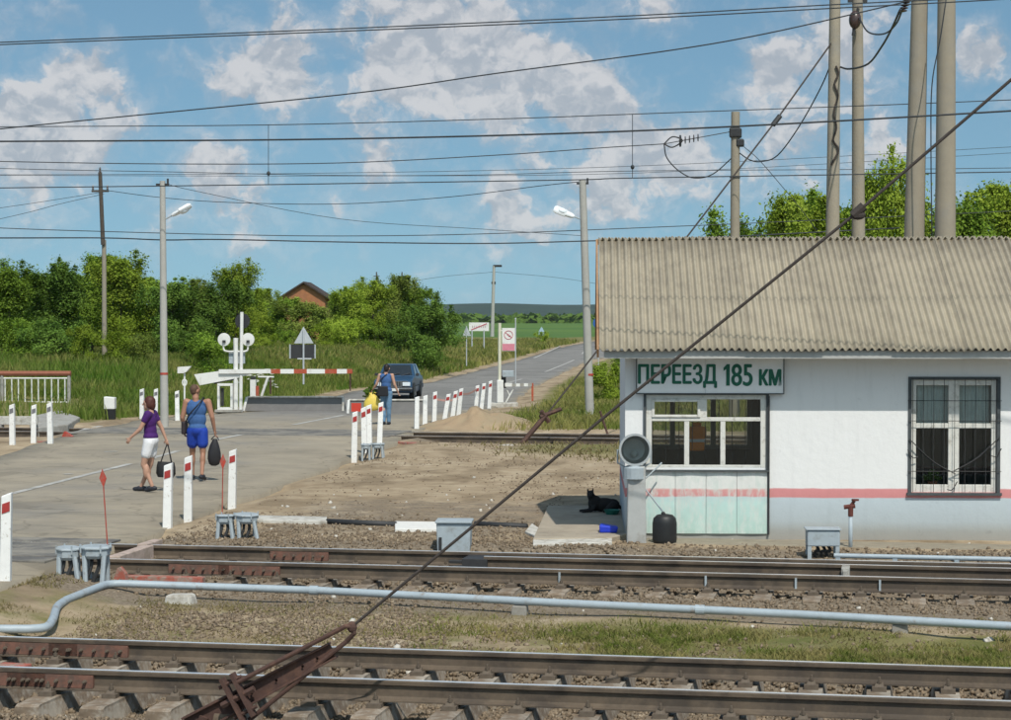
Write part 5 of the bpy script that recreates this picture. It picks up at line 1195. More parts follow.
wire([(840, 67), (850, 69), (868, 64), (882, 46), (892, 28), (900, 10)], .026, 'thick drooping feeder cable right of the leftmost mast', d=[54, 53, 51.5, 49, 47, 45.5], group='cable loops')
t = thing('hanging_insulator', 'dark ribbed insulator hanging right of the second mast', 'insulator', PD(903, 10, 45.4)); 
for k in range(5): MB().lathe([(.02, 0), (.09, .02), (.09, .04), (.02, .06)], (0.02 * k, 0, .06 * k - .05), 10).build('shed', M_insul, t)
t = thing('ball_insulator', 'round dark insulator clamped to the second mast near its top', 'insulator', PD(855, 20, 54.1)); MB().ell((0, 0, 0), (.16, .14, .24), None, 12, 8).build('body', M_insul, t, smooth=True); MB().tube([(-.05, 0, -.4), (.08, 0, .3)], .04, 8).build('pin', M_dark, t)
wire([(946, 0), (940, 40), (932, 85), (931, 150), (932, 238)], .012, 'thin dark cable running down the front of the rightmost mast', d=39.6, group='cable loops')

# ------------------------------------------------------------------ guy stays
g0 = G(205, 722, -.30); YG = g0.y
t = thing('anchor_stay', 'long rusty guy cable with iron anchor crossing the picture diagonally in front', 'guy wire', (g0.x, g0.y, hs(g0)))
o0 = t.location; Q = lambda x, y, dy=0.0: PY(x, y, YG + dy) - o0
MB().tube([Q(352, 626.5), Q(611, 411.5), Q(857, 212.5), Q(1011, 80), Q(1270, -142)], .0125, 8).build('cable', M_cable, t)
mb = MB(); mb.tube([Q(853, 216), Q(864, 206)], .038, 8); mb.ell(Q(858, 215), (.06, .03, .04), None, 10, 6); mb.build('clamp', M_cable, t)
mb = MB(); mb.tube([Q(236, 683, -.06), Q(346, 626, -.03), Q(353, 627)], .020, 8); mb.tube([Q(249, 720, .02), Q(347, 641, .02), Q(354.5, 633), Q(353, 625)], .020, 8); mb.ell(Q(352, 627), (.045, .03, .05), None, 10, 6); mb.build('twin_rod', M_rust, t)
a = Q(188, 727, .05); b_ = Q(333, 650, .05); u = (b_ - a).normalized(); w_ = Vector((0, 1, 0)); vv_ = u.cross(w_).normalized()
def beam(mb, a, b_, up, sd, off=Vector((0, 0, 0)), taper=1.0):
    vs = []
    for p, s in ((a, 1.0), (b_, taper)):
        for x, y in ((-1, -1), (1, -1), (1, 1), (-1, 1)): vs.append(p + off * s + w_ * x * sd + vv_ * y * up * s)
    mb.hexa(vs)
mb = MB(); beam(mb, a, b_, .085, .012, taper=.75); beam(mb, a, b_, .011, .055, vv_ * .085, .75); beam(mb, a, b_, .011, .055, vv_ * -.085, .75); mb.build('channel_beam', M_rust, t, bevel=.004)
mb = MB()
for k in (.45, .62, .8, .9): p = a.lerp(b_, k); mb.tube([p - w_ * .03, p + w_ * .02 - w_ * .05], .012, 6)
mb.build('bolt', M_kerb, t)
mb = MB(); c_ = Q(238, 697, -.05)
for s in (-.05, .05):
    p0 = c_ + u * s - vv_ * .20; p1 = c_ + u * s + vv_ * .20
    vs = [p + w_ * x * .05 + u * y * .014 for p in (p0, p1) for x, y in ((-1, -1), (1, -1), (1, 1), (-1, 1))]; mb.hexa(vs)
mb.tube([c_ - u * .11 - vv_ * .14, c_ + u * .11 - vv_ * .14], .018, 6); mb.tube([c_ - u * .11 + vv_ * .14, c_ + u * .11 + vv_ * .14], .018, 6); mb.tube([c_ - u * .16, c_ + u * .16], .03, 6)
mb.build('yoke_plate', M_rust, t)
MB().tube([Q(205, 716, .05), Q(188, 760, .05)], .05, 8).build('ground_rod', M_rust, t)
# far stay
A0 = G(523, 444, -.1); dA = depth(A0); t = thing('rusty_stay', 'rusty strut and guy wire rising from the far track behind the hut', 'guy wire', (A0.x, A0.y, hs(A0)))
o0 = t.location; Q2 = lambda x, y: PD(x, y, dA + (54 - dA) * (x - 523) / 317) - o0
MB().tube([Q2(548, 413), Q2(597, 351), Q2(690, 233), Q2(775, 122), Q2(838, 34)], .022, 7).build('cable', M_cable, t)
mb = MB(); mb.tube([Q2(519, 447), Q2(546, 415)], .065, 6); mb.tube([Q2(540, 417), Q2(561, 409)], .055, 6); mb.tube([Q2(541, 411), Q2(549, 422)], .06, 6); mb.build('strut', M_rust, t)
MB().tube([Q2(773, 125), Q2(780, 116)], .07, 8).build('clamp', M_dark, t)
p = G(612, 434, 0); mb = MB(); t = thing('rusty_stake', 'short rusty iron stake leaning beside the left wall of the hut', 'stake', (p.x, p.y, hs(p))); MB().tube([(0, 0, -.1), PD(600, 411, depth(p)) - t.location], .03, 6).build('bar', M_rust, t); MB().box((.05, 0, .08), (.22, .1, .16)).build('shoe', M_rust, t)
# ------------------------------------------------------------------ left barrier set
M_bwhite = mat('barrier_white', (.74, .74, .71), .55, .06, 8, col2=(.58, .56, .52), amt2=.3, scale2=4)
M_bred = mat('barrier_red', (.40, .075, .035), .55, .12, 8, col2=(.36, .14, .08), amt2=.4, scale2=5)
dB = 65.0
b0v = PD(236, 411, dB); b0v.z = 0.0
t = thing('level_crossing_barrier', 'lowered red and white crossing barrier with counterweight and twin signal discs, left', 'barrier', b0v)
LB = lambda x, y, dd=0.0: PD(x, y, dB + dd) - b0v
rz3 = Matrix.Rotation(ALPHA, 3, 'Z')
def bar_px(mb, x0, y0, x1, y1, th0, th1, depth_, dd=0.0):
    """bar drawn between two points of the barrier's plane with heights th in pixels"""
    s = dB / F; vs = []
    for (x, y, th) in ((x0, y0, th0), (x1, y1, th1)):
        c_ = LB(x, y, dd); f_ = Vector((-sa, ca, 0)) * depth_ / 2; k_ = Vector((0, 0, 1)) * th * s / 2
        vs += [c_ - f_ - k_, c_ + f_ - k_, c_ + f_ + k_, c_ - f_ + k_]
    mb.hexa(vs)
    return mb
mb = MB(); s_ = dB / F
vs = [LB(*p, dd) for dd in (-.07, .07) for p in ((194, 374.5), (199.5, 385.5), (236, 378.5), (252, 373.5), (252, 370.5), (220, 371))]
mb._add(vs, [tuple(range(6)), tuple(range(6, 12))] + [(i, (i + 1) % 6, 6 + (i + 1) % 6, 6 + i) for i in range(6)]); mb.build('counterweight_arm', M_bwhite, t, bevel=.01)
arm = bar_px(MB(), 219, 371.5, 271, 371.2, 4.2, 4.0, .09, -.10).build('arm', M_bwhite, t)
for x0, x1, m_ in ((271, 280.5, M_bred), (280.5, 294, M_bwhite), (294, 307, M_bred), (307, 325, M_bwhite), (325, 337, M_bred), (337, 347, M_bwhite), (347, 352.5, M_bred)):
    bar_px(MB(), x0, 371.3, x1, 371.3, 4.4, 4.4, .10, -.10).build('arm_segment', m_, arm)
MB().tube([LB(350.3, 373, -.1), LB(350.3, 391, -.1)], .022, 6).build('arm_support', M_rust, t)
MB().tube([LB(235.8, 338), LB(235.8, 413)], .075, 10).build('signal_mast', M_bwhite, t)
MB().tube([LB(241.8, 312, -.05), LB(240.6, 412, -.05)], .055, 8).build('white_pole', M_bwhite, t)
mb = MB(); mb.tube(catmull([LB(223.5, 345), LB(224, 350), LB(228, 351.5), LB(236, 351.5), LB(244, 351.5), LB(247.5, 350), LB(248, 345)], 4), .03, 7); mb.build('signal_bracket', M_bwhite, t)
for x in (224, 248):
    MB().lathe([(.05, -.12), (.17, -.10), (.20, -.04), (.205, 0), (.05, .015)], LB(x, 339.5, -.05), 20, axis='Y').build('signal_disc', M_bwhite, t, smooth=40)
    MB().box(LB(x, 341.5, -.09), (.10, .03, .08), rz3).build('disc_latch', M_dark, t)
MB().lathe([(.10, -.02), (.24, -.015), (.24, .015), (.10, .02)], LB(242.5, 321, .12), 18, axis='Y').build('round_plate', M_dark, t)
MB().box(LB(237, 358, .10), (.50, .05, .34), rz3).build('number_plate', M_grey, t)
mb = MB(); fr = [(218, 384.5, 233, 384.5), (218, 408.5, 233, 408.5)]
for a in fr: bar_px(mb, a[0], a[1], a[2], a[3], 2.4, 2.4, .28)
for x in (219, 232): bar_px(mb, x - 1.1, 396.5, x + 1.1, 396.5, 22.5, 22.5, .28)
mb.build('machine_frame', M_bwhite, t)
mb = MB(); bar_px(mb, 221.5, 397, 223.5, 397, 18, 18, .2, .1); bar_px(mb, 222, 380, 238, 376, 4, 7, .2, .05); bar_px(mb, 234, 395, 236, 395, 24, 24, .2, .1); mb.tube([LB(214, 383), LB(229, 378)], .05, 6); mb.build('drive', M_dark, t)
bar_px(MB(), 216, 410.5, 242, 410.5, 2.2, 2.2, .6).build('plinth', M_concrete, t)
# red and white stand that carries the arm
p0 = PD(255, 399, 65.6); p0.z = 0
t2 = thing('barrier_stand', 'short white stand with dark top and red flank behind the lowered arm', 'barrier stand', p0); L2 = lambda x, y, dd=0.0: PD(x, y, 66.4 + dd) - p0
def b2(mb, x0, x1, y0, y1, dp, dd=0):
    a = L2(x0, y1, dd); b_ = L2(x1, y0, dd); c_ = (a + b_) / 2; mb.box(c_, ((x1 - x0) * 66.4 / F, dp, (y1 - y0) * 66.4 / F), rz3); return mb
b2(MB(), 250.5, 256, 379.5, 410, .2).build('post', M_bwhite, t2); b2(MB(), 251, 255.5, 376.5, 379.5, .18).build('cap', M_dark, t2); b2(MB(), 256.2, 259, 386, 410, .2).build('red_flank', M_bred, t2)
mb = MB(); mb.tube([L2(268, 377), L2(261.5, 396)], .045, 6); mb.tube([L2(258, 376.8), L2(274, 377)], .03, 6); mb.build('strut', M_bwhite, t2); MB().tube([L2(270.5, 377.5), L2(270.5, 394)], .03, 6).build('drop_bar', M_rust, t2)
# raised road-blocking plates
M_plate = mat('barrier_plate', (.155, .15, .145), .75, .15, 4, col2=(.26, .22, .17), amt2=.28, scale2=.9)
def plate(pts, label):
    """sloping steel ramp plate: front-left, front-right, back-right, back-left base pixels and raised height"""
    x0, x1, yb, yt, dd = pts; d = depth(G((x0 + x1) / 2, yb, 0)); a = PD(x0, yb, d); b_ = PD(x1, yb, d); a.z = b_.z = 0.0
    hgt = PD(x0, yt, d).z; f_ = Vector((-sa, ca, 0)); c0 = (a + b_) / 2
    t = thing('road_block_plate', label, 'barrier plate', c0); a -= c0; b_ -= c0; up = Vector((0, 0, hgt)); i0 = (b_ - a) * dd
    mb = MB(); mb.hexa([a + i0, b_, b_ + f_ * 1.2, a + i0 + f_ * 1.2, a + i0 * 2 + up + f_ * .12, b_ + up + f_ * .12, b_ + f_ * 1.25 + up * .15, a + i0 * 2 + f_ * 1.25 + up * .15]); mb.build('plate', M_plate, t)
    e = .05; mb = MB()
    mb.tube([a + i0 * 2 + up + f_ * .10, b_ + up + f_ * .10], .035, 6); mb.build('top_edge', M_kerb, t)
    mb = MB(); mb.tube([a + i0 - f_ * .02, a + i0 * 2 + up + f_ * .08], .045, 6); mb.build('end_edge', M_bwhite, t)
    mb = MB(); mb.tube([b_ - f_ * .02, b_ + up + f_ * .08], .04, 6); mb.build('end_edge', M_kerb, t)
    return t
plate((240.5, 343, 411, 397.2, .03), 'raised dark steel road block plate below the red and white arm')
plate((347, 424, 413.5, 400.2, .01), 'second raised steel road block plate in front of the blue car')
# camera on a thin post
p0 = PD(184.5, 421, 62); p0.z = 0; t = thing('camera_post', 'small white camera housing on a thin post behind the man', 'camera', p0); L3 = lambda x, y: PD(x, y, 62) - p0
MB().tube([L3(184.5, 423), L3(184.5, 373)], .028, 7).build('post', M_bwhite, t)
mb = MB(); vs = [L3(*p) + Vector((-sa, ca, 0)) * dd for dd in (-.11, .11) for p in ((178, 367), (191.5, 366.2), (187, 371.5), (184, 373), (178, 373.2))]
mb._add(vs, [tuple(range(5)), tuple(range(5, 10))] + [(i, (i + 1) % 5, 5 + (i + 1) % 5, 5 + i) for i in range(5)]); mb.build('housing', M_bwhite, t)
MB().tube(catmull([L3(184.5, 379), L3(186.3, 381), L3(186.3, 384), L3(184.5, 386), L3(182.7, 384), L3(182.7, 381), L3(184.5, 379)], 3), .022, 6).build('ring', M_bwhite, t)
# white capped marker
p0 = PD(110.5, 420, 61); p0.z = hs(p0); t = thing('marker_post', 'squat marker post with white cap and black foot at the roadside', 'marker post', p0, ALPHA)
k = 61 / F; MB().b(-.14, .14, -.14, .14, -.1, 10.5 * k - p0.z).build('foot', M_black, t, bevel=.02); MB().hexa([(-.16, -.16, 10.5 * k + .001), (.15, -.16, 10.5 * k + .001), (.15, .16, 10.5 * k + .001), (-.16, .16, 10.5 * k + .001), (-.17, -.16, 23 * k), (.15, -.16, 22 * k), (.15, .16, 22 * k), (-.17, .16, 23 * k)]).build('cap', M_bwhite, t, bevel=.02)
# railing at the left edge
dR = 67.5; p0 = PD(69, 408, dR); p0.z = 0
t = thing('railing', 'white railing with red brown top rail at the left edge of the picture', 'railing', (p0.x, p0.y, hs(p0))); L4 = lambda x, y: PD(x, y, dR) - t.location
kk = dR / F; topr = MB(); a = L4(-80, 373.5); b_ = L4(71, 373.5); topr.tube([a, b_], .085, 8); topr.build('top_rail', mat('railing_redbrown', (.27, .10, .06), .8, .15, 6), t)
for y in (378.3, 402.3): MB().tube([L4(-80, y), L4(69, y)], .03, 6).build('rail', M_bwhite, t)
for x in (-72, 2, 69): MB().tube([L4(x, 412), L4(x, 372)], .06, 6).build('post', M_concrete, t)
BAL = MB().tube([(0, 0, 0), (0, 0, 24 * kk)], .022, 6).mesh('baluster', M_bwhite)
for i in range(21):
    x = -68 + i * 6.65
    child('baluster', BAL, t, L4(x, 402.3))
# white beam and slab before the railing
dW = 56.8; p0 = PD(28, 426, dW); t = thing('white_beam', 'low white concrete beam behind the three bollards by the railing', 'beam', (p0.x, p0.y, hs(p0))); L5 = lambda x, y: PD(x, y, dW) - t.location
mb = MB(); a = L5(-60, 420.5); b_ = L5(38, 420.5); c_ = (a + b_) / 2; mb.box(c_, ((b_ - a).length, .18, .23), rz3); mb.build('beam', M_kerb, t, bevel=.015)
for x in (-45, 0, 34): 
    q = L5(x, 428); MB().b(q.x - .08, q.x + .08, q.y - .1, q.y + .1, -.3, L5(x, 423.5).z).build('foot', M_concrete, t)
o = quad_slab([(38, 427), (68, 424.5), (80, 417), (60, 410), (36, 415)], -.25, .12, 'concrete_apron', M_concrete, None, .03); tag(o, 'broken grey concrete slab at the left end of the far crossing', 'slab')

# ------------------------------------------------------------------ right barrier set
dP = depth(GR(499.5, 405)); p0 = GR(499.5, 405)
t = thing('sign_post', 'tall white post carrying a white and pink notice with a red ring', 'sign post', p0); L6 = lambda x, y, dd=0.0: PD(x, y, dP + dd) - p0
MB().tube([L6(499.5, 407), L6(499.7, 323)], .055, 8).build('post', mat('cream_post', (.66, .64, .50), .6, .06, 8), t)
kk = dP / F
def pl(mb, x0, x1, y0, y1, dd, th=.015):
    c_ = (L6(x0, y0, dd) + L6(x1, y1, dd)) / 2; mb.box(c_, ((x1 - x0) * kk, th, (y1 - y0) * kk), rz3); return mb
pl(MB(), 502, 515, 328, 351, -.01).build('notice_board', M_bwhite, t)
pl(MB(), 502.4, 514.6, 343.8, 350.6, -.022, .006).build('pink_band', mat('pink_print', (.62, .22, .28), .6, .08, 9), t)
c_ = L6(508.5, 335, -.02); mb = MB(); R0, R1 = 4.7 * kk, 3.7 * kk
mb.tube([c_ + rz3 @ Vector((math.cos(a_) * (R0 + R1) / 2, 0, math.sin(a_) * (R0 + R1) / 2)) for a_ in np.linspace(0, 2 * math.pi, 25)], .012, 6); M_ring = mat('ring_red', (.48, .10, .13), .6, .08, 9); mb.build('red_ring', M_ring, t)
mb = MB(); bar_c = c_; mb.box(c_ + Vector((0, -.006, 0)), (R0 * 1.9, .006, .55 * kk), rz3 @ Matrix.Rotation(R(40), 3, 'Y')); mb.box(c_ + Vector((-.6 * kk, -.006, .3 * kk)), (1.6 * kk, .006, 1.4 * kk), rz3); mb.box(c_ + Vector((1.2 * kk, -.006, -.8 * kk)), (2.2 * kk, .006, .8 * kk), rz3); mb.build('pictogram', M_ring, t)
pl(MB(), 499.8, 502.2, 330, 331, 0, .03).build('bracket', M_bwhite, t)
q0 = GR(504, 407); t = thing('level_crossing_barrier', 'small right hand crossing barrier machine with short striped arm', 'barrier', q0); L7 = lambda x, y, dd=0.0: PD(x, y, dP + dd) - q0
def p7(mb, x0, x1, y0, y1, dp, dd=0.0):
    c_ = (L7(x0, y0, dd) + L7(x1, y1, dd)) / 2; mb.box(c_, ((x1 - x0) * kk, dp, (y1 - y0) * kk), rz3); return mb
p7(MB(), 490, 518, 402.5, 407.5, .7).build('plinth', M_kerb, t, bevel=.02); p7(MB(), 502.5, 514, 370.5, 377, .3).build('box', M_grey, t, bevel=.02)
p7(MB(), 497, 503.5, 380, 402.5, .3, -.12).build('machine_case', M_bwhite, t, bevel=.02); p7(MB(), 501.5, 506, 376, 388, .2, .15).build('drive', M_dark, t)
arm = p7(MB(), 505, 512, 383, 386.5, .1, -.05).build('arm', M_bwhite, t)
for i, x in enumerate((512, 516, 520, 524, 528)): p7(MB(), x, x + 4, 383.6 - .1 * i, 386.6 - .1 * i, .08, -.05).build('arm_segment', (M_concrete, M_bwhite)[i % 2], arm)
p7(MB(), 531.5, 533.5, 383, 401, .06, -.05).build('end_post', M_bred, t)
mb = MB(); mb.tube([L7(514, 388), L7(506, 402)], .025, 6); mb.tube([L7(506, 388), L7(510, 396)], .018, 6); mb.build('counter_strut', M_bwhite, t)
# earth mound
def mound():
    c_ = G(480, 426, 0); n = 60; v = []; f = []
    for j in range(19):
        r = j / 18
        for i in range(n):
            a = 2 * math.pi * i / n; x = math.cos(a) * 2.3 * r; y = math.sin(a) * 1.7 * r
            z = .52 * (math.cos(math.pi * min(r, 1)) * .5 + .5) * (1 + .3 * (float(vnoise(x, y, .7, 9)) - .5)) + .20 * (float(vnoise(x, y, .45, 4)) - .5) * (1 - r) + .12 * (float(vnoise(x, y, .17, 6)) - .5) - .08 * r
            if x < -.3: z *= .8
            v.append((x, y, z))
    for j in range(18):
        for i in range(n): f.append((j * n + i, j * n + (i + 1) % n, (j + 1) * n + (i + 1) % n, (j + 1) * n + i))
    o = np_obj('earth_mound', np_mesh('earth_mound', np.array(v), np.array(f), M_soil)); o.location = (c_.x, c_.y, -.06); o.rotation_euler = (0, 0, ALPHA)
    tag(o, 'heap of bare brown earth beside the leaning bollards', 'earth mound')
mound()

# ------------------------------------------------------------------ road signs
def sign_back(px, by, ty, d, tri, rect, label, name='road_sign'):
    p0 = PD(px, by, d); p0.z = hs(p0); t = thing(name, label, 'road sign', p0, 0, 'road signs seen from behind'); L = lambda x, y, dd=0.0: PD(x, y, d + dd) - p0
    MB().tube([L(px, by) - Vector((0, 0, .3)), L(px, ty)], .035, 8).build('post', M_signalu, t)
    if tri:
        vs = [L(*p, dd) for dd in (.04, .06) for p in tri]; mb = MB(); mb._add(vs, [(0, 1, 2), (5, 4, 3)] + [(i, (i + 1) % 3, 3 + (i + 1) % 3, 3 + i) for i in range(3)]); mb.build('triangle_plate', M_signalu, t, bevel=.008)
    if rect:
        x0, x1, y0, y1 = rect; k_ = d / F; c_ = (L(x0, y0, .05) + L(x1, y1, .05)) / 2; MB().box(c_, ((x1 - x0) * k_, .02, (y1 - y0) * k_), rz3).build('plate', M_dark, t)
        mb = MB()
        for x in (x0, x1): mb.tube([L(x, y0, .03), L(x, y1, .03)], .03, 5)
        mb.tube([L(px - 6, y1 + .4, .0), L(px + 8, y1 + .4, .0)], .025, 5); mb.build('plate_frame', M_signalu, t)
    return t
sign_back(303.5, 376, 330, 76, [(303.5, 326.5), (313.5, 343.5), (294, 343.5)], (290, 315, 344.5, 358.5), 'triangular road sign seen from behind with dark plate beneath')
sign_back(466.5, 361, 326, 128, [(466.5, 326), (471, 336), (462.5, 336)], None, 'slim road sign seen from behind left of the white town sign')
d = 178.0; p0 = PD(478, 348, d); p0.z = hs(p0); t = thing('town_sign', 'white end of town sign with red diagonal stroke on two posts', 'road sign', p0); L8 = lambda x, y, dd=0.0: PD(x, y, d + dd) - p0
for x in (472, 484): MB().tube([L8(x, 350), L8(x, 330)], .06, 6).build('post', M_signalu, t)
kk2 = d / F; c_ = (L8(469, 322.5) + L8(489, 331)) / 2; MB().box(c_, (20 * kk2, .05, 8.5 * kk2), rz3).build('panel', M_bwhite, t)
mb = MB(); mb.box(c_ + Vector((sa, -ca, 0)) * .035, (17 * kk2, .02, .9 * kk2), rz3 @ Matrix.Rotation(R(-22), 3, 'Y')); mb.build('stroke', M_ring, t)
mb = MB()
for x in np.linspace(-6.5, 6.0, 8): mb.box(c_ + Vector((ca, sa, 0)) * x * kk2 + Vector((sa, -ca, 0)) * .03, (.8 * kk2, .01, 2.2 * kk2), rz3)
mb.build('worn_lettering', mat('faded_print', (.45, .36, .36), .7, .2, 9), t)
d = 205.0; p0 = PD(541.5, 341, d); p0.z = hs(p0); t = thing('small_road_sign', 'tiny pale blue road sign beside the yellow bush at the far bend', 'road sign', p0); L9 = lambda x, y: PD(x, y, d) - p0
MB().tube([L9(541.5, 344), L9(541.5, 327)], .05, 6).build('post', M_signalu, t); M_pb = mat('pale_blue_sign', (.36, .50, .60), .6, .06)
vs = [L9(*p) + Vector((-sa, ca, 0)) * dd for dd in (-.08, -.05) for p in ((541.5, 326.8), (544.8, 332), (538.3, 332))]; mb = MB(); mb._add(vs, [(0, 1, 2), (5, 4, 3)] + [(i, (i + 1) % 3, 3 + (i + 1) % 3, 3 + i) for i in range(3)]); mb.box(L9(541.5, 334) + Vector((0, -.06, 0)), (.55, .03, .28), rz3); mb.build('plate', M_pb, t)
d = 100.0; p0 = PD(515.6, 356, d); p0.z = hs(p0); t = thing('thin_post', 'thin grey post right of the pink notice', 'post', p0); MB().tube([(0, 0, -.2), PD(515.6, 319, d) - p0], .03, 6).build('post', M_signalu, t); MB().ell(PD(515.6, 319, d) - p0, (.04, .04, .06), None, 8, 6).build('cap', M_signalu, t)
d = 120.0; p0 = PD(598.5, 350, d); p0.z = hs(p0); t = thing('blue_sign', 'edge of a blue round road sign beside the roof of the hut', 'road sign', p0); MB().tube([(0, 0, -.2), PD(598.5, 318, d) - p0], .03, 6).build('post', M_signalu, t); MB().lathe([(.05, -.01), (.33, -.01), (.33, .01), (.05, .01)], PD(598.5, 323, d) - p0, 16, axis='Y').build('disc', mat('sign_blue', (.03, .12, .38), .5), t)

# ------------------------------------------------------------------ brick house behind the trees
d = 200.0; p0 = PD(304, 345, d); p0.z = hs(p0); t = thing('brick_house', 'orange brick gable of a house rising above the trees', 'house', p0, ALPHA)
zt = PD(304, 281.5, d).z - p0.z; ze = PD(304, 295, d).z - p0.z; hw = 2.05
M_brick = mat('orange_brick', (.36, .15, .07), .9, .15, 3, col2=(.30, .13, .07), amt2=.4, scale2=1); M_broof = mat('dark_roofing', (.06, .045, .04), .9, .2, 3)
mb = MB(); mb.prism([(-hw, 0), (hw, 0), (hw, ze), (0, zt - .25), (-hw, ze)], 0, 7, lambda u, v_, q: (u, q, v_)); mb.build('wall', M_brick, t)
for s in (-1, 1):
    e = Vector((s * (hw + .5), 0, ze - .32)); r_ = Vector((0, 0, zt)); mb = MB(); vs = [Vector((e.x, -.4, e.z)), Vector((r_.x, -.4, r_.z)), Vector((r_.x, 7.4, r_.z)), Vector((e.x, 7.4, e.z))]
    mb.hexa([v_ - Vector((0, 0, .16)) for v_ in vs] + vs); mb.build('roof_slope', M_broof, t)

# ------------------------------------------------------------------ parked-looking car on the road
M_car = mat('car_paint_blue', (.020, .062, .125), .28, .08, 3, spec=.6); M_chrome = mat('chrome', (.55, .55, .55), .2, .05, 5, metal=.9); M_tyre = mat('tyre', (.02, .02, .02), .85)
cpx, cd = 402.5, 88.0
g = PD(cpx - 3.5, 397, cd); cz = float(dip(cd)) 
car = thing('car', 'dark blue boxy saloon car facing the crossing on the road', 'car', (g.x, g.y, cz), ALPHA - R(4))
def sect(mb, pts, sx): pass
# body: side outline swept across with a slight tuck-in towards the sills; front points to -y
side = [(-2.03, .30), (-2.05, .48), (-2.02, .72), (-1.95, .80), (-1.10, .90), (-.75, .93), (1.40, .93), (1.95, .88), (2.05, .74), (2.05, .45), (1.98, .28), (1.62, .24), (-1.65, .24)]
def lay(inset, s): return [(s * (.81 - inset(z)), y, z) for y, z in side]
ins = lambda z: .05 if z < .35 else (.0 if z < .75 else .045)
vs = lay(ins, -1) + lay(ins, 1); n = len(side); mb = MB(); mb._add(vs, [tuple(range(n)), tuple(range(n, 2 * n))] + [(i, (i + 1) % n, n + (i + 1) % n, n + i) for i in range(n)]); body = mb.build('body', M_car, car, bevel=.04)
mb = MB(); base = [(-.76, -.82), (.76, -.82), (.76, 1.48), (-.76, 1.48)]; topo = [(-.60, -.22), (.60, -.22), (.60, 1.02), (-.60, 1.02)]
mb.hexa([(x, y, .92) for x, y in base] + [(x, y, 1.40) for x, y in topo]); gh = mb.build('cabin', M_car, car, bevel=.03)
def lerp(a, b, t): return tuple(a[i] + (b[i] - a[i]) * t for i in range(3))
def face_inset(q, m0, off):
    q = [Vector(p) for p in q]; c_ = sum(q, Vector()) / 4; nrm = (q[1] - q[0]).cross(q[3] - q[0]).normalized() * off
    return [c_ + (p - c_) * m0 + nrm for p in q]
Bq = [(x, y, .93) for x, y in base]; Tq = [(x, y, 1.40) for x, y in topo]
for nm, q in (('windscreen', [Bq[0], Bq[1], Tq[1], Tq[0]]), ('rear_window', [Bq[2], Bq[3], Tq[3], Tq[2]]), ('side_window', [Bq[1], Bq[2], Tq[2], Tq[1]]), ('side_window', [Bq[3], Bq[0], Tq[0], Tq[3]])):
    f1 = face_inset(q, .86, .012); f0 = face_inset(q, .86, -.02); mb = MB(); mb.hexa(f0 + f1); mb.build(nm, M_carglass, gh)
    if nm == 'side_window': 
        a, b_ = (Vector(f1[0]) + Vector(f1[1])) / 2, (Vector(f1[2]) + Vector(f1[3])) / 2; MB().tube([a, b_], .03, 6).build('door_pillar', M_car, gh)
MB().b(-.62, .62, -2.075, -2.03, .52, .74).build('grille', M_dark, car)
mb = MB()
for k in range(9): x = -.30 + .075 * k; mb.b(x - .008, x + .008, -2.09, -2.076, .53, .73)
mb.b(-.62, .62, -2.09, -2.074, .735, .755); mb.b(-.36, .36, -2.09, -2.074, .515, .529); mb.b(-.37, -.35, -2.09, -2.074, .52, .74); mb.b(.35, .37, -2.09, -2.074, .52, .74); mb.build('grille_trim', M_chrome, car)
for s in (-1, 1): MB().b(*sorted((s * .40, s * .72)), -2.10, -2.076, .55, .71).build('headlight', M_lampglass, car, bevel=.02)
MB().b(-.80, .80, -2.20, -2.06, .36, .50).build('bumper', M_dark, car, bevel=.03); MB().b(-.81, .81, -2.215, -2.201, .43, .475).build('bumper_trim', M_chrome, car)
MB().b(-.26, .26, -2.225, -2.216, .345, .455).build('number_plate', M_bwhite, car); MB().b(-.80, .80, 2.04, 2.16, .36, .50).build('bumper', M_dark, car, bevel=.03)
for sx in (-1, 1):
    for y in (-1.30, 1.20):
        w = MB().lathe([(.18, -.09), (.29, -.085), (.30, -.05), (.30, .05), (.29, .085), (.18, .09)], (sx * .70, y, .295), 20, axis='X').build('wheel', M_tyre, car, smooth=40); MB().lathe([(.02, -.095), (.18, -.092), (.18, .092), (.02, .095)], (sx * .70, y, .295), 16, axis='X').build('rim', M_signalu, w)
        MB().lathe([(.34, -.012), (.34, .012)], (sx * .80, y, .33), 20, axis='X').build('wheel_arch', M_black, car)
    MB().b(*sorted((sx * .80, sx * .93)), -.78, -.70, .93, 1.05).build('mirror', M_dark, car, bevel=.02); MB().b(*sorted((sx * .812, sx * .825)), -1.9, 1.9, .50, .54).build('side_moulding', M_dark, car)
    MB().b(*sorted((sx * .812, sx * .83)), .02, .18, .78, .81).build('door_handle', M_chrome, car)
mb = MB(); mb.tube([(-.3, -.86, .945), (.12, -.72, 1.05)], .012, 5); mb.tube([(.2, -.86, .945), (.55, -.74, 1.04)], .012, 5); mb.build('wiper', M_black, car)
for x in (-.32, .32): MB().b(x - .2, x + .2, -.02, .10, .93, 1.30).build('seat', M_black, car, bevel=.04)

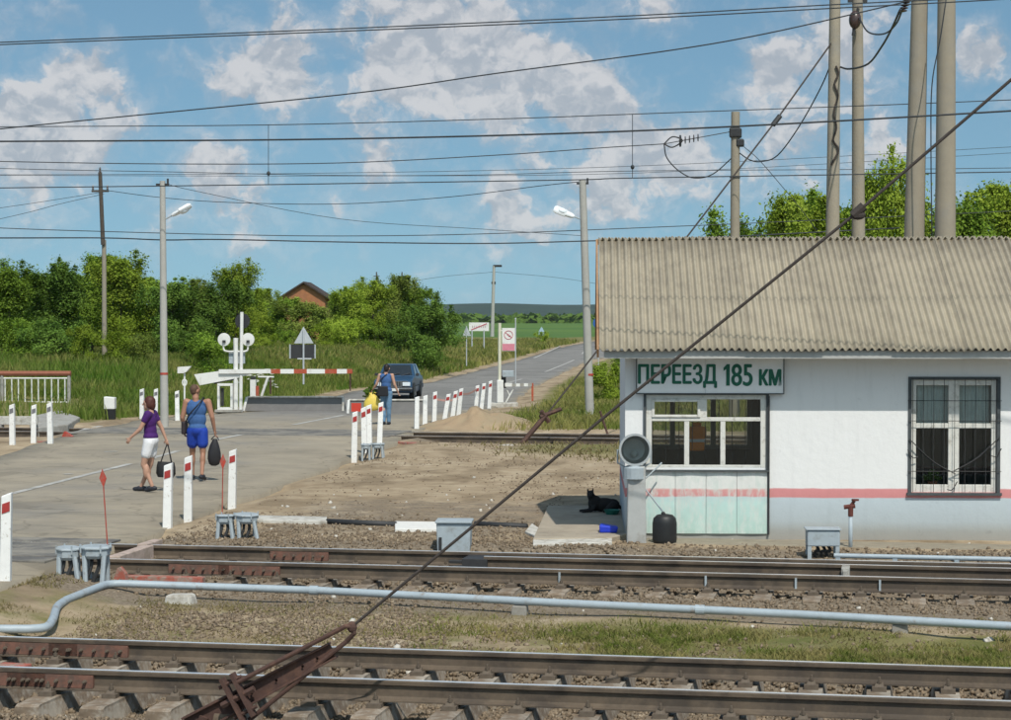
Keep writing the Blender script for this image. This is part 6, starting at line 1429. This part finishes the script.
# ------------------------------------------------------------------ people
M_skin = mat('skin', (.47, .27, .19), .6, .06, 14); M_skin2 = mat('tanned_skin', (.36, .185, .12), .6, .06, 14)
def fingers(mb, w, dr, side, sc=1.0):
    """palm, four bent fingers and a thumb at wrist w, hand pointing along dr; side is the palm's thumb direction"""
    dr = Vector(dr).normalized(); sd = Vector(side); sd = (sd - dr * sd.dot(dr)).normalized(); nr = dr.cross(sd)
    c_ = w + dr * .045 * sc; q = Matrix((sd, nr, dr)).transposed(); mb.ell(c_, (.040 * sc, .018 * sc, .055 * sc), q, 10, 8)
    for i, (o, l) in enumerate(((.028, .070), (.010, .080), (-.009, .074), (-.027, .058))):
        a = w + dr * .085 * sc + sd * o * sc; m_ = a + (dr * .8 + nr * .35) * l * .55 * sc; e = m_ + (dr * .35 + nr * .8) * l * .5 * sc
        mb.caps(a, .0098 * sc, m_, .009 * sc, 6); mb.caps(m_, .009 * sc, e, .008 * sc, 6)
    a = w + dr * .03 * sc + sd * .032 * sc; m_ = a + (dr * .6 + sd * .75 + nr * .2) * .038 * sc; e = m_ + (dr * .85 + nr * .5) * .034 * sc
    mb.caps(a, .012 * sc, m_, .0105 * sc, 6); mb.caps(m_, .0105 * sc, e, .009 * sc, 6)
def person(label, base, rz, J, skin, clothes, hair, fem, head_yaw=0.0):
    """one continuous skinned body from joint positions (facing +y), clothes and hair as children"""
    t = thing('person', label, 'person', base, rz); V = {k_: Vector(v_) for k_, v_ in J.items()}
    mb = MB(); ch = V['chest']; pv = V['pelvis']; sw = .165 if fem else .195
    mb.ell(ch, (.150 if fem else .175, .105, .17)); mb.ell(ch.lerp(pv, .5), (.120 if fem else .145, .095, .17)); mb.ell(pv, (.165 if fem else .160, .115, .12))
    mb.caps(V['neck'], .052 if fem else .062, V['head'] - Vector((0, 0, .05)), .05 if fem else .058)
    mb.caps(ch + Vector((0, -.01, .10)), .07, V['neck'], .055)
    for s in 'lr':
        mb.caps(V['sh' + s], .054 if fem else .066, V['el' + s], .037 if fem else .045); mb.caps(V['el' + s], .038 if fem else .046, V['wr' + s], .024 if fem else .029)
        mb.caps(ch + Vector((0, 0, .09)), .06, V['sh' + s], .055 if fem else .065)
        mb.caps(V['hip' + s], .088, V['kn' + s], .054); mb.ell(V['kn' + s].lerp(V['an' + s], .3), (.054, .060, .13)); mb.caps(V['kn' + s], .052, V['an' + s], .034)
        f_ = V['an' + s]; toe = V['toe' + s]; mb.caps(f_ - Vector((0, 0, .03)), .035, toe, .028)
        fingers(mb, V['wr' + s], V['wr' + s] - V['el' + s] + Vector((0, 0, -.12)), (0, 1, 0), 1.0 if not fem else .9)
    hq = Matrix.Rotation(head_yaw, 3, 'Z'); hd_ = V['head']
    mb.ell(hd_ + hq @ Vector((0, 0, .015)), (.076, .094, .105), hq); mb.ell(hd_ + hq @ Vector((0, .022, -.052)), (.056, .066, .062), hq)
    mb.caps(hd_ + hq @ Vector((0, .088, .01)), .011, hd_ + hq @ Vector((0, .108, -.022)), .016, 8)
    mb.ell(hd_ + hq @ Vector((0, .082, -.055)), (.026, .014, .010), hq); mb.ell(hd_ + hq @ Vector((0, .07, -.095)), (.024, .022, .018), hq)
    for s in (-1, 1):
        mb.ell(hd_ + hq @ Vector((s * .078, -.005, -.005)), (.012, .024, .032), hq); mb.ell(hd_ + hq @ Vector((s * .034, .086, .03)), (.024, .010, .009), hq)
    remeshed(mb, 'body', skin, t, .0085, 4)
    for s in (-1, 1):
        MB().ell(hd_ + hq @ Vector((s * .033, .086, .012)), (.012, .008, .008), hq).build('eye', M_black, t, smooth=True)
    for name, mt, fn, vx in clothes:
        mb = MB(); fn(mb, V); remeshed(mb, name, mt, t, vx, 5)
    mb = MB(); hair(mb, hd_, hq); remeshed(mb, 'hair', clothes[0][1] if False else HAIR[label], t, .009, 2)
    return t
HAIR = {}
def torso_shirt(mb, V, fem, inf, sleeve, hem):
    ch = V['chest']; pv = V['pelvis']
    mb.ell(ch, ((.150 if fem else .190) + inf, .105 + inf, .165 + inf)); mb.ell(ch.lerp(pv, .5), ((.128 if fem else .165) + inf, .100 + inf, .18)); mb.ell(pv + Vector((0, 0, hem)), ((.162 if fem else .160) + inf, .118 + inf, .10))
    if fem: mb.ell(ch + Vector((0, .07, -.01)), (.13, .065, .075))
    for s in 'lr':
        mb.caps(ch + Vector((0, 0, .085)), .072 + inf, ch.lerp(V['sh' + s], .80 if sleeve < .2 else 1.0) + Vector((0, 0, .012)), (.046 if sleeve < .2 else .058) + inf)
        if sleeve > .2: mb.caps(V['sh' + s], .060 + inf, V['sh' + s].lerp(V['el' + s], sleeve), .052 + inf)
def shorts(mb, V, inf, frac, flare=1.0):
    mb.ell(V['pelvis'] + Vector((0, 0, -.01)), (.165 + inf, .120 + inf, .135))
    for s in 'lr':
        mb.caps(V['hip' + s], .092 + inf, V['hip' + s].lerp(V['kn' + s], frac), (.066 + inf) * flare)
def shoe(mb, V):
    for s in 'lr':
        a = V['an' + s]; b_ = V['toe' + s]; d_ = (b_ - a); d_.z = 0; d_ = d_.normalized() if d_.length > 1e-4 else Vector((0, 1, 0))
        h_ = Vector((a.x, a.y, min(a.z, b_.z + .12) - .045)); mb.caps(h_ - d_ * .05, .042, b_, .036); mb.caps(h_ - d_ * .03, .045, h_ + d_ * .05, .046)
def hair_short(mb, h, q): mb.ell(h + q @ Vector((0, -.012, .035)), (.083, .098, .094), q); mb.ell(h + q @ Vector((0, -.05, -.01)), (.076, .06, .085), q)
def hair_crop(mb, h, q): mb.ell(h + q @ Vector((0, -.018, .030)), (.079, .090, .093), q); mb.ell(h + q @ Vector((0, -.045, -.015)), (.068, .052, .06), q)
def hair_bob(mb, h, q):
    mb.ell(h + q @ Vector((0, -.015, .035)), (.088, .102, .098), q); mb.ell(h + q @ Vector((0, -.05, -.02)), (.086, .068, .11), q)
    for s in (-1, 1): mb.ell(h + q @ Vector((s * .072, -.01, -.01)), (.022, .05, .075), q)
M_purple = mat('purple_cotton', (.060, .012, .125), .85, .15, 20, bump=.02, bscale=9); M_whitec = mat('white_cotton', (.74, .74, .76), .85, .06, 20, bump=.015, bscale=9); M_denim = mat('blue_denim_vest', (.045, .112, .275), .85, .18, 25, bump=.02, bscale=8)
M_blues = mat('blue_shorts', (.012, .050, .36), .6, .15, 12, bump=.02, bscale=9); M_jeans = mat('jeans', (.13, .235, .36), .9, .2, 20, bump=.02, bscale=9); M_shoe = mat('dark_shoes', (.022, .024, .032), .6); M_bagb = mat('black_bag', (.013, .013, .015), .55, .2, 12)
# woman in purple, walking to the left, feet at (150,493)
la = 'woman in purple top and white shorts walking left with a black handbag'; HAIR[la] = mat('auburn_hair', (.075, .022, .014), .6, .2, 40)
s = 1.0
gw = G(151, 491.5, .005); J = dict(pelvis=(0, 0, .90), chest=(0, .015, 1.225), neck=(0, .0, 1.40), head=(0, .03, 1.535), shl=(-.165, 0, 1.345), shr=(.165, -.0, 1.345), ell=(-.20, .12, 1.10), wrl=(-.205, .30, .945),
    elr=(.215, -.12, 1.11), wrr=(.225, -.20, .90), hipl=(-.085, 0, .86), hipr=(.085, 0, .86), knl=(-.09, .10, .475), knr=(.09, .04, .475), anl=(-.085, -.05, .11), anr=(.085, .20, .09), toel=(-.085, .06, .035), toer=(.085, .33, .035))
fw = Vector((-.96, .16)); ang_w = math.atan2(-(fw.x), fw.y) + ALPHA
w1 = person(la, gw, ang_w, J, M_skin, [('top', M_purple, lambda mb, V: torso_shirt(mb, V, True, .012, .38, .06), .012), ('shorts', M_whitec, lambda mb, V: shorts(mb, V, .014, .52, 1.18), .012), ('shoes', M_shoe, shoe, .010)], hair_bob, True, R(12))
def handbag(label, at, w, h, dp, drop, mt, name, rings_=None, e=.6):
    t = thing(name, label, 'bag', at, 0); mb = MB(); z1 = -drop; z0 = -drop - h
    rings = [(z0 + h * a_, b_, c_) for a_, b_, c_ in (rings_ or ((0, .80, .9), (.25, 1.0, 1.0), (.7, .95, .85), (1, .85, .55)))]; vs = []; n_ = 16; fs = []
    for z, a, b_ in rings:
        for i in range(n_): q = 2 * math.pi * i / n_; cx = math.copysign(abs(math.cos(q)) ** e, math.cos(q)); sy = math.copysign(abs(math.sin(q)) ** e, math.sin(q)); vs.append((cx * w / 2 * a * (1 + .05 * math.sin(3 * q + z * 9)), sy * dp / 2 * b_, z))
    for j in range(len(rings) - 1):
        for i in range(n_): fs.append((j * n_ + i, j * n_ + (i + 1) % n_, (j + 1) * n_ + (i + 1) % n_, (j + 1) * n_ + i))
    fs += [tuple(range(n_)), tuple((len(rings) - 1) * n_ + i for i in range(n_))]; mb._add(vs, fs); mb.build('body', mt, t, smooth=50)
    mb = MB()
    for y in (-dp * .25, dp * .25): mb.tube(catmull([(-w * .28, y, z1 - .02), (-w * .16, y * .8, z1 * .55), (0, y * .1, .0), (w * .16, y * .8, z1 * .55), (w * .28, y, z1 - .02)], 5), .011, 6)
    mb.build('handle', mt, t); return t
def hand_at(pers, wr, el, reach=.10):
    w_ = Vector(wr); d_ = (w_ - Vector(el) + Vector((0, 0, -.12))).normalized(); return pers.matrix_basis @ (w_ + d_ * reach)
hb = handbag('black handbag with long straps held by the woman in purple', hand_at(w1, J['wrr'], J['elr']), .34, .27, .14, .30, M_bagb, 'handbag'); hb.rotation_euler = (0, R(4), ALPHA + R(5))
# man walking away, feet at (203,480)
lb = 'man in blue sleeveless shirt and blue shorts walking away with a dark bag'; HAIR[lb] = mat('cropped_hair', (.10, .055, .035), .7, .2, 40)
gm = G(197.5, 480.5, .005); J2 = dict(pelvis=(0, 0, .95), chest=(-.02, .01, 1.32), neck=(-.03, 0, 1.53), head=(-.045, .02, 1.665), shl=(-.205, 0, 1.46), shr=(.205, 0, 1.46), ell=(-.275, -.02, 1.17), wrl=(-.27, .08, .93),
    elr=(.29, -.03, 1.18), wrr=(.315, .05, .93), hipl=(-.09, 0, .91), hipr=(.09, 0, .91), knl=(-.125, .12, .50), knr=(.10, .02, .50), anl=(-.135, .16, .10), anr=(.12, -.14, .13), toel=(-.15, .30, .04), toer=(.145, -.01, .04))
m1 = person(lb, gm, ALPHA + R(-6), J2, M_skin2, [('shirt', M_denim, lambda mb, V: torso_shirt(mb, V, False, .018, .06, .03), .012), ('shorts', M_blues, lambda mb, V: shorts(mb, V, .022, .52, 1.25), .012), ('shoes', M_shoe, shoe, .010)], hair_crop, False, R(-35))
sb = handbag('large dark carrier bag in the right hand of the man', hand_at(m1, J2['wrr'], J2['elr'], .10), .25, .50, .13, .06, mat('dark_carrier', (.02, .019, .022), .5, .2, 10), 'carrier_bag', ((0, .35, .4), (.06, .75, .8), (.25, 1.0, 1.0), (.5, .95, 1.0), (.75, .7, .8), (.92, .42, .6), (1, .30, .4)), .85); sb.rotation_euler = (0, R(3), ALPHA + R(10))
p_ = m1.matrix_basis @ Vector((-.235, .02, 1.0)); t = thing('shoulder_bag', 'small dark shoulder bag with strap on the left hip of the man', 'bag', p_, m1.rotation_euler.z)
MB().b(-.05, .03, -.12, .12, -.14, .10).build('body', mat('dark_leather', (.03, .022, .026), .6, .15, 12), t, bevel=.025)
off = lambda x, y, z: Vector((x + .235, y - .02, z - 1.0)); MB().tube(catmull([off(-.20, -.06, 1.10), off(-.10, -.165, 1.24), off(.06, -.155, 1.42), off(.13, -.02, 1.545), off(.06, .12, 1.42), off(-.10, .14, 1.24), off(-.20, .08, 1.10)], 6), .013, 6).build('strap', M_bagb, t)
# woman with yellow bag
lc = 'woman in blue sleeveless top and jeans walking away with a yellow bag'; HAIR[lc] = mat('dark_hair', (.018, .012, .010), .55, .2, 40)
gy = G(386, 424.5, .005); J3 = dict(pelvis=(0, 0, .92), chest=(0, .01, 1.24), neck=(0, 0, 1.42), head=(.02, .02, 1.555), shl=(-.175, 0, 1.365), shr=(.175, 0, 1.365), ell=(-.26, -.02, 1.11), wrl=(-.40, .06, .95),
    elr=(.25, -.02, 1.10), wrr=(.33, .05, .90), hipl=(-.085, 0, .88), hipr=(.085, 0, .88), knl=(-.07, .10, .48), knr=(.08, .0, .48), anl=(-.06, -.02, .10), anr=(.075, .02, .09), toel=(-.06, .10, .035), toer=(.08, .14, .035))
w2 = person(lc, gy, ALPHA + R(-8), J3, M_skin, [('top', M_denim, lambda mb, V: torso_shirt(mb, V, True, .016, .08, .04), .013), ('jeans', M_jeans, lambda mb, V: (shorts(mb, V, .010, 1.0), [mb.caps(V['kn' + s_], .066, V['an' + s_] + Vector((0, 0, .0)), .056) for s_ in 'lr']), .012), ('shoes', M_shoe, shoe, .010)], hair_short, True, R(-5))
yb = handbag('yellow carrier bag with greens carried by the woman in jeans', hand_at(w2, J3['wrl'], J3['ell'], .09), .52, .50, .26, .0, M_yel, 'yellow_bag', ((0, .45, .5), (.08, .85, .9), (.3, 1.0, 1.0), (.55, .85, .95), (.8, .55, .7), (1, .28, .4)), .9); yb.rotation_euler = (0, R(-8), ALPHA)
mb = MB()
for _ in range(90): mb.ell((random.gauss(-.02, .09), random.gauss(0, .05), random.gauss(.05, .07)), (.03, .008, .045), Matrix.Rotation(random.uniform(0, 3), 3, 'Y') @ Matrix.Rotation(random.uniform(0, 3), 3, 'Z'), 6, 4)
mb.build('greens', M_meadow2, yb)
p_ = w2.matrix_basis @ Vector((-.05, -.145, .95)); t = thing('waist_bag', 'black bag slung behind the hip of the woman with the yellow bag', 'bag', p_, w2.rotation_euler.z)
MB().hexa([(-.17, -.05, -.16), (.15, -.05, -.16), (.15, .04, -.16), (-.17, .04, -.16), (-.14, -.03, .12), (.13, -.03, .12), (.13, .02, .12), (-.14, .02, .12)]).build('body', M_bagb, t, bevel=.03); MB().tube(catmull([(-.12, .0, .10), (-.06, .02, .30), (.10, .06, .46)], 5), .012, 6).build('strap', M_bagb, t)

# ------------------------------------------------------------------ dog in the shade
gd = G(602, 511.5, .05); dg_ = thing('dog', 'black dog lying in the shade on the slab beside the hut', 'dog', (gd.x, gd.y, .045), ALPHA); dg_.scale = (.84, .84, .84)
mb = MB(); mb.ell((.03, .02, .13), (.27, .13, .13)); mb.ell((-.13, 0, .16), (.13, .12, .15)); mb.ell((.20, .03, .12), (.13, .13, .12))       # trunk: chest deeper than loin, haunch
mb.caps((-.16, -.01, .22), .085, (-.21, -.03, .31), .07); mb.ell((-.215, -.045, .335), (.068, .075, .065)); mb.caps((-.22, -.09, .32), .042, (-.235, -.165, .30), .026)
for s in (-1, 1): mb.caps((-.215 + s * .042, -.03, .375), .022, (-.22 + s * .055, -.025, .445), .006); 
mb.caps((-.14, -.10, .10), .05, (-.20, -.14, .04), .032); mb.caps((-.20, -.14, .04), .032, (-.36, -.19, .026), .026); mb.caps((-.20, .02, .08), .05, (-.24, -.02, .035), .03); mb.caps((-.24, -.02, .035), .03, (-.40, -.06, .026), .025)
mb.caps((.20, -.09, .12), .085, (.08, -.16, .06), .045); mb.caps((.08, -.16, .06), .04, (.16, -.19, .03), .028); mb.caps((.16, -.19, .03), .028, (.02, -.21, .025), .023); mb.caps((.31, .04, .10), .035, (.42, -.08, .03), .018)
remeshed(mb, 'body', mat('black_fur', (.016, .014, .013), .8, .35, 60, bump=.004, bscale=120), dg_, .010, 3)
for s in (-1, 1): MB().ell((-.222 + s * .03, -.112, .348), (.009, .009, .009), None, 8, 6).build('eye', M_insul, dg_)
p0 = G(611, 520, .05); t = thing('bowl', 'dark green bowl on the slab beside the dog', 'bowl', (G(612, 514, .05).x, G(612, 514, .05).y, .046)); MB().lathe([(.09, 0), (.13, .07), (.125, .07), (.085, .01)], (0, 0, 0), 16).build('body', M_greenp, t, smooth=40)
p0 = G(608, 532, .05); t = thing('blue_basin', 'bright blue plastic basin on the slab beside the floodlight post', 'basin', (p0.x, p0.y, .046), ALPHA)
MB().hexa([(-.12, -.09, 0), (.12, -.09, 0), (.12, .09, 0), (-.12, .09, 0), (-.13, -.10, .11), (.14, -.10, .085), (.14, .10, .085), (-.10, .10, .125)]).build('body', M_bluep, t, bevel=.02)
# ------------------------------------------------------------------ trees
def crown_mesh(name, seed, hgt, rad, base, clumps, leaves, lsize, material, spire=0.0, crad=.42):
    """leaf-sized faces in clumps spread through an uneven crown"""
    g = np.random.default_rng(seed); lob = []
    for _ in range(15):
        a = g.uniform(0, 2 * np.pi); rr = rad * g.uniform(.10, .78); zz = base + (hgt - base) * g.uniform(.10, .78)
        lob.append((rr * np.cos(a), rr * np.sin(a), zz, rad * g.uniform(.20, .42), (hgt - base) * g.uniform(.09, .19)))
    lob.append((g.normal(0, .12) * rad, g.normal(0, .12) * rad, base + (hgt - base) * .80, rad * .40, (hgt - base) * .22))
    for _ in range(9): lob.append((g.normal(0, .45) * rad, g.normal(0, .45) * rad, hgt * g.uniform(.74, .98), rad * g.uniform(.07, .15), hgt * g.uniform(.08, .14)))
    cs = []
    while len(cs) < clumps:
        L_ = lob[g.integers(len(lob))]; v = g.normal(size=3); v /= np.linalg.norm(v); q = g.random() ** .45
        cs.append((L_[0] + v[0] * L_[3] * q, L_[1] + v[1] * L_[3] * q, max(L_[2] + v[2] * L_[4] * q, base * .55)))
    cs = list(cs)
    for k in range(max(10, clumps // 9)):                    # young shoots standing out of the crown
        a0 = cs[g.integers(clumps)]; ln = hgt * g.uniform(.06, .17); tx, ty = g.normal(0, .18, 2)
        if a0[2] < base + (hgt - base) * .45: continue
        for q in (.35, .7, 1.0): cs.append((a0[0] + tx * ln * q, a0[1] + ty * ln * q, min(a0[2] + ln * q, hgt * 1.04)))
    n_sh = len(cs) - clumps; cs = np.array(cs); clumps = len(cs); n = clumps * leaves
    cw_ = g.uniform(.55, 1.25, clumps); cw_[clumps - n_sh:] = g.uniform(.22, .40, n_sh); cr = np.repeat(cw_, leaves) * crad
    c = np.repeat(cs, leaves, 0) + g.normal(size=(n, 3)) * cr[:, None] * np.array([.55, .55, .45])
    o_ = c - np.array([0, 0, base + (hgt - base) * .45]); o_ /= np.linalg.norm(o_, axis=1, keepdims=True) + 1e-6; nrm = g.normal(size=(n, 3)) * .75 + np.array([0, 0, .6]) + o_ * .9; nrm /= np.linalg.norm(nrm, axis=1, keepdims=True)
    t = np.cross(nrm, g.normal(size=(n, 3))); t /= np.linalg.norm(t, axis=1, keepdims=True); b = np.cross(nrm, t)
    s = lsize * (.5 + 1.2 * g.random(n) ** 1.6)[:, None]
    P = np.stack([c - t * s * .5, c + b * s * .32 + t * s * .05, c + t * s * .55, c - b * s * .32 + t * s * .05], 1)
    return np_mesh(name, P.reshape(-1, 3), np.arange(n * 4).reshape(n, 4), material, smooth=False), cs
def trunk_mesh(name, hgt, r, cs, seed, base):
    g = np.random.default_rng(seed); mb = MB(); pts = [Vector((0, 0, -.3))]; 
    for k in range(1, 6): pts.append(Vector((g.normal(0, .05) * hgt * .15, g.normal(0, .05) * hgt * .15, hgt * .82 * k / 5)))
    mb.tube(catmull(pts, 3), [r * (1 - .85 * i / 15) for i in range(16)], 7)
    for i in g.choice(min(len(cs), 120), 14, replace=False):
        e = Vector(cs[i]); z = max(base * .5, e.z - .45 * math.hypot(e.x, e.y) - .2); k = min(max(z / (hgt * .82), 0.05), .95); s_ = pts[0].lerp(pts[-1], k); s_ = Vector((pts[min(5, int(k * 5) + 1)].x * .8, pts[min(5, int(k * 5) + 1)].y * .8, z))
        m_ = s_.lerp(e, .5) + Vector((0, 0, .12 * (e - s_).length)); mb.tube([s_, m_, e], [r * .38 * (1 - .5 * k), r * .22, r * .06], 5)
    return mb.mesh(name, M_bark, True)
M_bark = mat('bark', (.10, .085, .065), .95, .3, 9, bump=.01, bscale=30)
LV = [leaf_mat('leaf_dark', (.105, .190, .036), (.155, .245, .046), .22, .9), leaf_mat('leaf_mid', (.160, .262, .034), (.225, .330, .048), .24, .7), leaf_mat('leaf_bright', (.235, .335, .036), (.315, .400, .056), .26, .7), leaf_mat('leaf_olive', (.165, .230, .042), (.225, .275, .060), .24, .7)]
VAR = []
for i, (hg, rd, bs) in enumerate(((5.6, 2.1, .9), (5.0, 1.9, .6), (6.0, 1.7, 1.1), (4.4, 2.2, .4), (5.4, 1.5, .7))):
    cm, cs = crown_mesh('crown', 100 + i, hg, rd, bs, 300, 74, .105, LV[0]); VAR.append((cm, trunk_mesh('trunk', hg, .10, cs, 200 + i, bs), hg))
SHR = []
for i, (hg, rd) in enumerate(((2.2, 1.35), (1.6, 1.5), (2.6, 1.2))):
    cm, cs = crown_mesh('crown', 300 + i, hg, rd, .15, 140, 80, .078, LV[0], crad=.30); SHR.append((cm, trunk_mesh('trunk', hg, .04, cs, 400 + i, .2), hg))
G1 = 'trees on the bank left of the road'; G2 = 'shrubs at the foot of the trees'; G3 = 'trees behind the hut'
def tree(px, d, top_y, var, leaf, label, cat='tree', group=None, wide=1.0, name=None):
    if group != G3 and 240 < px < 425: d += 30 if cat == 'tree' else 27          # the row steps back behind open grass here
    p = PD(px, 311, d); p.z = hs(p) - .05; cm, tm, hg = (VAR if cat == 'tree' else SHR)[var]
    want = PD(px, top_y, d).z - p.z; s = want / hg
    t = thing(name or ('tree' if cat == 'tree' else 'shrub'), label, cat, p, random.uniform(0, 6.28), group); t.scale = (s * wide, s * wide, s)
    o = child('crown', cm, t); o.material_slots[0].link = 'OBJECT'; o.material_slots[0].material = LV[leaf]; child('trunk', tm, t); return t
for a in ((-32, 96, 262, 0, 0, 'dark tree cut by the left edge of the picture', 1.1), (8, 92, 266, 2, 1, 'mid green tree above the railing at the left edge', 1.1), (34, 97, 278, 1, 0, 'dark round tree right of the railing tree', 1.1), (62, 94, 270, 4, 0, 'dark bluish tree left of the wooden utility pole', 1.15),
          (92, 98, 262, 0, 1, 'green tree behind the wooden utility pole', 1.0), (120, 95, 256, 2, 2, 'tallest bright green tree just right of the utility pole', 1.1), (146, 99, 282, 1, 1, 'green tree left of the left lamp post', 1.1), (172, 94, 288, 3, 0, 'dark low tree right behind the left lamp post', 1.0),
          (196, 100, 284, 4, 3, 'olive tree above the white camera post', 1.2), (216, 95, 284, 1, 0, 'dark tree left of the twin signal discs', 1.1), (236, 103, 264, 2, 2, 'tall pointed bright tree above the twin signal discs', .9), (258, 97, 292, 0, 2, 'bright tree between signal discs and triangular sign', 1.0),
          (284, 101, 301, 3, 1, 'green tree below the left eave of the brick house', 1.4), (310, 96, 303, 1, 3, 'olive tree directly below the brick gable', 1.7), (338, 101, 298, 0, 1, 'green tree right of the brick house', .9), (352, 98, 290, 4, 2, 'bright tree left of the two thin masts', 1.2),
          (374, 103, 281, 2, 2, 'bright green tree above the barrier arm end', 1.1), (396, 106, 280, 0, 3, 'tall olive tree above the blue car', .95), (414, 112, 288, 1, 0, 'dark tree right above the car roof', 1.0), (432, 118, 306, 3, 0, 'last dark low tree before the open field', 1.0)):
    tree(a[0], a[1], a[2], a[3], a[4], a[5], 'tree', G1, a[6])
for i, (px, ty, v_, lf, lab) in enumerate(((-10, 280, 1, 1, 'low green tree filling the gap at the left picture edge'), (22, 286, 3, 1, 'green tree behind the two leftmost trees'), (48, 284, 0, 2, 'lighter tree between the dark trees right of the railing'), (78, 280, 1, 1, 'green tree in the gap left of the utility pole'),
        (106, 276, 3, 0, 'dark tree deep behind the utility pole'), (134, 282, 0, 1, 'green tree in the gap left of the lamp post'), (158, 290, 1, 2, 'light green tree right behind the lamp post top half'), (184, 296, 0, 1, 'green tree between lamp post and camera post'), (206, 292, 3, 2, 'light tree left of the signal discs, further back'),
        (226, 292, 0, 1, 'green tree deep behind the signal discs'), (247, 294, 1, 3, 'olive tree right behind the signal discs'), (258, 306, 0, 1, 'green tree left of the brick house'), (344, 296, 1, 3, 'olive tree deep behind the striped arm'), (364, 292, 0, 1, 'green tree deep left of the far woman'), (386, 290, 3, 1, 'green tree deep behind the far woman'), (406, 292, 0, 1, 'green tree deep behind the car'))):
    tree(px, 108 + i % 3, ty, v_, lf, lab, 'tree', G1, 1.25)
for a in ((20, 84, 322, 0, 1, 'shrub behind the railing'), (52, 82, 326, 1, 0, 'dark shrub right of the railing'), (84, 80, 328, 2, 2, 'bright shrub left of the foot of the utility pole'), (112, 79, 334, 0, 2, 'bright yellow green shrub at the utility pole foot'), (140, 81, 338, 1, 3, 'olive shrub left of the lamp post foot'),
          (186, 86, 334, 2, 0, 'dark shrub right of the left lamp post'), (208, 84, 336, 0, 1, 'shrub left of the counterweight arm'), (262, 86, 336, 1, 2, 'bright shrub right of the twin discs'), (286, 88, 332, 2, 1, 'shrub left behind the triangular sign'), (326, 88, 326, 0, 2, 'bright shrub right of the triangular sign'),
          (348, 91, 322, 1, 2, 'bright shrub above the striped arm tip'), (370, 95, 322, 2, 1, 'shrub left of the head of the far woman'), (392, 98, 326, 0, 0, 'dark shrub behind the car roof'), (420, 104, 322, 1, 0, 'dark shrub at the right end of the tree row'),
          (542, 200, 332.5, 0, 2, 'small yellow green bush at the far bend of the road'), (612, 72, 366, 0, 2, 'green bush between the lamp post and the hut'), (636, 76, 352, 2, 1, 'bush hidden behind the left corner of the hut')):
    tree(a[0], a[1], a[2], a[3], a[4], a[5], 'shrub', G2)
for a in ((766, 80, 222, 1, 1, 'tree right of the short pole behind the roof'), (790, 76, 209, 0, 2, 'tree left of the leftmost mast'), (818, 80, 203, 4, 1, 'tree behind the leftmost mast'), (884, 74, 162, 2, 2, 'tallest bright tree between second and third mast'),
          (862, 82, 210, 1, 1, 'tree behind the second mast'), (906, 82, 214, 0, 1, 'tree behind the third mast'), (938, 78, 206, 4, 2, 'tree between the third and fourth mast'), (966, 74, 200, 2, 1, 'tree right of the fourth mast'), (1006, 76, 199, 0, 2, 'bright tree cut by the right edge of the picture'), (1040, 80, 190, 1, 1, 'tree beyond the right edge of the picture')):
    tree(a[0], a[1], a[2], a[3], a[4], a[5], 'tree', G3, .74 if a[2] > 170 else .52)
# two thin masts far behind the trees
for x, ty, lab in ((376.5, 272, 'left one of two thin distant masts above the trees'), (402, 272, 'right one of two thin distant masts above the trees')):
    p = PD(x, 311, 300); p.z = hs(p); t = thing('thin_mast', lab, 'mast', p, 0, 'thin distant masts'); top = PD(x, ty, 300) - p; MB().tube([Vector((0, 0, -.5)), top], [.16, .09], 8).build('pole', M_wood, t); MB().box(top * .93, (.9, .12, .12)).build('crossarm', M_wood, t)
# far wood as one mass
def far_wood():
    g = np.random.default_rng(5); n = 620; xc = g.uniform(-420, 520, n); d = g.uniform(1180, 1450, n)
    X = xc * ca - d * sa; Y = xc * sa + d * ca; Z = hz(X, Y); leaves = 60; c = np.repeat(np.stack([X, Y, Z + 6], 1), leaves, 0); hsz = np.repeat(g.uniform(.75, 1.2, n), leaves)
    v = g.normal(size=(n * leaves, 3)); v /= np.linalg.norm(v, axis=1, keepdims=True); c = c + v * np.array([6.5, 6.5, 7.6]) * hsz[:, None]
    nr = v + g.normal(size=v.shape) * .5; nr /= np.linalg.norm(nr, axis=1, keepdims=True); t = np.cross(nr, g.normal(size=v.shape)); t /= np.linalg.norm(t, axis=1, keepdims=True); b = np.cross(nr, t); s = g.uniform(1.6, 3.4, len(c))[:, None]
    P = np.stack([c - t * s, c + b * s, c + t * s, c - b * s], 1)
    tag(np_obj('far_wood', np_mesh('far_wood', P.reshape(-1, 3), np.arange(len(c) * 4).reshape(-1, 4), LV[0], False)), 'distant dark belt of woodland at the end of the fields', 'wood', kind='stuff')
far_wood()
# ------------------------------------------------------------------ air
def haze():
    mb = MB(); mb.box((0, 3000, 0), (9800, 8600, 74)); m = bpy.data.materials.new('haze_air'); m.use_nodes = True; N = m.node_tree.nodes; L = m.node_tree.links
    for n in list(N):
        if n.type != 'OUTPUT_MATERIAL': N.remove(n)
    out = [n for n in N if n.type == 'OUTPUT_MATERIAL'][0]; pv = N.new('ShaderNodeVolumePrincipled'); pv.inputs['Color'].default_value = (.80, .90, 1.0, 1); pv.inputs['Density'].default_value = 0.00004; L.new(pv.outputs[0], out.inputs['Volume'])
    o = mb.build('haze', m); tag(o, 'thin pale summer haze over the fields', 'haze', kind='stuff')
HAZE = True
if HAZE: haze()
